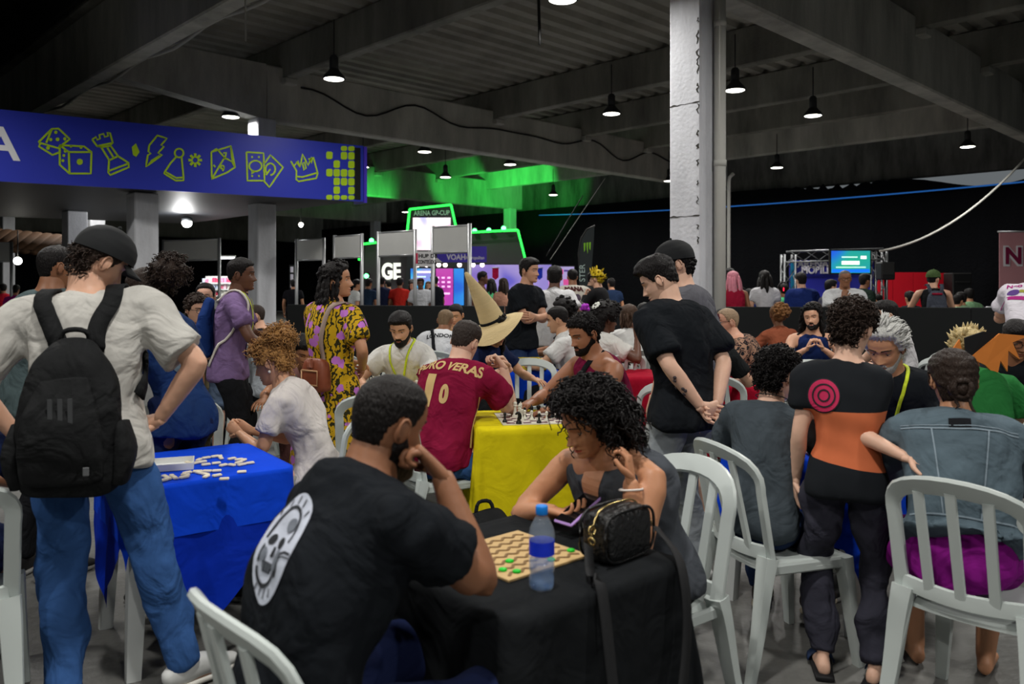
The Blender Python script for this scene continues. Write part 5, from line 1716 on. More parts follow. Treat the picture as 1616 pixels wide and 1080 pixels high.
# backpack on the floor beside the yellow table
r = empty('floor_backpack', (-.12, 4.05, 0), 20, 'black backpack slumped on the floor beside the yellow table', 'bag')
NYL = cloth('black_nylon', (24, 25, 26), rough=.6, var=.25, vscale=20)
mb = MB(); mb.loft([(0, 0, .03), (0, 0, .16), (0, .03, .30), (0, .06, .38)], [(.17, .10), (.17, .12), (.14, .10), (.08, .05)], (1, 0, 0), n=18, sub=3, cap=.4, pw=2.6)
link('pack_body', remesh(mb, .012, it=3, deform=folds(5, .012, 4), name='pack_body'), NYL, r)
mb = MB(); mb.loft([(0, -.11, .04), (0, -.125, .13), (0, -.10, .22)], [(.12, .04), (.13, .045), (.10, .03)], (1, 0, 0), n=14, sub=3, cap=.4, pw=2.6); mb.obj('front_pocket', NYL, r)
mb = MB(); mb.tube([(-.05, .05, .38), (-.03, .06, .44), (.03, .06, .44), (.05, .05, .38)], .010, n=6, sub=3); mb.obj('grab_handle', NYL, r)
r = empty('floor_backpack', (-1.05, 3.95, 0), 0, 'dark backpack on the floor between blue table and curly blond woman', 'bag')
mb = MB(); mb.loft([(0, 0, .03), (0, 0, .2), (0, .03, .36), (0, .06, .46)], [(.13, .09), (.13, .10), (.11, .09), (.07, .05)], (1, 0, 0), n=18, sub=3, cap=.4, pw=2.6)
link('pack_body', remesh(mb, .014, it=3, deform=folds(8, .012, 4), name='pack_body'), NYL, r)
mb = MB(); mb.loft([(0, -.09, .06), (0, -.11, .15), (0, -.09, .24)], [(.09, .04), (.10, .045), (.08, .03)], (1, 0, 0), n=14, sub=3, cap=.4, pw=2.6); mb.obj('front_pocket', NYL, r)

# black partition
fence = empty('partition', (0, 0, 0), 0, 'low black partition fence crossing the hall behind the players', 'partition')
pts = [V(-3.35, 12.1, 0), V(-1.62, 11.45, 0), V(-.1, 11.2, 0), V(1.9, 10.95, 0), V(3.9, 10.7, 0), V(5.9, 10.45, 0), V(7.9, 10.2, 0), V(9.9, 9.95, 0)]
for a, b in zip(pts[:-1], pts[1:]):
    d = b - a; L_ = np.linalg.norm(d); c_ = (a + b) / 2; mb = MB()
    mb.box((c_[0], c_[1], .625), (L_ - .012, .05, 1.25), rotz(math.degrees(math.atan2(d[1], d[0]))), bev=.008); mb.obj('panel', BLACKP, fence, False)
# ------------------------------------------------------------------ booths, stage and screens behind the partition
def slab(name, px0, px1, py0, py1, s, m, parent, th=.06, z0=None):
    """upright panel facing the camera between picture columns, standing s px/m away"""
    y = FPX / s; x0 = (px0 - VX) / s; x1 = (px1 - VX) / s
    zt = CAMZ + (HOR - py0) / s; zb = CAMZ + (HOR - py1) / s if z0 is None else z0
    mb = MB(); mb.box(((x0 + x1) / 2, y, (zt + zb) / 2), (x1 - x0, th, zt - zb)); return mb.obj(name, m, parent, False)
def zat(py, s): return CAMZ + (HOR - py) / s
# aluminium booth frames with white fascias
frames = [((258, 73), (346, 76), 'wide white booth fascia on posts before the bright stall'), ((468, 74), (511, 76), 'narrow white booth fascia on posts beside the tall concrete column'),
          ((528, 80), (571, 83), 'white booth fascia on posts beside the green lit arena'), ((597, 86), (655, 90), 'white booth fascia on posts before the white lit letters'),
          ((683, 95), (741, 99), 'white booth fascia on posts above the violet banner'), ((-40, 70), (18, 70), 'white booth fascia on posts under the brown tiled roof'), ((92, 66), (104, 68), 'narrow white booth fascia beside the white pillar')]
for (p0, s0), (p1, s1), lab in frames:
    a = at(p0, s0); b = at(p1, s1)
    r = empty('exhibition_booth', tuple(a), 0, lab, 'booth')
    b = b - a
    for q in (V(0, 0, 0), b):
        mb = MB(); mb.cyl(q, q + V(0, 0, 2.52), .034, n=8); mb.obj('post', ALU, r)
    d = unit(b); mb = MB(); c_ = b / 2
    mb.box((c_[0], c_[1], 2.29), (np.linalg.norm(b) - .06, .03, .42), rotz(math.degrees(math.atan2(d[1], d[0])))); mb.obj('fascia', PANELW, r, False)
    for z in (2.49, 2.07):
        mb = MB(); mb.cyl(V(0, 0, z), b + V(0, 0, z), .022, n=6); mb.obj('rail', ALU, r)
# HUB DE CONTEUDO banner
s = 98
p = at(656, s); WHB = mat('white_banner', (205, 204, 206), rough=.7, var=.06); INK = mat('black_ink', (22, 20, 24), rough=.7, var=0)
r = empty('hub_banner', (p[0], p[1], 0), 0, 'white banner lettered HUB DE CONTEÚDO hanging between booth posts', 'banner')
w_ = 27 / s
mb = MB(); mb.box((w_ / 2, 0, (zat(397, s) + zat(421, s)) / 2), (w_, .02, 24 / s)); mb.obj('banner_sheet', WHB, r, False)
mb = MB(); mb.box((.02, -.012, (zat(404, s) + zat(412, s)) / 2), (.03, .005, .17)); mb.obj('red_mark', mat('red_ink', (190, 30, 70), var=0), r, False)
put_text('lettering', 'HUB DE', .085, (p[0] + .045, p[1] - .012, zat(407, s)), (1, 0, 0), (0, -1, 0), INK, r, bold=.003, extrude=.002)
put_text('lettering', 'CONTEÚDO', .085, (p[0] + .03, p[1] - .012, zat(416.5, s)), (1, 0, 0), (0, -1, 0), INK, r, bold=.003, extrude=.002, sx=.62)
# violet banner
s = 62; p = at(690, s); VIO = mat('violet_banner', (74, 60, 178), rough=.6, var=.08, vscale=2)
r = empty('violet_banner', (p[0], p[1], 0), 0, 'violet banner lettered VOAH above the lit booth', 'banner')
mb = MB(); mb.box((39 / s, 0, (zat(389, s) + zat(414, s)) / 2), (78 / s, .03, 25 / s)); mb.obj('banner_sheet', VIO, r, False)
WT = mat('white_lettering', (215, 212, 225), rough=.6, var=0)
put_text('lettering', 'VOAH +', .19, (p[0] + 15 / s, p[1] - .02, zat(410, s)), (1, 0, 0), (0, -1, 0), WT, r, bold=.006, extrude=.002, sx=.9)
put_text('lettering', 'Metropolitan', .12, (p[0] + 45 / s, p[1] - .02, zat(409.5, s)), (1, 0, 0), (0, -1, 0), WT, r, bold=.002, extrude=.002, sx=.75)
mb = MB(); mb.add([(-14 / s, -.03, zat(395, s)), (8 / s, -.03, zat(414, s)), (-14 / s, -.03, zat(414, s))], [(0, 1, 2)]); mb.obj('white_corner', WHB, r, False)
# LED screens (procedural gradients)
def led(name, cols, scale, es, dots=None):
    m = bpy.data.materials.new(name); m.use_nodes = True; N = m.node_tree.nodes; L = m.node_tree.links; b = N['Principled BSDF']
    b.inputs['Roughness'].default_value = .3; b.inputs['Base Color'].default_value = (.02, .02, .02, 1)
    tc = N.new('ShaderNodeTexCoord'); mp = N.new('ShaderNodeMapping'); mp.inputs['Scale'].default_value = scale
    L.new(tc.outputs['Object'], mp.inputs[0])
    nz = N.new('ShaderNodeTexNoise'); nz.inputs['Scale'].default_value = 1.0; nz.inputs['Detail'].default_value = 1; nz.inputs['Distortion'].default_value = .6
    L.new(mp.outputs[0], nz.inputs['Vector'])
    cr = N.new('ShaderNodeValToRGB')
    while len(cr.color_ramp.elements) < len(cols): cr.color_ramp.elements.new(.5)
    for i, (e, c) in enumerate(zip(cr.color_ramp.elements, cols)):
        e.position = .28 + .46 * i / max(1, len(cols) - 1); e.color = (*lin(c), 1)
    L.new(nz.outputs['Fac'], cr.inputs[0]); L.new(cr.outputs[0], b.inputs['Emission Color']); b.inputs['Emission Strength'].default_value = es
    return m
def screen(px0, px1, py0, py1, s, m, lab, frame=True, bars=()):
    p = at((px0 + px1) / 2, s); r = empty('led_screen', (p[0], p[1], 0), 0, lab, 'screen')
    w_ = (px1 - px0) / s; z0, z1 = zat(py1, s), zat(py0, s)
    mb = MB(); mb.box((0, .04, (z0 + z1) / 2), (w_ + .06, .07, z1 - z0 + .06)); mb.obj('casing', BLACK, r, False)
    mb = MB(); mb.box((0, 0, (z0 + z1) / 2), (w_, .012, z1 - z0)); mb.obj('display', m, r, False)
    for (a, b, c, d, col, es) in bars:
        mb = MB(); mb.box((((a + b) / 2 - (px0 + px1) / 2) / s, -.008, (zat(c, s) + zat(d, s)) / 2), ((b - a) / s, .006, (d - c) / s)); mb.obj('graphic', glow('graphic_%d_%d_%d' % col, col, es), r, False)
    return r
s = 58
pinkb = [(688 + 9 * (i % 3), 693 + 9 * (i % 3), 437 + 7 * (i // 3), 440 + 7 * (i // 3), (250, 190, 245), .8) for i in range(9)]
screen(648, 686, 424, 482, s, led('cyan_violet_led', [(30, 110, 230), (60, 190, 245), (190, 110, 230)], (1.2, 1, 2), 1.0), 'cyan and lilac lit screen wall behind the white tee man', bars=[(652, 672, 436, 438, (190, 240, 255), 1.0), (654, 680, 428, 431, (255, 225, 230), 1.2)])
screen(688, 715, 424, 482, s, led('magenta_led', [(190, 50, 170), (215, 70, 190), (170, 60, 200)], (1, 1, 1), .9), 'magenta lit panel with small white boxes', bars=pinkb + [(692, 710, 462, 465, (255, 200, 250), .9)])
screen(716, 732, 424, 482, s, led('azure_led', [(30, 110, 235), (40, 150, 250), (60, 170, 250)], (1, 1, 1), .9), 'azure lit panel beside the magenta panel')
lil = led('lilac_led', [(120, 110, 230), (190, 170, 245), (150, 120, 225)], (.9, 1, .9), .75)
screen(740, 870, 418, 482, 56, lil, 'wide lilac lit wall behind the straw hat', bars=[(866, 868, 424, 470, (220, 120, 190), .7)])
screen(872, 906, 421, 482, 56, led('pink_white_led', [(215, 175, 240), (205, 190, 250), (190, 120, 210)], (1, 1, 1.5), .7), 'pale lilac panel with pink blocks',
       bars=[(879, 889, 425, 433, (220, 90, 160), .6), (889, 898, 441, 450, (215, 80, 150), .6), (875, 880, 452, 470, (60, 140, 240), .8), (890, 897, 426, 429, (90, 60, 150), .4), (876, 887, 434, 437, (90, 60, 150), .4)])
# pennants
for px, col, lab in ((782, (150, 20, 60), 'small dark red pennant hung on the lilac wall'), (851, (40, 60, 190), 'small blue pennant hung on the lilac wall')):
    s = 58; p = at(px, s); r = empty('pennant', (p[0], p[1] - .1, 0), 0, lab, 'pennant')
    h = .085; zt, zb = zat(423, s), zat(438, s)
    mb = MB(); mb.add([(-h, 0, zt), (h, 0, zt), (h, 0, zb), (0, 0, zb - .07), (-h, 0, zb), (-h, .01, zt), (h, .01, zt), (h, .01, zb), (0, .01, zb - .07), (-h, .01, zb)], [(0, 4, 3, 2, 1), (5, 6, 7, 8, 9), (0, 1, 6, 5), (1, 2, 7, 6), (2, 3, 8, 7), (3, 4, 9, 8), (4, 0, 5, 9)])
    mb.obj('pennant_cloth', cloth('pennant_%d' % px, col), r, False)
    mb = MB(); mb.cyl((-h - .02, .005, zt), (h + .02, .005, zt), .012, n=6); mb.obj('pennant_rod', ALU, r)
# lit booth ceiling lamps
for px in (663, 676, 695, 705, 727, 748, 762):
    s = 58; p = at(px, s); r = empty('booth_spot', (p[0], p[1] - .5, zat(419, s)), 0, 'small warm spotlight along the top of the lit booth', 'lamp', 'spotlights of the lit booth')
    mb = MB(); mb.ball((0, 0, 0), .06, 8, 6); mb.obj('bulb', glow('warm_spot', (255, 235, 225), 6), r)
    mb = MB(); mb.cyl((0, 0, .04), (0, 0, .14), .05, n=8); mb.obj('can', BLACK, r)
# arena stage
s = 43; p = at(690, s); NEON = glow('green_neon', (40, 240, 70), 3.2); STG = mat('dark_stage_wall', (58, 54, 58), rough=.7, var=.12, vscale=1.5)
st = empty('arena_stage', (0, 0, 0), 0, 'dark arena stage outlined in green neon with a tall lit portal', 'stage')
y0 = FPX / s
def sp(px, py, dy=0): return V((px - VX) / s, y0 + dy, zat(py, s))
def prism(name, pts, d0, d1, m):
    n = len(pts); P_ = [sp(x, y, d0) for x, y in pts] + [sp(x, y, d1) for x, y in pts]
    mb = MB(); mb.add(P_, [tuple(range(n)), tuple(range(2 * n - 1, n - 1, -1))] + [(i, n + i, n + (i + 1) % n, (i + 1) % n) for i in range(n)]); return mb.obj(name, m, st, False)
gb = HOR + CAMZ * s
prism('wall_wing', [(576, 386), (602, 384), (602, gb), (570, gb)], 0, .3, STG)
prism('wall_wing', [(600, 384), (650, 380), (650, gb), (600, gb)], .1, .4, STG)
prism('wall_wing', [(720, 370), (817, 366), (830, 410), (830, gb), (720, gb)], 0, .3, STG)
prism('portal', [(649, 334), (716, 326), (724, 372), (730, gb), (640, gb)], -.6, -.1, mat('black_portal', (20, 26, 26), rough=.5))
for q in ([(572, 412), (576, 387), (602, 384)], [(646, 370), (650, 333), (714, 326), (721, 358)], [(738, 369), (817, 365), (828, 408)]):
    mb = MB(); pts_ = [sp(x, y, -.66) for x, y in q]
    for a, b in zip(pts_[:-1], pts_[1:]): mb.cyl(a, b, .045, n=6)
    mb.obj('neon_tube', NEON, st)
mb = MB(); mb.box(sp(684, 371, -.63), (58 / s, .04, 50 / s)); mb.obj('portal_screen', led('white_pink_led', [(250, 150, 190), (255, 235, 240), (255, 245, 250), (110, 120, 255)], (1.6, 1, 1.2), 1.5), st, False)
put_text('lettering', 'ARENA GP-CUP', .235, sp(684, 342, -.63), (1, 0, .02), (0, -1, 0), mat('pale_green_lettering', (150, 190, 165), var=0, emit=(150, 190, 165), es=.15), st, align='CENTER', bold=.006, sx=.78)
put_text('lit_letters', 'GE', .80, sp(603, 440, -.1), (1, 0, 0), (0, -1, 0), glow('white_letters', (235, 235, 228), .9), st, bold=.03, extrude=.05, sx=.7)
for px, py in ((750, 366), (772, 365), (795, 362), (590, 381), (582, 436)):
    p = sp(px, py, -.5)
    r = empty('green_spot', tuple(p), 0, 'small green stage spotlight on top of the arena wall' if px > 600 else 'small green stage spotlight beside the white lit letters', 'lamp', 'green arena spotlights')
    mb = MB(); mb.ball((0, 0, 0), .085, 10, 7); mb.obj('lens', glow('green_lens', (70, 255, 110), 14), r)
    mb = MB(); mb.cyl((0, .05, 0), (0, .3, .06), .09, n=10); mb.obj('can', BLACK, r)
for px, e_, dx, dz in ((800, 1300, .16, .36), (745, 700, .0, .55), (590, 350, -.3, .6)):
    p = sp(px, 352, .5); gl = bpy.data.lights.new('green_beam', 'SPOT'); gl.energy = e_; gl.color = (.05, 1, .12); gl.spot_size = math.radians(62); gl.spot_blend = .5; gl.shadow_soft_size = .1
    go = bpy.data.objects.new('green_beam', gl); COL.objects.link(go); go.location = tuple(p)
    go.rotation_euler = Vector((dx, .85, dz)).to_track_quat('-Z', 'Y').to_euler()
# feather flag
s = 80; p = at(928, s); r = empty('feather_flag', (p[0], p[1], 0), 0, 'tall dark feather flag with a lime claw mark', 'flag')
FL = mat('dark_flag_cloth', (30, 38, 40), rough=.6, var=.4, vscale=3)
def fp(px, py): return V((px - 928) / s, 0, zat(py, s))
out = [fp(916, 470), fp(916, 430), fp(914, 400), fp(918, 378), fp(926, 364), fp(938, 357), fp(937, 380), fp(934, 420), fp(931, 470)]
n = len(out); mb = MB(); mb.add([o_ + V(0, -.008, 0) for o_ in out] + [o_ + V(0, .008, 0) for o_ in out], [tuple(range(n)), tuple(range(2 * n - 1, n - 1, -1))] + [(i, n + i, n + (i + 1) % n, (i + 1) % n) for i in range(n)]); mb.obj('flag_cloth', FL, r, False)
mb = MB(); mb.tube([fp(916, HOR + CAMZ * s), fp(915, 440), fp(913, 400), fp(917, 377), fp(926, 362), fp(939, 356)], .016, n=6); mb.obj('pole', DARKST, r)
mb = MB()
for q in range(3):
    x = 921 + q * 4.2
    mb.add([fp(x, 384 - q * .6) + V(0, -.012, 0), fp(x + 3, 383.4 - q * .6) + V(0, -.012, 0), fp(x + 2.2, 395 + 6 * (q == 1)) + V(0, -.012, 0), fp(x + .6, 393 + 5 * (q == 0)) + V(0, -.012, 0)], [(0, 3, 2, 1)])
mb.obj('claw_mark', mat('lime_claw', (120, 180, 40), var=0, rough=.6), r, False)
put_text('lettering', 'STER', .16, fp(923, 445) + V(p[0], p[1] - .012, 0), (0, 0, 1), (0, -1, 0), mat('pale_lettering', (170, 190, 185), var=0), r, extrude=.002)
# mobile arena booth
s = 76; y_ = FPX / s
r = empty('mobile_arena_booth', (0, 0, 0), 0, 'violet and blue booth wall lettered ARENA MOBILE in a truss frame', 'booth')
slab('booth_wall', 1246, 1378, 411, 0, s, mat('violet_blue_print', (44, 48, 158), rough=.5, var=.35, vscale=.9), r, z0=0)
slab('teal_band', 1248, 1256, 413, 470, s + .5, mat('teal_print', (20, 110, 150), rough=.5, var=.2), r, th=.03)
tr = mat('truss_metal', (120, 122, 124), rough=.4, metal=.7)
def truss(a, b, nm='truss'):
    a = np.asarray(a, float); b = np.asarray(b, float); mb = MB(); d = unit(b - a); L_ = np.linalg.norm(b - a)
    x = unit(np.cross(d, V(0, 1, 0))); y2 = V(0, 1, 0); h = .11
    cs = [x * h + y2 * h, x * h - y2 * h, -x * h - y2 * h, -x * h + y2 * h]
    for c_ in cs: mb.cyl(a + c_, b + c_, .022, n=6)
    k_ = int(L_ / .3)
    for i in range(k_):
        p0 = a + d * i * L_ / k_; p1 = a + d * (i + 1) * L_ / k_
        for q in range(4): mb.cyl(p0 + cs[q], p1 + cs[(q + 1) % 4], .010, n=4)
    mb.obj(nm, tr, r)
X = lambda px: (px - VX) / s
truss((X(1240), y_ - .15, 0), (X(1240), y_ - .15, zat(402, s))); truss((X(1240), y_ - .15, zat(406, s)), (X(1385), y_ - .15, zat(402, s))); truss((X(1382), y_ - .15, 0), (X(1382), y_ - .15, zat(398, s)))
put_text('lettering', 'ARENA', .20, (X(1257), y_ - .05, zat(422, s)), (1, 0, 0), (0, -1, 0), WT, r, bold=.008, extrude=.003, sx=1.0)
put_text('lettering', 'MOBILE', .20, (X(1263), y_ - .05, zat(431.5, s)), (1, 0, 0), (0, -1, 0), WT, r, bold=.008, extrude=.003, sx=.9)
mb = MB(); c_ = V(X(1298), y_ - .05, zat(415, s)); ringm(mb, c_, Rx(90), .03, .008); mb.obj('ring_mark', WT, r)
s = 80
screen(1312, 1373, 396, 431, s, led('blue_green_led', [(20, 90, 230), (20, 150, 190), (30, 190, 90)], (1.1, 1, 1.8), 1.1), 'bright blue and green television screen above the violet booth',
       bars=[(1328, 1356, 412, 418, (225, 255, 240), 1.4), (1328, 1353, 405, 407, (190, 235, 220), 1.2), (1358, 1367, 404, 409, (235, 245, 245), 1.4), (1319, 1366, 421, 423, (180, 235, 215), 1.0), (1313, 1372, 425, 430, (20, 110, 235), 1.0)])
# loudspeaker on a stand
s = 88; p = at(1397, s); r = empty('loudspeaker', (p[0], p[1], 0), 0, 'black loudspeaker on a tripod stand before the red wall', 'speaker')
mb = MB(); mb.box((0, 0, (zat(414, s) + zat(442, s)) / 2), (.25, .25, 28 / s), bev=.02); mb.obj('cabinet', BLACK, r, False)
mb = MB(); mb.cyl((0, 0, .5), (0, 0, zat(442, s)), .02, n=8); mb.obj('pole', BLACK, r)
for q in range(3):
    a = q * 2.09 + .5; mb = MB(); mb.cyl((0, 0, .8), (.4 * math.cos(a), .4 * math.sin(a), 0), .014, n=6); mb.obj('leg', BLACK, r)
mb = MB(); mb.box((0, -.13, zat(425, s)), (.2, .012, .2)); mb.obj('grille', DARKST, r, False)
# red wall with barriers
s = 70; r = empty('red_hoarding', (0, 0, 0), 0, 'bright red hoarding wall behind steel crowd barriers', 'hoarding')
RED = mat('red_panel', (205, 18, 38), rough=.5, var=.06)
for a, b, t in ((1384, 1408, 431), (1408, 1440, 430), (1440, 1468, 430), (1468, 1497, 431)):
    slab('red_panel', a + .4, b - .4, t, 0, s, RED, r, z0=0)
s = 72; p = at(1511, s); r = empty('black_cabinet', (p[0], p[1], 0), 0, 'tall black equipment case beside the red wall', 'case')
mb = MB(); mb.box((0, 0, zat(431, s) / 2), (.42, .4, zat(431, s)), bev=.02); mb.obj('case_body', BLACK, r, False)
mb = MB(); mb.box((0, -.21, zat(445, s)), (.3, .02, .03)); mb.obj('case_handle', DARKST, r, False)
for a, b, s, lab in ((1380, 1425, 84, 'steel crowd barrier before the red wall near the speaker'), (1432, 1470, 84, 'steel crowd barrier before the red wall near the green cap'), (1524, 1552, 78, 'steel crowd barrier beside the tall black case'), (1556, 1600, 80, 'steel crowd barrier below the pink banner')):
    p = at(a, s); r = empty('crowd_barrier', (p[0], p[1], 0), 0, lab, 'barrier'); w_ = (b - a) / s; mb = MB()
    for q in ((0, .12, 0, 1.1), (w_, .12, w_, 1.1), (0, 1.1, w_, 1.1), (0, .2, w_, .2)):
        mb.cyl((q[0], 0, q[1]), (q[2], 0, q[3]), .02, n=8)
    mb.cyl((0, -.25, .02), (0, .25, .02), .02, n=6); mb.cyl((w_, -.25, .02), (w_, .25, .02), .02, n=6); mb.cyl((0, 0, .02), (0, 0, .14), .02, n=6); mb.cyl((w_, 0, .02), (w_, 0, .14), .02, n=6)
    mb.obj('barrier_frame', ALU, r)
    for i in range(1, 5):
        mb = MB(); mb.cyl((w_ * i / 5, 0, .2), (w_ * i / 5, 0, 1.1), .009, n=6); mb.obj('bar', ALU, r)
# pink banner
s = 72; p = at(1577, s); r = empty('pink_banner', (p[0], p[1], 0), 0, 'pink roll-up banner with a dark red outlined letter N', 'banner')
mb = MB(); mb.box((.55, 0, (zat(366, s) + .1) / 2), (1.1, .02, zat(366, s) - .1)); mb.obj('banner_sheet', mat('pink_banner_print', (196, 140, 146), rough=.6, var=.12, vscale=2), r, False)
mb = MB(); mb.cyl((-.03, 0, zat(366, s)), (1.13, 0, zat(366, s)), .02, n=8); mb.obj('top_rail', ALU, r)
mb = MB(); mb.box((.55, 0, .05), (1.1, .2, .1), bev=.02); mb.obj('base', ALU, r)
put_text('letter_outline', 'N', .52, V(p[0] + .09, p[1] - .014, zat(417, s)), (1, 0, 0), (0, -1, 0), mat('white_outline', (225, 220, 225), var=0), r, bold=.05, extrude=.002)
put_text('lettering', 'N', .50, V(p[0] + .105, p[1] - .022, zat(416, s)), (1, 0, 0), (0, -1, 0), mat('wine_lettering', (122, 16, 62), var=0), r, bold=.016, extrude=.002)
# shop with bright shelves at the left, brown tiled kiosk
s = 52
r = empty('market_stall', (0, 0, 0), 0, 'brightly lit stall with white and pink packages on shelves', 'stall')
slab('back_panel', 325, 400, 436, 0, s, PANELW, r, z0=0)
g = np.random.default_rng(4)
cols = [(225, 225, 228), (230, 190, 205), (215, 60, 90), (235, 235, 225), (190, 200, 220), (240, 120, 150)]
for row in range(3):
    py = 446 + row * 10
    mb = MB(); mb.box(((362 - VX) / s, FPX / s - .25, zat(py, s) - .02), (75 / s, .35, .03)); mb.obj('shelf', PANELW, r, False)
    for i in range(13):
        c_ = cols[g.integers(0, 6)]; h = g.uniform(.09, .15)
        mb = MB(); mb.box(((327 + i * 5.6 - VX) / s, FPX / s - .27 + g.uniform(-.04, .04), zat(py, s) + h / 2), (.085, .12, h), bev=.008); mb.obj('package', mat('pack_%d_%d_%d' % c_, c_, rough=.5, var=.2, vscale=20), r, False)
p = at(362, s); sl = bpy.data.lights.new('stall_light', 'AREA'); sl.energy = 60; sl.size = 1.0
so = bpy.data.objects.new('stall_light', sl); COL.objects.link(so); so.location = (p[0], p[1] - 1.0, 2.3)
tube_ = empty('stall_tube_light', (p[0], p[1] - 1.0, 2.33), 0, 'white tube light above the bright stall shelves', 'lamp'); mb = MB(); mb.cyl((-.5, 0, 0), (.5, 0, 0), .03, n=8); mb.obj('tube', glow('tube_glow', (250, 250, 255), 4), tube_); mb = MB(); mb.box((0, 0, .05), (1.05, .08, .04)); mb.obj('tube_fitting', PANELW, tube_, False)
# kiosk
r = empty('kiosk', tuple(at(10, 44)), 0, 'kiosk with a brown clay tiled roof beyond the canopy', 'kiosk')
CLAY = mat('brown_clay', (104, 78, 58), rough=.85, var=.35, vscale=6)
s = 44
for i in range(15):
    x0 = -2.6 + i * .36
    mb = MB(); mb.loft([(x0, -1.2, 3.05 - i * .035), (x0, .2, 3.75 - i * .035)], [(.20, .07), (.20, .07)], (1, 0, 0), n=8, sub=1, cap=0); mb.obj('roof_tile_row', CLAY, r)
mb = MB(); mb.box((0, -.2, 2.85), (5.4, 1.9, .1), Ry(5.5)); mb.obj('roof_deck', mat('dark_timber', (46, 34, 26), rough=.8), r, False)
for x0 in (-2.2, 2.2):
    mb = MB(); mb.cyl((x0, -.9, 0), (x0, -.9, 2.8), .07, n=10); mb.obj('post', mat('dark_timber', (46, 34, 26)), r)
mb = MB(); mb.box((0, -.9, .55), (4.2, .4, 1.1)); mb.obj('counter', mat('yellow_counter', (180, 140, 40), rough=.6), r, False)
s = 60
r = empty('red_display', (0, 0, 0), 0, 'red and black display stand lettered behind the tall column', 'stand')
slab('stand_panel', 396, 412, 443, 0, s, BLACKP, r, z0=0); slab('stand_red', 398, 410, 458, 466, s + .3, RED, r, th=.03)
r = empty('lit_sign', (0, 0, 0), 0, 'narrow upright black sign with white blocks beside the tall column', 'sign')
slab('sign_panel', 457, 464, 418, 456, 60, BLACKP, r); 
for i in range(3): slab('sign_block', 458.5, 462.5, 421 + i * 12, 430 + i * 12, 60.5, WT, r, th=.03)
# ------------------------------------------------------------------ the crowd
def cl(r, g, b, **k): return cloth('cloth_%d_%d_%d' % (r, g, b), (r, g, b), **k)
LIGHT = (206, 160, 134); FAIR = (216, 174, 150); TAN = (180, 130, 98); BROWN = (140, 95, 68); DEEP = (98, 64, 48)
BLKT = cl(24, 27, 31); WHT = cl(206, 205, 200); JEANS = cl(52, 86, 138, var=.25, vscale=5); DJEANS = cl(34, 48, 78, var=.2); NAVY = cl(24, 34, 66); BLKP = cl(26, 27, 30)
HBLK = hairm('hair_black', (20, 17, 17)); HDK = hairm('hair_dark_brown', (44, 33, 27)); HBR = hairm('hair_brown', (70, 52, 40)); HBLOND = hairm('hair_golden', (164, 120, 70)); HWHITE = hairm('hair_white', (196, 196, 192))
STUB = hairm('stubble', (52, 42, 37)); SNK = (mat('white_sneaker', (198, 200, 198), rough=.6), mat('white_sole', (214, 212, 204), rough=.6)); DKS = (mat('dark_sneaker', (42, 36, 32), rough=.7), mat('cream_sole', (170, 160, 140), rough=.6)); BKS = (mat('black_sneaker', (20, 20, 22), rough=.6), mat('grey_sole', (120, 120, 118), rough=.6))
def local_frame(Q): 
    up = unit(Q['pts'][4] - Q['pts'][2]); R_ = Q['rights'][3]; return up, R_, np.cross(up, R_)
def print_text(Q, txt, size, o, right, up, m, name='print', sx=1.0, bold=.0, align='CENTER'):
    return decal(Q, text_mesh(txt, size, 0.0, align, sx, bold), o, right, up, m, name)

# 1 --- man with cap and backpack, standing with his back to us
GREYT = cl(186, 184, 178)
Q = person('man in a pale grey tee, blue jeans and black cap, hands on hips', (-1.58, 3.02), 14, H=1.78, lean=4, hunch=6, side=-4, head=(-50, 30, 8), arms=(dict(w=(.04, .0, -.42), pole=(1, -.45, 0), d=(-.5, .7, -.4), pn=(-.6, -.3, .4), curl=.6), dict(w=(.06, -.02, -.41), pole=(1, -.35, .1), d=(-.7, .6, -.3), pn=(-.6, -.3, .4), curl=.6)),
           legs=(dict(world=(-1.60, 2.88, .085)), dict(world=(-1.24, 3.10, .085), f=(.8, .7, 0))), sk=LIGHT, top=('loose', GREYT, .030), bottom=('jeans', JEANS), shoes=SNK, hair=('undercap', HDK), q=3, face=False, bulk=1.04)
cap_hat(Q, mat('black_cap_cloth', (22, 24, 26), rough=.8, var=.15))
mb = MB(); c_ = Q['hc'] + Q['RH'] @ (V(0, -.112, .045) * Q['hk']); mb.box(c_, (.022, .008, .018), Q['RH'], bev=.003); mb.obj('cap_buckle', ALU, Q['root'])
up, R_, fw = local_frame(Q); P3 = Q['pts']
# the backpack is a thing of its own, hanging on his back
bo = P3[2] - fw * .23 - up * .20
br = empty('backpack', tuple(Q['toworld'](bo)), 14, 'black backpack with wide straps worn over the pale grey tee', 'bag')
PACK = cloth('black_pack_fabric', (30, 31, 32), rough=.75, var=.25, vscale=12, bscale=60)
mb = MB(); mb.loft([(0, .02, -.27), (0, .0, -.18), (0, -.01, .0), (0, .01, .14), (0, .05, .22)], [(.155, .09), (.165, .105), (.155, .10), (.125, .085), (.07, .045)], (1, 0, 0), n=24, sub=4, cap=.3, pw=2.7)
link('pack_body', remesh(mb, .011, it=4, deform=folds(21, .010, 3.2), name='pack_body'), PACK, br)
mb = MB(); mb.loft([(0, -.085, -.23), (0, -.105, -.12), (0, -.105, .0), (0, -.075, .12)], [(.125, .035), (.13, .045), (.115, .04), (.08, .02)], (1, 0, 0), n=20, sub=4, cap=.3, pw=2.8)
link('front_pocket', remesh(mb, .011, it=4, deform=folds(22, .010, 3.2), name='front_pocket'), PACK, br)
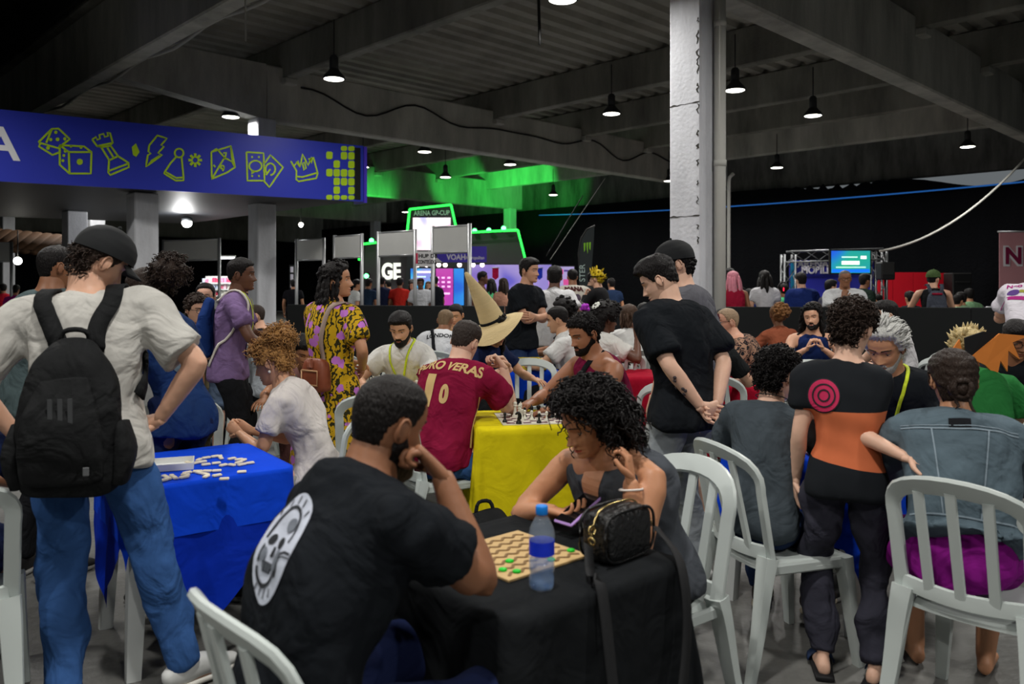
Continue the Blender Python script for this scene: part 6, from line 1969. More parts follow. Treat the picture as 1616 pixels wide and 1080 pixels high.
for sx in (-1, 1):
    mb = MB(); mb.loft([(sx * .155, .01, -.25), (sx * .172, .0, -.15), (sx * .16, .01, -.05)], [(.03, .07), (.036, .08), (.02, .06)], (1, 0, 0), n=12, sub=3, cap=.3, pw=2.6); mb.obj('side_pocket', PACK, br)
mb = MB(); mb.tube([(-.05, .06, .20), (-.035, .045, .265), (.035, .045, .265), (.05, .06, .20)], .009, n=8, sub=4); mb.obj('grab_handle', PACK, br)
LOGO = mat('faded_grey_print', (66, 68, 70), rough=.7)
for q_ in (-.035, -.005, .025):
    mb = MB(); mb.box((q_ + .01, -.147, -.03), (.014, .003, .17), Rx(3)); mb.obj('faded_stripe', LOGO, br, False)
mb = MB(); mb.box((.08, -.140, -.19), (.02, .006, .03), bev=.003); mb.obj('zip_puller', mat('grey_puller', (90, 92, 94)), br, False)
class Conv:
    R = np.eye(3)
    def __call__(s_, p): return p - bo
cv = Conv()
for sx in (-1, 1):
    ct = [bo + V(sx * .06, .05, .20), P3[3] + R_ * sx * .075 - fw * .16 - up * .08, P3[4] + R_ * sx * .105 - fw * .09 - up * .06, P3[4] + R_ * sx * .115 - up * .01, P3[4] + R_ * sx * .125 + fw * .10 - up * .08, P3[3] + R_ * sx * .14 + fw * .14 - up * .12, P3[2] + R_ * sx * .17 + fw * .05 - up * .04, P3[1] + R_ * sx * .18 - fw * .04]
    strap(Q, ct, .062, PACK, 'strap', .010, .010, br, 6, cv)

# 2 --- man with the round back print, seated at the black table
Q = person('bearded man in a black tee with a round pale back print, head on fist', (-.475, 1.80), -50, H=1.80, pose='sit', lean=10, side=-8, hunch=24, head=(4, 16, 4),
           arms=('table', dict(world=(-.170, 1.97, 1.075), pole=(.32, .42, -1), d=(-.62, -.05, .7), pn=(-.75, -.3, -.45), wd=True, curl=1.15)), sk=BROWN, top=('tee', BLKT, .021), bottom=('trousers', cl(26, 34, 66)), shoes=BKS, hair=('buzz', hairm('cropped_black', (26, 23, 22))), q=3, bulk=1.10)
beard(Q, HBLK, .012)
Q2 = Q
up, R_, fw = local_frame(Q); o_ = Q['pts'][2] + up * .03 - fw * .1
PRT = mat('pale_blue_grey_print', (186, 192, 206), rough=.75, var=.12, vscale=25); INKP = mat('black_print_ink', (30, 33, 38), rough=.8, var=0); GRP = mat('grey_print_ink', (108, 114, 124), rough=.8, var=.3, vscale=40)
ro, uo = R_ * 1.0, up
def shrink(polys, k=.82): return flat_poly([[(x * k, y * k) for x, y in p] for p in polys])
decal(Q, shrink([ell(0, 0, .112, .152, 40)]), o_, ro, uo, PRT, 'print_badge', .003)
arc = lambda cx, cy, rx, ry, a0, a1, n=16: [(cx + rx * math.cos(a), cy + ry * math.sin(a)) for a in np.linspace(a0, a1, n)]
blk = band(arc(-.002, .012, .074, .098, .0, math.pi), .009) + band(arc(-.014, -.062, .056, .046, math.pi * 1.02, math.pi * 1.98), .012)
blk += [ell(-.040, .012, .020, .015, 18, .3), ell(.026, .006, .021, .016, 18, -.3), [(-.012, -.006), (.0, -.006), (.004, -.034), (-.018, -.034)]]
blk += [[(-.046, -.046), (.018, -.050), (.012, -.076), (-.040, -.074)], ell(.058, -.060, .012, .022, 14, .3), ell(-.068, -.03, .007, .026, 14, -.15)]
blk += band([(.030, -.030), (.085, -.014), (.112, -.016)], .006) + band([(.032, -.040), (.086, -.026), (.113, -.027)], .004)
for a in (-.072, -.040, -.005, .030, .064): blk += band([(a * 1.02, .118 - a * a * 7.5), (a * 1.14, .143 - a * a * 9)], .0055)
for a in (-.055, -.022, .012, .04): blk += band([(a, -.112 + abs(a) * .12), (a * 1.1 - .003, -.141 + abs(a) * .3)], .0055)
decal(Q, shrink(blk), o_, ro, uo, INKP, 'print_linework', .0055)['kind'] = 'stuff'
decal(Q, shrink([ell(.044, -.040, .022, .030, 18), ell(-.05, -.032, .014, .02, 14), ell(.030, .058, .024, .02, 16)] + [[(x, -.049), (x + .004, -.049), (x + .004, -.073), (x, -.073)] for x in (-.036, -.022, -.008, .006)]), o_, ro, uo, GRP, 'print_shading', .0065)['kind'] = 'stuff'

# 3 --- woman with curly hair and phone
VESTM = cl(72, 76, 82)
Q = person('smiling woman with curly black hair in a grey waistcoat, reading a phone', (.445, 2.80), 133, H=1.60, pose='sit', male=False, lean=13, hunch=24, head=(-14, 26, -6), lid=.9,
           arms=(dict(world=(.365, 2.50, .935), pole=(.15, .35, -1), d=(-.05, .22, .95), pn=(-.75, .25, -.1), wd=True, curl=[.9, .8, .7, .6]), dict(world=(.135, 2.63, .805), pole=(1, -.3, -.25), d=(.75, -.65, .05), pn=(.1, .1, 1), wd=True, curl=.55)),
           sk=(186, 132, 98), top=('vest', VESTM, .020), bottom=('hotpants', BLKP), shoes=BKS, hair=(None, None), q=3, bulk=1.26, nose=1.05)
QW = Q
mb = MB(); HC3 = hairm('hair_curly_black', (17, 14, 14), .42)
P_, N_ = hair_cap(mb, Q['RH'], Q['hc'], Q['hk'], (.016, .034, .036, .04), noise=.005, q=3, seed=5, tb=.05, tf=.84, ts=.34)
curls(mb, Q['RH'], Q['hc'], Q['hk'], P_, N_, 700, ln=.042, rad=.010, tube=.0042, turns=2.0, seed=5, grav=.35)
sel = [i for i in range(len(P_)) if P_[i][2] < .06 and P_[i][1] < .015]
curls(mb, Q['RH'], Q['hc'], Q['hk'], P_[sel], N_[sel], 330, ln=.075, rad=.011, tube=.0042, turns=3.0, seed=8, grav=.8)
fr_ = [i for i in range(len(P_)) if P_[i][2] > .055 and P_[i][1] > .03]
curls(mb, Q['RH'], Q['hc'], Q['hk'], P_[fr_], N_[fr_], 26, ln=.05, rad=.010, tube=.004, turns=2.2, seed=12, grav=.9)
mb.obj('hair', HC3, Q['root'])
up, R_, fw = local_frame(Q)
# orange inner top at the neckline, buttons
decal(Q, flat_poly([[(-.052, .09), (.052, .09), (.006, -.13), (-.006, -.13)]]), Q['pts'][3] + fw * .1 - up * .02, -R_, up, skin('skin_186_132_98', (186, 132, 98)), 'neckline', .004)
decal(Q, flat_poly([[(-.022, -.045), (.022, -.045), (.004, -.105), (-.004, -.105)]]), Q['pts'][3] + fw * .1 - up * .02, -R_, up, cl(176, 92, 52), 'inner_top', .006)
for sx in (-1, 1):
    decal(Q, flat_poly(band([(sx * .062, .03), (sx * .045, -.02), (sx * .004, -.11), (0, -.22)], .012)), Q['pts'][3] + fw * .1 - up * .02, -R_, up, cl(60, 64, 70), 'lapel_edge', .007)
mb = MB(); wr = Q['wrists'][0]; el = Q['elbows'][0]; d = unit(el - wr); x_ = unit(np.cross(d, V(0, 1, 0))); y_ = np.cross(d, x_); c_ = wr + d * .025
mb.tube([c_ + .036 * (x_ * math.cos(a) + y_ * math.sin(a)) for a in np.linspace(0, 6.283, 20)], .0035, n=6); mb.obj('bracelet', mat('pale_beads', (214, 206, 200), rough=.3, var=.3, vscale=120), Q['root'])
# phone held in her right hand
hw = Q['toworld'](Q['wrists'][1]); ph = hw + V(.075, -.055, .022)
r = empty('smartphone', tuple(ph), 132, 'smartphone in a lilac case held by the curly haired woman', 'phone')
Rp = Rx(-24) 
mb = MB(); mb.box((0, 0, 0), (.078, .158, .011), Rp, bev=.004); mb.obj('phone_case', mat('lilac_case', (176, 140, 206), rough=.4, var=.03), r, False)
mb = MB(); mb.box(Rp @ V(0, 0, .0062), (.068, .146, .0015), Rp); mb.obj('phone_screen', mat('dark_glass', (18, 16, 18), rough=.08, spec=.6, var=0), r, False)

# 4 --- boy in the orange and black tee
def boy_mat():
    m = bpy.data.materials.new('black_orange_tee'); m.use_nodes = True; N = m.node_tree.nodes; L = m.node_tree.links; b = N['Principled BSDF']
    b.inputs['Roughness'].default_value = .9; b.inputs['Specular IOR Level'].default_value = .15
    tc = N.new('ShaderNodeTexCoord'); sp_ = N.new('ShaderNodeSeparateXYZ'); L.new(tc.outputs['Object'], sp_.inputs[0])
    def math_(op, a, b_=None):
        n = N.new('ShaderNodeMath'); n.operation = op
        for i, q in enumerate((a, b_)):
            if q is None: continue
            if isinstance(q, (int, float)): n.inputs[i].default_value = q
            else: L.new(q, n.inputs[i])
        return n.outputs[0]
    z = sp_.outputs[2]; x = sp_.outputs[0]
    lo = math_('ADD', .845, math_('MULTIPLY', x, -.16)); hi = 1.052
    inside = math_('MULTIPLY', math_('GREATER_THAN', z, lo), math_('LESS_THAN', z, hi))
    inside = math_('MULTIPLY', inside, math_('LESS_THAN', math_('ABSOLUTE', x), .158))
    nz = N.new('ShaderNodeTexNoise'); nz.inputs['Scale'].default_value = 10; L.new(tc.outputs['Object'], nz.inputs['Vector'])
    mx = N.new('ShaderNodeMix'); mx.data_type = 'RGBA'; mx.inputs[6].default_value = (*lin((26, 29, 33)), 1); mx.inputs[7].default_value = (*lin((198, 106, 68)), 1); L.new(inside, mx.inputs[0])
    hs = N.new('ShaderNodeHueSaturation'); L.new(mx.outputs[2], hs.inputs['Color']); L.new(math_('ADD', .85, math_('MULTIPLY', nz.outputs['Fac'], .3)), hs.inputs['Value']); L.new(hs.outputs[0], b.inputs['Base Color'])
    return m
Q = person('boy with curly dark hair in a black and orange tee, hand on a chair', (1.31, 3.18), -20, H=1.47, lean=2, hunch=7, side=2, head=(-28, 12, 4), arms=('hang', dict(world=(1.45, 2.97, .905), pole=(-.3, -.4, -1), d=(.62, -.62, -.12), pn=(0, .1, -1), wd=True, curl=[.3, .25, .25, .3])),
           legs=(dict(a=(-.085, .0, .085), f=(-.1, 1, 0)), dict(a=(.10, -.02, .085), f=(.3, 1, 0))), sk=FAIR, top=('tee', boy_mat(), .020), bottom=('jeans', cl(52, 52, 62)), shoes=None, hair=('curly', HDK), q=3, bulk=.88, shw=.132)
up, R_, fw = local_frame(Q); o_ = Q['pts'][2] + up * .045 - fw * .1 - R_ * .088
SPK = mat('pink_red_print', (190, 40, 84), rough=.75, var=.08)
decal(Q, flat_poly([ell(0, 0, .061, .068, 32)]), o_, R_, up, mat('black_print_ink', (30, 33, 38)), 'print_rim', .003)
decal(Q, flat_poly([ell(0, 0, .056, .063, 32)]), o_, R_, up, SPK, 'print_disc', .0055)
for rr in (.040, .020):
    decal(Q, flat_poly(band([(rr * math.cos(a), rr * 1.1 * math.sin(a)) for a in np.linspace(0, 6.3, 26)], .006)), o_, R_, up, mat('black_print_ink', (30, 33, 38)), 'print_ring', .008)
for i, sd in enumerate((-1, 1)):        # slides on bare feet
    an = Q['ankles'][i]; f = Q['fdir'][i]; s2 = unit(np.cross(f, V(0, 0, 1))); b_ = V(an[0], an[1], 0); mb = MB()
    mb.loft([b_ + V(0, 0, .012) - f * .07, b_ + V(0, 0, .012) + f * .03, b_ + V(0, 0, .012) + f * .12, b_ + V(0, 0, .012) + f * .17], [(.036, .012), (.04, .012), (.046, .012), (.036, .012)], s2, n=14, sub=2, cap=.5, pw=3)
    so = mb.obj('sandal', BKS[0], Q['root'])
    mb = MB(); mb.ribbon([b_ + f * .09 + s2 * .046 * math.cos(a) + V(0, 0, .02 + .034 * math.sin(a)) for a in np.linspace(0, math.pi, 9)], [s2 * math.cos(a) + V(0, 0, math.sin(a)) for a in np.linspace(0, math.pi, 9)], .05, .006); mb.obj('sandal_strap', mat('blue_black_strap', (24, 44, 78), rough=.6), so)

# 5 --- seated boy in grey
Q = person('boy with tousled black hair and a cord necklace in a dark grey tee', (1.06, 3.45), -38, H=1.58, pose='sit', lean=8, hunch=14, head=(-14, 12, 2), arms=('table', 'table'), legs=(dict(world=(1.20, 3.92, .085)), dict(world=(1.42, 3.83, .085))), sk=FAIR, top=('tee', cl(66, 74, 80), .026), bottom=('jeans', DJEANS), shoes=DKS, hair=('curly', HBLK), q=3, bulk=.90, shw=.15)
mb = MB(); nb = Q['pts'][4]; up, R_, fw = local_frame(Q); mb.tube([nb + up * .03 + .068 * (R_ * math.cos(a) + fw * math.sin(a)) for a in np.linspace(0, 6.283, 24)], .0025, n=5); mb.obj('cord_necklace', CABLE, Q['root'])

# 6 --- denim jacket
DEN = cl(84, 99, 108, var=.45, vscale=7, bscale=45)
Q = person('person in a faded denim jacket and purple shorts, dark hair in a low bun', (1.61, 2.92), -24, H=1.66, pose='sit', male=False, lean=9, hunch=18, head=(8, 14, 0), arms=('table', 'table'), sk=TAN, top=('jacket', DEN, .040), bottom=('shorts', cl(120, 22, 116)), shoes=None, hair=('lowbun', HDK), q=3, bulk=1.12, seat=.465)
up, R_, fw = local_frame(Q); SEAM = cl(128, 142, 152)
decal(Q, flat_poly([[(-.035, -.018), (.035, -.018), (.035, .018), (-.035, .018)]]), Q['pts'][4] - fw * .12 - up * .07, R_, up, BLKP, 'collar_label', .004)
decal(Q, flat_poly(band([(-.19, 0), (0, -.006), (.19, 0)], .005) + band([(-.19, .012), (0, .006), (.19, .012)], .003)), Q['pts'][3] - fw * .12 - up * .03, R_, up, SEAM, 'yoke_seam', .004)
for sx in (-1, 1):
    decal(Q, flat_poly(band([(sx * .09, .0), (sx * .06, -.30)], .005)), Q['pts'][3] - fw * .12 - up * .035, R_, up, SEAM, 'panel_seam', .004)
decal(Q, flat_poly(band([(-.2, 0), (0, 0), (.2, 0)], .006)), Q['pts'][1] - fw * .12 - up * .02, R_, up, SEAM, 'waist_seam', .004)

# 7 --- white-haired man
Q = person('white-haired man in a black polo with a lanyard, fist at his chin', (2.06, 4.32), 142, H=1.86, pose='sit', lean=10, hunch=24, head=(-4, 22, 0), lid=.85, arms=('table', dict(w=(-.13, .26, -.06), pole=(.4, .5, -1), d=(-.5, -.2, .7), pn=(-.5, -.8, 0), curl=1.2)), sk=TAN, top=('shirt', BLKT, .022), bottom=('trousers', BLKP), shoes=BKS, hair=('swept', HWHITE), q=3, bulk=1.10)
beard(Q, hairm('beard_grey', (160, 158, 154)), .005); lanyard(Q, True, .30)

# 8..12 --- left group
Q = person('woman in a dark blue tee with a big frizzy ponytail, looking down', (-1.62, 3.98), 66, H=1.67, male=False, lean=10, hunch=16, head=(14, 22, 0), lid=.8, arms=('hang', 'hang'), sk=BROWN, top=('tee', cl(28, 50, 92, var=.5, vscale=3), .018), bottom=('trousers', NAVY), shoes=BKS, hair=('puff', HDK), q=3)
lanyard(Q, False)
up, R_, fw = local_frame(Q)
decal(Q, flat_poly([ell(.0, .10, .035, .05, 14), ell(.03, .0, .025, .04, 14), ell(-.02, -.08, .03, .03, 14)]), Q['pts'][2] - fw * .1 - R_ * .05, R_, up, cl(96, 110, 118, var=.5, vscale=20), 'print', .004)
person('man in a teal grey polo with cropped hair seen from behind', (-2.50, 4.27), -18, H=1.77, head=(-22, 4, 0), arms=('hang', 'hang'), sk=BROWN, top=('shirt', cl(72, 86, 88), .026), bottom=('trousers', BLKP), shoes=BKS, hair=('buzz', HBLK), q=2, bulk=1.08)
Q = person('young man in a purple tie-dye shirt with lanyard and drawstring bag', (-2.08, 5.95), -78, H=1.74, lean=3, hunch=6, head=(-4, 0, 0), arms=('phone', 'lap'), sk=DEEP, top=('shirt', cl(116, 94, 134, var=.6, vscale=6), .022), bottom=('trousers', BLKP), shoes=BKS, hair=('fade', HBLK), q=2)
lanyard(Q, True)
up, R_, fw = local_frame(Q)
br = empty('drawstring_bag', tuple(Q['toworld'](Q['pts'][2] - fw * .17)), -78, 'navy drawstring bag with white cords on the tie-dye shirt', 'bag')
mb = MB(); mb.loft([(0, 0, -.24), (0, -.02, -.12), (0, -.01, .05), (0, .02, .17)], [(.15, .045), (.16, .06), (.14, .05), (.06, .03)], (1, 0, 0), n=16, sub=3, cap=.3, pw=2.6); link('bag_body', remesh(mb, .013, it=3, deform=folds(31, .01, 4), name='bag_body'), cl(26, 50, 104), br)
CORD = mat('white_cord', (205, 200, 190), rough=.7); bo2 = Q['pts'][2] - fw * .17
class Conv2:
    R = np.eye(3)
    def __call__(s_, p): return p - bo2
for sx in (-1, 1):
    strap(Q, [bo2 + V(sx * .05, .03, .17), Q['pts'][4] + R_ * sx * .10 - fw * .08 - up * .06, Q['pts'][4] + R_ * sx * .11, Q['pts'][3] + R_ * sx * .13 + fw * .10, Q['pts'][2] + R_ * sx * .16 + fw * .04, Q['pts'][1] + R_ * sx * .15 - fw * .06, Q['pts'][0] + R_ * sx * .13 - fw * .1], .016, CORD, 'cord', .008, .010, br, 5, Conv2())
# floral dress
def floral():
    m = bpy.data.materials.new('floral_dress_print'); m.use_nodes = True; N = m.node_tree.nodes; L = m.node_tree.links; b = N['Principled BSDF']; b.inputs['Roughness'].default_value = .85; b.inputs['Specular IOR Level'].default_value = .15
    tc = N.new('ShaderNodeTexCoord')
    def vor(scale, seed, th0, th1):
        mp = N.new('ShaderNodeMapping'); mp.inputs['Location'].default_value = (seed, seed * .7, seed * .3); L.new(tc.outputs['Object'], mp.inputs[0])
        nz = N.new('ShaderNodeTexNoise'); nz.inputs['Scale'].default_value = 40; L.new(mp.outputs[0], nz.inputs['Vector'])
        md = N.new('ShaderNodeMix'); md.data_type = 'RGBA'; md.inputs[0].default_value = .03; L.new(mp.outputs[0], md.inputs[6]); L.new(nz.outputs['Color'], md.inputs[7])
        v = N.new('ShaderNodeTexVoronoi'); v.inputs['Scale'].default_value = scale; L.new(md.outputs[2], v.inputs['Vector'])
        cr = N.new('ShaderNodeValToRGB'); cr.color_ramp.elements[0].position = th0; cr.color_ramp.elements[0].color = (1, 1, 1, 1); cr.color_ramp.elements[1].position = th1; cr.color_ramp.elements[1].color = (0, 0, 0, 1)
        L.new(v.outputs['Distance'], cr.inputs[0]); return cr.outputs[0]
    fl = vor(13, 0, .34, .38)
    wv = N.new('ShaderNodeTexWave'); wv.inputs['Scale'].default_value = 10; wv.inputs['Distortion'].default_value = 9; wv.inputs['Detail Scale'].default_value = 2.5; L.new(tc.outputs['Object'], wv.inputs['Vector'])
    cw = N.new('ShaderNodeValToRGB'); cw.color_ramp.elements[0].position = .62; cw.color_ramp.elements[1].position = .68; L.new(wv.outputs['Fac'], cw.inputs[0])
    m1 = N.new('ShaderNodeMix'); m1.data_type = 'RGBA'; m1.inputs[6].default_value = (*lin((190, 152, 26)), 1); m1.inputs[7].default_value = (*lin((46, 44, 22)), 1); L.new(cw.outputs[0], m1.inputs[0])
    m2 = N.new('ShaderNodeMix'); m2.data_type = 'RGBA'; m2.inputs[7].default_value = (*lin((184, 112, 196)), 1); L.new(m1.outputs[2], m2.inputs[6]); L.new(fl, m2.inputs[0]); L.new(m2.outputs[2], b.inputs['Base Color'])
    return m
Q = person('woman in a yellow and lilac floral dress with a brown shoulder bag', (-1.19, 5.28), -34, H=1.69, male=False, lean=2, hunch=4, head=(-48, -4, 0), arms=('lap', dict(w=(.0, .10, -.38), pole=(.9, -.7, 0), d=(-.7, .6, -.2), pn=(-.5, -.5, 0), curl=.5)), sk=TAN, top=('dress', floral(), .022), bottom=(None, None), shoes=BKS, hair=('longcurly', HBLK), q=2, bulk=1.12)
mb = MB(); wr = Q['wrists'][1]; mb.ball(wr, .001); up, R_, fw = local_frame(Q)
QD = Q
lb = Q['pts'][0] - fw * .13 + R_ * .07 + up * .06
br = empty('shoulder_bag', tuple(Q['toworld'](lb)), -34, 'brown leather shoulder bag hanging on the floral dress', 'bag')
LBR = mat('brown_leather', (120, 62, 40), rough=.45, var=.25, vscale=20); LTR = mat('tan_leather_trim', (176, 134, 96), rough=.5, var=.1)
mb = MB(); mb.loft([(0, -.05, -.105), (0, -.055, -.03), (0, -.05, .06), (0, -.045, .085)], [(.105, .045), (.105, .05), (.09, .042), (.07, .03)], (1, 0, 0), n=20, sub=3, cap=.25, pw=4); mb.obj('bag_body', LBR, br)
mb = MB(); mb.ribbon([(x, -.108, z) for x, z in ((-.07, .02), (-.07, -.07), (.07, -.07), (.07, .02), (-.07, .02))], [(0, -1, 0)] * 5, .012, .003); mb.obj('trim', LTR, br)
mb = MB(); mb.box((0, -.105, .065), (.05, .012, .06), bev=.006); mb.obj('flap_tab', LBR, br)
class Conv3:
    R = np.eye(3)
    def __call__(s_, p): return p - lb
strap(Q, [lb + V(0, -.03, .09), Q['pts'][1] - fw * .14 + R_ * .06, Q['pts'][2] - fw * .15 + R_ * .07, Q['pts'][3] - fw * .12 + R_ * .095, Q['pts'][4] + R_ * .11 - up * .04, Q['pts'][3] + fw * .12 + R_ * .09], .030, mat('taupe_strap', (150, 130, 118), rough=.7, var=.1), 'strap', .008, .004, br, 6, Conv3())
# blond curls
Q = person('woman with golden curly updo in a white tee, bent over the tiles', (-1.02, 4.27), 84, H=1.64, pose='sit', male=False, lean=14, hunch=20, head=(0, 20, 0), lid=.9, arms=(dict(w=(-.12, .27, -.20), pole=(.5, -.3, -1), d=(-.3, .8, .45), pn=(-1, 0, 0), curl=.9), dict(w=(-.12, .25, -.20), pole=(.5, -.3, -1), d=(-.3, .8, .45), pn=(-1, 0, 0), curl=.9)), legs=(dict(world=(-1.22, 3.98, .085)), dict(world=(-1.30, 4.2, .085))), sk=(198, 148, 116), top=('tee', cl(204, 198, 194), .020), bottom=('hotpants', cl(150, 148, 140)), shoes=BKS, hair=(None, None), q=3)
mb = MB(); P_, N_ = hair_cap(mb, Q['RH'], Q['hc'], Q['hk'], (.016, .022, .018, .020), noise=.006, nf=55, q=3, seed=9, tb=.2, tf=.80)
bc_ = V(0, -.09, .12); g = np.random.default_rng(3); bp_ = []; bn_ = []
for i in range(260):
    d = unit(g.normal(size=3)); bp_.append(bc_ + d * V(.07, .075, .055)); bn_.append(d)
mb.ball(Q['hc'] + Q['RH'] @ (bc_ * Q['hk']), V(.07, .075, .055) * Q['hk'], 14, 10, Q['RH'])
curls(mb, Q['RH'], Q['hc'], Q['hk'], P_, N_, 330, ln=.045, rad=.007, tube=.0042, turns=1.6, seed=2, grav=.1, spread=.9)
curls(mb, Q['RH'], Q['hc'], Q['hk'], np.array(bp_), np.array(bn_), 380, ln=.05, rad=.009, tube=.0036, turns=1.8, seed=4, grav=.1)
mb.obj('hair', HBLOND, Q['root'])
for sx in (-1, 1):
    mb = MB(); mb.ball(Q['hc'] + Q['RH'] @ (V(sx * .081, -.010, -.048) * Q['hk']), .008, 8, 6); mb.obj('earring', mat('pearl', (225, 220, 212), rough=.2, var=0), Q['root'])
# person on the chair at the left edge
person('person with dark curly hair in navy on the chair beside the backpack man', (-2.05, 2.88), 30, H=1.66, pose='sit', male=False, lean=16, hunch=26, side=8, head=(-10, 20, 0), arms=('table', 'table'), sk=BROWN, top=('tee', NAVY, .026), bottom=('shorts', NAVY), shoes=BKS, hair=('afro', HDK), q=2, face=False)
# glasses boy and girl, cap player behind
Q = person('boy in round glasses and an olive jacket beside the tie-dye shirt', (-2.55, 6.35), -120, H=1.46, lean=6, hunch=10, head=(-10, 6, 0), arms=('phone', 'phone'), sk=LIGHT, top=('long', cl(96, 88, 66), .026), bottom=('trousers', cl(88, 80, 64)), shoes=DKS, hair=('curly', HDK), q=2); glasses(Q, BLACK)
Q = person('girl in round glasses and denim shorts behind the tie-dye shirt', (-2.62, 6.9), -150, H=1.56, male=False, head=(-20, 2, 0), arms=('lap', 'hang'), sk=(206, 160, 138), top=('tee', BLKT, .02), bottom=('shorts', cl(70, 84, 104)), shoes=SNK, hair=('pony', HBLK), q=2); glasses(Q, BLACK)
Q = person('player in a grey tee and black headgear with a yellow stripe', (-2.32, 7.6), 80, H=1.72, pose='sit', lean=10, hunch=18, head=(0, 18, 0), arms=('table', 'table'), sk=FAIR, top=('tee', cl(150, 156, 162), .026), bottom=('trousers', BLKP), shoes=BKS, hair=('undercap', HBLK), q=2); cap_hat(Q, mat('black_cap_cloth', (22, 24, 26)))
mb = MB(); mb.ribbon([Q['hc'] + Q['RH'] @ (V(x, .118 - x * x * 4, .035) * Q['hk']) for x in np.linspace(-.08, .08, 9)], [Q['RH'] @ unit(V(x * 5, 1, .3)) for x in np.linspace(-.08, .08, 9)], .012, .004); mb.obj('headgear_stripe', mat('yellow_stripe', (220, 200, 40), rough=.5), Q['root'])
Q = person('man with shaved temples in black by the partition near the tall column', (-2.6, 8.8), 100, H=1.74, pose='sit', lean=8, hunch=14, head=(0, 8, 0), arms=('table', 'table'), sk=LIGHT, top=('tee', BLKT), bottom=('trousers', BLKP), shoes=BKS, hair=('buzz', STUB), q=2); beard(Q, STUB, .004)

# 14 --- bearded man with lanyard, pink shirt
Q = person('bearded man in a white tee with a lime lanyard studying the chess board', (-.78, 6.36), 158, H=1.76, pose='sit', lean=8, hunch=16, head=(12, 20, 0), lid=.9, arms=('table', 'table'), sk=(196, 150, 120), top=('tee', WHT, .024), bottom=('trousers', BLKP), shoes=BKS, hair=('short', HBLK), q=2, bulk=1.02); beard(Q, HBLK, .008); lanyard(Q, False, .34)
def soft_print(name, cols, scale):
    m = bpy.data.materials.new(name); m.use_nodes = True; N = m.node_tree.nodes; L = m.node_tree.links; b = N['Principled BSDF']; b.inputs['Roughness'].default_value = .88; b.inputs['Specular IOR Level'].default_value = .15
    tc = N.new('ShaderNodeTexCoord'); nz = N.new('ShaderNodeTexNoise'); nz.inputs['Scale'].default_value = scale; nz.inputs['Detail'].default_value = 1.5; nz.inputs['Distortion'].default_value = 1.5; L.new(tc.outputs['Object'], nz.inputs['Vector'])
    cr = N.new('ShaderNodeValToRGB'); cr.color_ramp.interpolation = 'CONSTANT'
    while len(cr.color_ramp.elements) < len(cols): cr.color_ramp.elements.new(.5)
    for i, (e, c) in enumerate(zip(cr.color_ramp.elements, cols)): e.position = 0 if i == 0 else .36 + .28 * (i - 1) / max(1, len(cols) - 2); e.color = (*lin(c), 1)
    L.new(nz.outputs['Fac'], cr.inputs[0]); L.new(cr.outputs[0], b.inputs['Base Color']); return m
person('player in a pale pink patterned shirt bent over beside the floral dress', (-1.42, 6.62), 150, H=1.74, pose='sit', lean=30, hunch=30, head=(60, 30, 0), arms=('table', 'table'), sk=TAN, top=('tee', soft_print('pink_pattern', [(168, 122, 116), (178, 132, 126), (150, 150, 136), (190, 160, 150)], 5), .03), bottom=('trousers', cl(90, 60, 58)), shoes=BKS, hair=('short', HBLK), q=2, bulk=1.1)

# 15 --- maroon jersey
JER = cl(122, 20, 52, var=.18, vscale=5)
Q = person('man in a maroon jersey with gold lettering, chin on his fists', (-.42, 4.66), -28, H=1.80, pose='sit', legs=(dict(world=(-.12, 4.92, .085), pole=(.5, 1, .8)), dict(world=(-.05, 4.66, .085), pole=(.7, .8, .8), f=(.8, .6, 0))), lean=14, hunch=20, head=(-2, 16, 6), arms=(dict(world=(-.02, 5.02, 1.02), pole=(.2, .5, -1), d=(-.5, -.1, .7), pn=(-.7, -.4, 0), wd=True, curl=1.2), dict(world=(-.05, 4.88, 1.045), pole=(.25, .45, -1), d=(-.55, .1, .6), pn=(-.6, -.3, -.3), wd=True, curl=1.2)), sk=FAIR, top=('tee', JER, .028), bottom=('jeans', JEANS), shoes=SNK, hair=('fade', hairm('hair_cropped_brown', (52, 44, 40))), q=3, bulk=1.06)
up, R_, fw = local_frame(Q); GLD = mat('gold_print', (196, 164, 110), rough=.7, var=.06); b0 = Q['pts'][3] - fw * .12
Rr = R_; Uu = up
print_text(Q, 'PEDRO VERAS', .088, b0 - up * .040, Rr, Uu, GLD, 'name_print', sx=.80, bold=.003)
print_text(Q, '1', .25, b0 - up * .255 - R_ * .055, Rr, Uu, GLD, 'number_print', sx=1.1, bold=.012)
print_text(Q, '0', .135, b0 - up * .235 + R_ * .055, Rr, Uu, GLD, 'number_print', sx=.8, bold=.008)
sd_ = Q['pts'][2] + R_ * .14
decal(Q, flat_poly(band([(-.02, .16), (.0, .10), (-.005, .02), (.012, -.06), (.03, -.13)], .016)), Q['pts'][1] + R_ * .1 + up * .05, fw, up, GLD, 'side_piping', .004)
# 16 --- maroon tank
Q = person('bearded man with short black curls in a maroon tank top and black strap', (.66, 5.22), 118, H=1.84, pose='sit', lean=10, hunch=18, head=(6, 18, 0), lid=.9, arms=('table', 'table'), sk=(158, 108, 80), top=('tank', cl(104, 20, 52), .020), bottom=('shorts', BLKP), shoes=BKS, hair=('tight', HBLK), q=3, bulk=1.08); beard(Q, HBLK, .004)
up, R_, fw = local_frame(Q)
strap(Q, [Q['pts'][4] - R_ * .05 - fw * .05, Q['pts'][4] - R_ * .045 + fw * .06 - up * .03, Q['pts'][3] + fw * .15 - up * .05, Q['pts'][2] + fw * .15 + R_ * .06, Q['pts'][1] + R_ * .16], .035, BLKP, 'crossbody_strap', .006, .004)
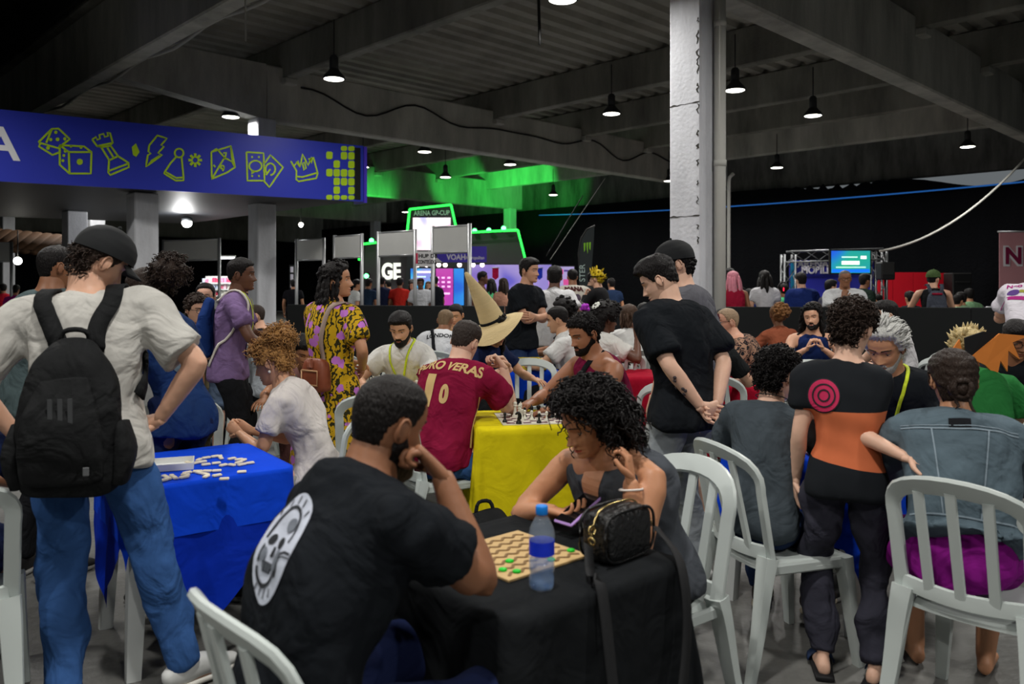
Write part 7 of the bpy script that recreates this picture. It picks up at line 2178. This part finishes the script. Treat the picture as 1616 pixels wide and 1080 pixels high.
# 17, 18 --- two standing watchers
Q = person('young man in a black tee and grey sweatpants, hands clasped behind', (.885, 4.14), 34, H=1.71, lean=5, hunch=12, head=(36, 26, 0), lid=.8, arms=('behind', 'behind'), sk=FAIR, top=('loose', BLKT, .030), bottom=('trousers', cl(132, 138, 142)), shoes=SNK, hair=('undercut', HBLK), q=3, bulk=1.02)
el, wr = Q['elbows'][0], Q['wrists'][0]; ax = unit(wr - el); TAT = mat('tattoo_ink', (70, 62, 64), rough=.6); sdv = unit(np.cross(ax, V(0, 0, 1)))
mb = MB()
for i in range(9):
    c_ = el + ax * (.05 + .014 * i); d_ = unit(sdv * math.cos(i * 1.1) * .6 + V(-.6, .2, .2)); d_ = unit(d_ - np.dot(d_, ax) * ax); c_ = c_ + d_ * (.0445 - .0011 * i); mb.ball(c_, (.010, .010, .0035), 6, 4, np.stack([ax, np.cross(d_, ax), d_], 1))
mb.obj('forearm_tattoo', TAT, Q['root'])
Q = person('tall young man in a grey tee and black cap watching the chess', (1.05, 4.66), 50, H=1.80, lean=3, hunch=8, head=(34, 14, 0), lid=.8, arms=('hang', 'hang'), sk=FAIR, top=('tee', cl(92, 92, 98), .026), bottom=('shorts', cl(42, 44, 46)), shoes=SNK, hair=('undercap', HBLK), q=2); cap_hat(Q, mat('black_cap_cloth', (22, 24, 26)))

# 19.. --- middle distance
Q = person('man in a black tee and blue jeans standing with crossed arms', (.08, 8.25), -128, H=1.82, head=(6, 2, 0), arms=('cross', 'cross'), sk=(198, 150, 122), top=('tee', BLKT, .026), bottom=('jeans', DJEANS), shoes=BKS, hair=('short', HBLK), q=2)
person('man in a white tee and white trousers standing behind crossed arms', (.44, 9.2), -30, H=1.76, arms=('hang', 'hip'), head=(20, 0, 0), sk=DEEP, top=('tee', cl(196, 196, 198), .03), bottom=('trousers', cl(190, 188, 184)), shoes=SNK, hair=('short', HBLK), q=2)
# straw witch hat
Q = person('person in a navy tee wearing a tall pointed straw hat', (-.34, 6.72), -118, H=1.74, pose='sit', lean=12, hunch=20, head=(-20, 18, 0), arms=('table', dict(w=(.12, .20, -.22), pole=(1, -.2, -.4), d=(-.5, .8, 0), pn=(0, 0, -1), curl=.4)), sk=(190, 144, 112), top=('tee', NAVY, .026), bottom=('trousers', BLKP), shoes=BKS, hair=('longcurly', HBLK), q=2)
STRAW = mat('woven_straw', (206, 184, 138), rough=.8, var=.15, vscale=8, bump=.8, bscale=90, stretch=(.3, .3, 4))
hp = Q['toworld'](Q['hc'])
hr = empty('straw_hat', (hp[0] - .03, hp[1], hp[2] + .055), 0, 'tall pointed straw hat with a black band', 'hat'); hr.rotation_euler = (math.radians(14), math.radians(-24), 0)
mb = MB(); n = 40; a_ = np.arange(n) * 2 * math.pi / n; rings = []
prof = [(.255, -.055), (.20, -.020), (.15, -.004), (.112, .004), (.104, .03), (.088, .14), (.066, .25), (.044, .35), (.026, .43), (.014, .47), (.004, .478)]
for r0, z in prof:
    wob = .035 * np.cos(a_ * 2 + .5) * np.clip((r0 - .12) / .13, 0, 1)
    rings.append(np.stack([r0 * np.cos(a_) + (.05 * max(0, z) ** 2 * -3 if z > .2 else 0), r0 * np.sin(a_), z + wob], 1))
mb.add(np.vstack(rings), grid_faces(n, len(prof), True)); mb.obj('straw_body', STRAW, hr)
mb = MB(); mb.lathe([(.1055, .018), (.1075, .02), (.1045, .042), (.102, .042)], n=40); mb.obj('hat_band', BLKP, hr)
Q = person('man with cropped hair in a white tee with a black shoulder strap', (-.74, 8.22), -8, H=1.74, pose='sit', lean=14, hunch=22, head=(-10, 14, 0), arms=('table', 'table'), sk=BROWN, top=('tee', cl(200, 202, 206), .03), bottom=('trousers', BLKP), shoes=BKS, hair=('buzz', hairm('cropped_bleached', (120, 98, 74))), q=2, bulk=1.05)
up, R_, fw = local_frame(Q); strap(Q, [Q['pts'][4] - R_ * .1 - fw * .06, Q['pts'][3] - R_ * .09 - fw * .14, Q['pts'][2] - R_ * .05 - fw * .15, Q['pts'][1] - R_ * .0 - fw * .14, Q['pts'][0] + R_ * .08 - fw * .13], .035, BLKP, 'crossbody_strap', .006, .004)
print_text(Q, 'LONDON', .066, Q['pts'][3] - fw * .12 - up * .07, R_, up, mat('black_print_ink', (30, 33, 38)), 'shirt_print', bold=.002)
Q = person('man in a tan shirt facing the partition table, hand at his mouth', (-.60, 9.35), 172, H=1.74, pose='sit', lean=10, hunch=16, head=(-8, 14, 0), lid=.8, arms=('chin', 'table'), sk=(206, 156, 124), top=('shirt', cl(170, 140, 100), .024), bottom=('trousers', BLKP), shoes=BKS, hair=('fade', HBLK), q=2)
# white tees behind the tank top
person('player in a white tee with a faded haircut leaning to the game box', (.62, 7.52), 76, H=1.76, pose='sit', lean=10, hunch=14, head=(0, 10, 0), arms=('table', 'table'), sk=(196, 150, 118), top=('tee', cl(202, 202, 200), .03), bottom=('trousers', BLKP), shoes=SNK, hair=('fade', HBLK), q=2)
Q = person('woman with a black afro, white hair flower and raised open hand', (.76, 7.62), -62, H=1.72, pose='sit', male=False, lean=8, hunch=12, head=(-10, 4, 0), arms=('table', dict(w=(.06, .24, .06), pole=(.7, .2, -1), d=(-.1, .1, 1), pn=(-.6, .7, 0), curl=.1, spread=.45, thumb=.0)), sk=DEEP, top=('tee', WHT, .03), bottom=('trousers', BLKP), shoes=SNK, hair=('bigafro', HBLK), q=2, bulk=1.18)
mb = MB(); fc = Q['hc'] + Q['RH'] @ V(.03, -.135, .135)
nd_ = unit(Q['RH'] @ V(.2, -.75, .7)); t1 = unit(np.cross(nd_, V(0, 0, 1))); t2 = np.cross(nd_, t1)
for i in range(9):
    a = i * 2 * math.pi / 9; c_ = fc + (t1 * math.cos(a) + t2 * math.sin(a)) * .028; mb.ball(c_, (.022, .016, .006), 8, 5, np.stack([t1 * math.cos(a) + t2 * math.sin(a), -t1 * math.sin(a) + t2 * math.cos(a), nd_], 1))
mb.obj('hair_flower', mat('white_petal', (212, 214, 206), rough=.7), Q['root'])
person('person with a brown bob in a white tee seen from behind', (1.22, 8.25), 6, H=1.72, pose='sit', male=False, lean=6, hunch=10, arms=('table', 'table'), sk=LIGHT, top=('tee', cl(204, 204, 202), .03), bottom=('trousers', BLKP), shoes=SNK, hair=('bob', HBR), q=2)
person('dark haired player beside the brown bob', (1.48, 8.9), 10, H=1.70, pose='sit', head=(-30, 0, 0), arms=('table', 'table'), sk=LIGHT, top=('tee', BLKT), bottom=('trousers', BLKP), shoes=BKS, hair=('short', HBLK), q=1)
Q = person('player wearing a purple flower wreath behind the afro', (.82, 9.75), 160, H=1.72, pose='sit', male=False, head=(0, 0, 0), arms=('table', 'table'), sk=TAN, top=('tee', BLKT), bottom=('trousers', BLKP), shoes=BKS, hair=('bob', HDK), q=1)
mb = MB(); g = np.random.default_rng(2)
for i in range(34):
    a = i / 34 * 6.283 * 2; mb.ball(Q['hc'] + Q['RH'] @ V(.10 * math.cos(a) + g.normal() * .01, .11 * math.sin(a) - .01, .06 + g.normal() * .018), .030 * g.uniform(.7, 1.2), 6, 5)
mb.obj('flower_wreath', mat('purple_petals', (170, 50, 190), rough=.7, var=.5, vscale=30), Q['root'])
person('black haired player in grey behind the faded haircut', (.66, 8.75), 90, H=1.76, pose='sit', head=(0, 6, 0), arms=('table', 'table'), sk=BROWN, top=('tee', cl(60, 60, 64)), bottom=('trousers', BLKP), shoes=BKS, hair=('afro', HBLK), q=1)
person('player in a white tee bent low behind the game box', (.16, 9.95), 60, H=1.72, pose='sit', lean=45, hunch=30, head=(0, 30, 0), arms=('table', 'table'), sk=TAN, top=('tee', cl(190, 190, 186), .03), bottom=('trousers', BLKP), shoes=SNK, hair=('short', HBLK), q=1, bulk=1.1)
person('player in a white tee at the partition behind the straw hat', (.0, 9.15), -20, H=1.68, pose='sit', lean=20, hunch=24, head=(0, 20, 0), arms=('table', 'table'), sk=TAN, top=('tee', cl(186, 188, 190), .03), bottom=('trousers', BLKP), shoes=SNK, hair=('short', HBLK), q=1)
# crimson table group
person('person with short dark red hair in a black tee and plaid shorts', (1.38, 6.02), -34, H=1.74, pose='sit', lean=8, hunch=14, head=(0, 6, 0), arms=('table', 'table'), sk=LIGHT, top=('tee', cl(28, 30, 31), .028), bottom=('shorts', soft_print('dark_plaid', [(20, 22, 28), (40, 44, 52), (18, 18, 20)], 30)), shoes=BKS, hair=('curly', hairm('hair_dark_red', (74, 18, 32))), q=2)
Q = person('woman with a black ponytail and lanyard in a white tee', (1.98, 7.85), -150, H=1.66, pose='sit', male=False, head=(-30, 4, 0), arms=('table', 'table'), sk=(206, 160, 128), top=('tee', WHT, .024), bottom=('trousers', BLKP), shoes=SNK, hair=('pony', HBLK), q=2); lanyard(Q, False)
Q = person('bald stout man in a patterned shirt and black glasses facing sideways', (2.10, 7.05), 84, H=1.80, pose='sit', lean=12, hunch=16, head=(10, 4, 0), arms=('table', 'table'), sk=(206, 156, 132), top=('shirt', soft_print('dark_geometric', [(24, 24, 28), (30, 30, 34), (150, 116, 96), (26, 26, 30), (128, 92, 78)], 14), .03), bottom=('trousers', BLKP), shoes=BKS, hair=('buzz', hairm('buzz_light', (150, 128, 104))), q=2, bulk=1.25); glasses(Q, BLACK, r=.023)
person('person with golden brown curls and a rust top by the partition', (2.98, 8.95), 20, H=1.68, pose='sit', male=False, head=(-20, 4, 0), arms=('table', 'table'), sk=BROWN, top=('tee', cl(150, 84, 60), .02), bottom=('trousers', BLKP), shoes=BKS, hair=('puff', hairm('hair_golden_brown', (128, 88, 52))), q=2)
Q = person('laughing man with long curly black hair and a navy tank top', (2.98, 8.05), 164, H=1.74, pose='sit', lean=6, hunch=10, head=(-14, 2, 6), arms=('clasp', 'clasp'), sk=(206, 158, 130), top=('tank', cl(28, 44, 92), .014), bottom=('trousers', BLKP), shoes=BKS, hair=('longcurly', HBLK), q=2); beard(Q, HBLK, .005)
mb = MB(); patch(mb, Q['RH'], Q['hc'], Q['hk'], (-.019, .019), lambda x: (.186 + abs(x) * .6, .206 + abs(x) * .3), .0030, nx=9, nt=4); mb.obj('teeth', mat('teeth', (225, 220, 212), rough=.3, var=0), Q['root'])
person('dark haired player behind the curly boy', (3.62, 9.55), 30, H=1.70, pose='sit', arms=('table', 'table'), sk=TAN, top=('tee', BLKT), bottom=('trousers', BLKP), shoes=BKS, hair=('short', HDK), q=1)
Q = person('man with black hair, beard and glasses in a white tee with lanyard', (3.42, 7.15), 78, H=1.84, pose='sit', lean=4, hunch=10, head=(4, 6, 0), arms=('table', 'table'), sk=FAIR, top=('tee', cl(196, 194, 196), .03), bottom=('trousers', BLKP), shoes=BKS, hair=('short', HBLK), q=2); beard(Q, HBLK, .007); glasses(Q, BLACK); lanyard(Q, False)
person('player in a slate tee half hidden behind the white-haired man', (3.78, 7.75), 70, H=1.74, pose='sit', lean=16, hunch=18, head=(0, 14, 0), arms=('table', 'table'), sk=LIGHT, top=('tee', cl(96, 104, 110), .03), bottom=('trousers', BLKP), shoes=BKS, hair=('short', HDK), q=1)
person('bald dark skinned player seated just before the partition', (4.28, 9.4), 20, H=1.72, pose='sit', lean=4, hunch=8, arms=('table', 'table'), sk=DEEP, top=('tee', BLKT), bottom=('trousers', BLKP), shoes=BKS, hair=('bald', None), q=1)
# right edge
Q = person('costumed player in a green vest and orange spiked headpiece', (2.56, 4.42), -12, H=1.70, pose='sit', lean=14, hunch=20, head=(-14, 14, 0), arms=('table', dict(w=(-.12, .14, -.16), pole=(.8, .1, -1), d=(-1, .3, .2), pn=(0, -1, 0), curl=.3)), sk=LIGHT, top=('tee', cl(40, 108, 54), .036), bottom=('trousers', BLKP), shoes=BKS, hair=('spiky', hairm('hair_straw', (196, 176, 128))), q=3)
ORG = mat('orange_foam', (206, 122, 52), rough=.85, var=.08, vscale=10); BLF = mat('black_foam', (20, 20, 22), rough=.85)
hw = Q['toworld'](Q['hc']); hp_ = empty('foam_headpiece', (hw[0] + .01, hw[1] - .02, hw[2] + .0), 0, 'orange and black foam headpiece with jagged points', 'headpiece')
def foam(nm, pts, y0, y1, m):
    n = len(pts); mb = MB(); P_ = [(x, y0 - .03 * math.cos(x * 6), z) for x, z in pts] + [(x, y1 - .03 * math.cos(x * 6), z) for x, z in pts]
    mb.add(P_, [tuple(range(n)), tuple(range(2 * n - 1, n - 1, -1))] + [(i, n + i, n + (i + 1) % n, (i + 1) % n) for i in range(n)]); return mb.obj(nm, m, hp_, False)
foam('orange_crest', [(-.10, -.02), (.06, .115), (.235, .10), (.135, .065), (.18, -.03), (.11, .02), (.105, -.095), (.065, -.035), (.045, -.125), (-.02, -.06)], -.150, -.138, ORG)
foam('orange_side', [(-.14, .08), (-.12, -.02), (-.22, -.07), (-.19, .0)], -.120, -.108, ORG)
foam('black_crest', [(-.12, .09), (-.02, .125), (.07, .115), (-.09, -.02), (-.115, -.005)], -.134, -.122, BLF)
Q = person('man in glasses with short black hair in black behind the headpiece', (3.34, 5.55), 172, H=1.74, pose='sit', lean=12, hunch=18, head=(0, 20, 0), lid=.8, arms=('table', 'table'), sk=BROWN, top=('tee', BLKT, .03), bottom=('trousers', BLKP), shoes=BKS, hair=('short', HBLK), q=2); glasses(Q, BLACK)
Q = person('stout person in a white tee with a colourful back print before the pink banner', (4.50, 7.0), -30, H=1.86, lean=20, hunch=22, side=14, head=(0, 10, 0), arms=('fwd', 'fwd'), sk=LIGHT, top=('tee', cl(200, 196, 204), .03), bottom=('trousers', BLKP), shoes=SNK, hair=('short', HBLK), q=2, bulk=1.3)
up, R_, fw = local_frame(Q); b0 = Q['pts'][3] - fw * .15 - R_ * .12
print_text(Q, 'Neo Power', .062, b0 - up * .04, R_, up, mat('magenta_print', (150, 24, 110), rough=.7, var=0), 'shirt_print', bold=.002)
for ee in (ell(-.09, -.10, .045, .035, 18), ell(.10, -.12, .05, .04, 18)): decal(Q, flat_poly([ee]), b0, R_, up, mat('violet_print', (80, 52, 120), rough=.7), 'shirt_print', .004)
decal(Q, flat_poly([[(-.05, -.075), (.06, -.08), (.06, -.11), (-.05, -.105)]]), b0, R_, up, mat('olive_print', (140, 140, 50), rough=.7), 'shirt_print', .0045)
decal(Q, flat_poly([[(-.15, -.14), (.14, -.16), (.12, -.20), (-.13, -.18)]]), b0, R_, up, mat('magenta_print', (150, 24, 110)), 'shirt_print', .005)

# ------------------------------------------------------------------ standing crowd behind the partition
def far(label, px, py, s, yaw, top, bottom=BLKP, hair=('short', HBLK), sk=TAN, male=True, arms=('hang', 'hang'), tk='tee', head=(0, 0, 0), H=None, bulk=1.0):
    p = at(px, s)
    return person(label, p, yaw, H=H or CAMZ + (HOR - py) / s - .02, male=male, head=head, arms=arms, sk=sk, top=(tk, top), bottom=('trousers', bottom), shoes=BKS, hair=hair, q=1, bulk=bulk, group=None)
far('man in a red tee behind the booth posts', 630, 437, 66, 0, cl(176, 42, 34), sk=BROWN)
far('man in a loose white tee facing us before the cyan screen', 665, 438, 68, 175, cl(198, 200, 206), sk=DEEP, tk='loose', bulk=1.05)
far('man in a navy tee behind the white booth post', 602, 435, 66, 10, cl(28, 34, 60), sk=BROWN)
far('man in dark blue with a pink strap beside the arena wing', 578, 438, 68, -20, cl(30, 46, 66), sk=BROWN)
far('person in a white tee beside the green lit arena wing', 556, 440, 70, -60, cl(190, 192, 190), sk=TAN)
far('tall man in black beside the magenta panel', 691, 434, 66, 60, cl(22, 24, 30), sk=BROWN, bulk=1.1)
far('woman with wavy hair facing us beside the white tee man', 652, 443, 64, 180, cl(40, 40, 46), hair=('long', HDK), male=False, sk=LIGHT)
far('woman with brown hair looking over the white tee man', 677, 443, 62, 180, cl(44, 40, 44), hair=('long', HBR), male=False, sk=LIGHT)
far('person in a dark tee beside the red tee', 645, 440, 62, -40, cl(50, 56, 58), sk=TAN)
far('person with a green glow behind the navy tee', 615, 441, 58, 30, cl(36, 60, 40), sk=TAN)
far('man in a brown vest turning sideways by the lit booth', 752, 426, 84, -80, cl(92, 62, 50), sk=DEEP, hair=('fade', HBLK))
far('woman with long black hair in a mint green top', 776, 438, 78, 10, cl(84, 176, 120), hair=('long', HBLK), male=False, sk=TAN)
far('woman with long brown hair in a tan top', 797, 437, 80, 20, cl(176, 130, 110), hair=('long', HDK), male=False, sk=LIGHT)
Q = far('man in a cream tee with a dark back print', 905, 422, 100, 4, cl(196, 192, 182), sk=BROWN, hair=('fade', HBLK), tk='loose', bulk=1.05)
up, R_, fw = local_frame(Q); Q['bvh'] = bvh_of(Q['top_me'])
print_text(Q, 'MANA', .10, Q['pts'][3] - fw * .12 - up * .04, R_, up, mat('dark_red_print', (72, 30, 28), rough=.8), 'back_print', bold=.008)
decal(Q, flat_poly([ell(-.04, -.16, .05, .06, 14), ell(.05, -.15, .055, .06, 14), ell(0, -.23, .06, .03, 14)]), Q['pts'][3] - fw * .12, R_, up, mat('grey_purple_print', (86, 74, 92), rough=.8, var=.5, vscale=30), 'back_print', .004)
far('bearded man in black beside the feather flag', 926, 427, 84, -100, cl(30, 32, 34), sk=LIGHT, bulk=1.1)
Q = far('person with spiky yellow hair in a black and orange jacket', 952, 424, 106, 60, soft_print('black_jacket', [(24, 24, 26), (26, 26, 28)], 4), hair=('spiky', hairm('hair_yellow', (206, 178, 36))), arms=('chin', 'fwd'), sk=LIGHT, tk='long', bottom=cl(214, 62, 40))
mb = MB(); mb.loft([Q['pts'][0] - V(0, 0, .06), Q['pts'][0] + V(0, 0, .05), Q['pts'][1] + V(0, 0, .10)], [(.205, .16), (.20, .155), (.19, .15)], (1, 0, 0), n=18, sub=2, cap=.1); mb.obj('jacket_hem', cl(214, 62, 40), Q['root'])
mb = MB(); mb.tube([Q['hc'] + Q['RH'] @ V(.088 * math.cos(a), .11 * math.sin(a) - .01, .035) for a in np.linspace(0, 6.283, 20)], .012, n=6); mb.obj('headband', BLKP, Q['root'])
far('person in a navy tee before the black curtain', 968, 438, 72, 20, cl(30, 44, 70), sk=TAN)
far('woman with long pink hair in a red vest', 1161, 425, 104, 6, cl(140, 24, 48), hair=('longpink', hairm('hair_pink', (214, 134, 150))), male=False, sk=BROWN, tk='sleeveless', bottom=cl(190, 180, 180))
far('dark haired man partly behind the drain pipe', 1150, 421, 98, -20, cl(30, 30, 32), sk=BROWN)
far('woman with long straight black hair in a white top', 1208, 424, 96, -10, cl(186, 186, 190), hair=('longpink', HBLK), male=False, sk=LIGHT)
Q = far('gamer in a mint hoodie with lit black headphones', 1240, 446, 92, 10, cl(86, 186, 128), sk=TAN, H=1.56)
mb = MB()
for sx in (-1, 1): mb.cyl(Q['hc'] + Q['RH'] @ V(sx * .085, -.015, -.005), Q['hc'] + Q['RH'] @ V(sx * .115, -.015, -.005), .045, n=12)
mb.tube([Q['hc'] + Q['RH'] @ V(.1 * math.cos(a), -.015, .02 + .12 * math.sin(a)) for a in np.linspace(0, math.pi, 12)], .014, n=6); ho = mb.obj('headphones', BLACK, Q['root'])
mb = MB(); mb.box(Q['hc'] + Q['RH'] @ V(-.05, -.125, .02), (.012, .012, .06), Q['RH']); mb.obj('headphone_light', glow('red_led', (255, 30, 60), 3), ho, False)
far('man in a navy blazer before the violet booth', 1269, 428, 98, 8, cl(28, 44, 100), sk=LIGHT, tk='jacket', bulk=1.1)
far('young man with black hair in profile beside the white tee', 1302, 441, 100, -80, cl(70, 70, 84), sk=LIGHT, H=1.62)
Q = far('grey haired man in a white tee with hand at his mouth', 1331, 423, 116, 168, cl(196, 198, 200), sk=BROWN, hair=('buzz', hairm('hair_grey', (104, 100, 98))), arms=('hang', 'chin'), tk='loose', bulk=1.1); glasses(Q, BLACK)
far('man in a dark shirt with a yellow lanyard before the violet booth', 1357, 430, 92, -70, cl(28, 40, 34), sk=BROWN)
Q = far('man in a green cap and black tank with a grey backpack', 1474, 424, 106, -16, cl(24, 25, 27), sk=LIGHT, tk='sleeveless', arms=('lap', 'lap'), head=(-40, 6, 0)); cap_hat(Q, cl(72, 92, 56))
up, R_, fw = local_frame(Q)
bp = Q['toworld'](Q['pts'][2] - fw * .19 - up * .06)
br = empty('grey_backpack', tuple(bp), -16, 'slate grey backpack with a dark red top on the black tank', 'bag')
SLT = cl(62, 66, 76); mb = MB(); mb.loft([(0, 0, -.20), (0, -.02, -.05), (0, 0, .12), (0, .03, .20)], [(.13, .07), (.14, .085), (.12, .07), (.07, .04)], (1, 0, 0), n=16, sub=3, cap=.3, pw=2.6); mb.obj('pack_body', SLT, br)
mb = MB(); mb.box((0, -.03, .17), (.14, .09, .03), bev=.01); mb.obj('red_top', cl(130, 26, 48), br)
mb = MB(); mb.loft([(0, -.085, -.17), (0, -.10, -.08), (0, -.085, .0)], [(.10, .03), (.105, .035), (.09, .025)], (1, 0, 0), n=14, sub=2, cap=.3); mb.obj('front_pocket', SLT, br)
for sx in (-1, 1):
    mb = MB(); mb.ribbon([(sx * .07, .03, .17), (sx * .085, .06, .25), (sx * .095, .12, .31), (sx * .1, .22, .29)], [unit(V(0, -.7, .7))] * 2 + [(0, -.2, 1), (0, .3, .9)], .05, .008); mb.obj('strap', SLT, br)
for lab, px, py, s, yaw, c_, hh in (('dark haired visitor behind the bearded man in glasses', 1440, 462, 96, 0, (40, 40, 44), 1.42), ('visitor with cropped hair beside the grey backpack', 1508, 470, 92, -60, (150, 120, 104), 1.36), ('dark haired visitor near the crowd barrier', 1534, 458, 88, 0, (120, 160, 120), 1.46), ('visitor in pale green near the barrier and the case', 1524, 464, 92, 20, (140, 176, 140), 1.40), ('visitor by the bright screen beside the speaker', 1392, 468, 90, 40, (60, 60, 70), 1.36), ('short visitor with dark hair below the long black hair', 1185, 458, 92, 0, (30, 50, 110), 1.46)):
    far(lab, px, py, s, yaw, cl(*c_), H=hh)
for lab, px, py, s, yaw, c_, hair_ in (('visitor in a black cap browsing the bright stall', 377, 443, 66, -20, (30, 30, 32), ('short', HBLK)), ('visitor in black beside the bright stall', 392, 448, 64, 20, (26, 26, 30), ('short', HDK)), ('visitor in magenta under the tiled kiosk', 22, 449, 70, 10, (190, 40, 150), ('short', HBLK)), ('visitor in red under the tiled kiosk', 6, 447, 64, 40, (190, 30, 50), ('short', HBLK)), ('visitor in black behind the dress woman by the column', 462, 440, 62, 0, (24, 24, 28), ('short', HBLK)), ('visitor in a pale tee behind the frizzy ponytail', 246, 448, 60, 20, (150, 150, 150), ('short', HDK))):
    far(lab, px, py, s, yaw, cl(*c_), hair=hair_)

# every seated player has a chair
CHAIRS = [o for o in COL.objects if o.name.startswith('plastic_chair')]
for (x, y), yaw, lab in [(tuple(l_[:2]), yw, lb_) for l_, yw, lb_ in SITTERS]:
    if any(math.hypot(o.location.x - x, o.location.y - y) < .36 for o in CHAIRS): continue
    wds = lab.split()[:10]
    while wds[-1] in ('a', 'an', 'the', 'and', 'in', 'with', 'by', 'of', 'his', 'her', 'at', 'to', 'just', 'before', 'behind', 'near', 'beside'): wds.pop()
    f_ = V(-math.sin(math.radians(yaw)), math.cos(math.radians(yaw)), 0)
    CHAIRS.append(chair(x + f_[0] * .03, y + f_[1] * .03, yaw, 'white plastic chair under the ' + ' '.join(wds).rstrip(',')))
# ------------------------------------------------------------------ tidy up
bpy.data.objects.remove(_tmp)
bpy.data.scenes.remove(RSC)
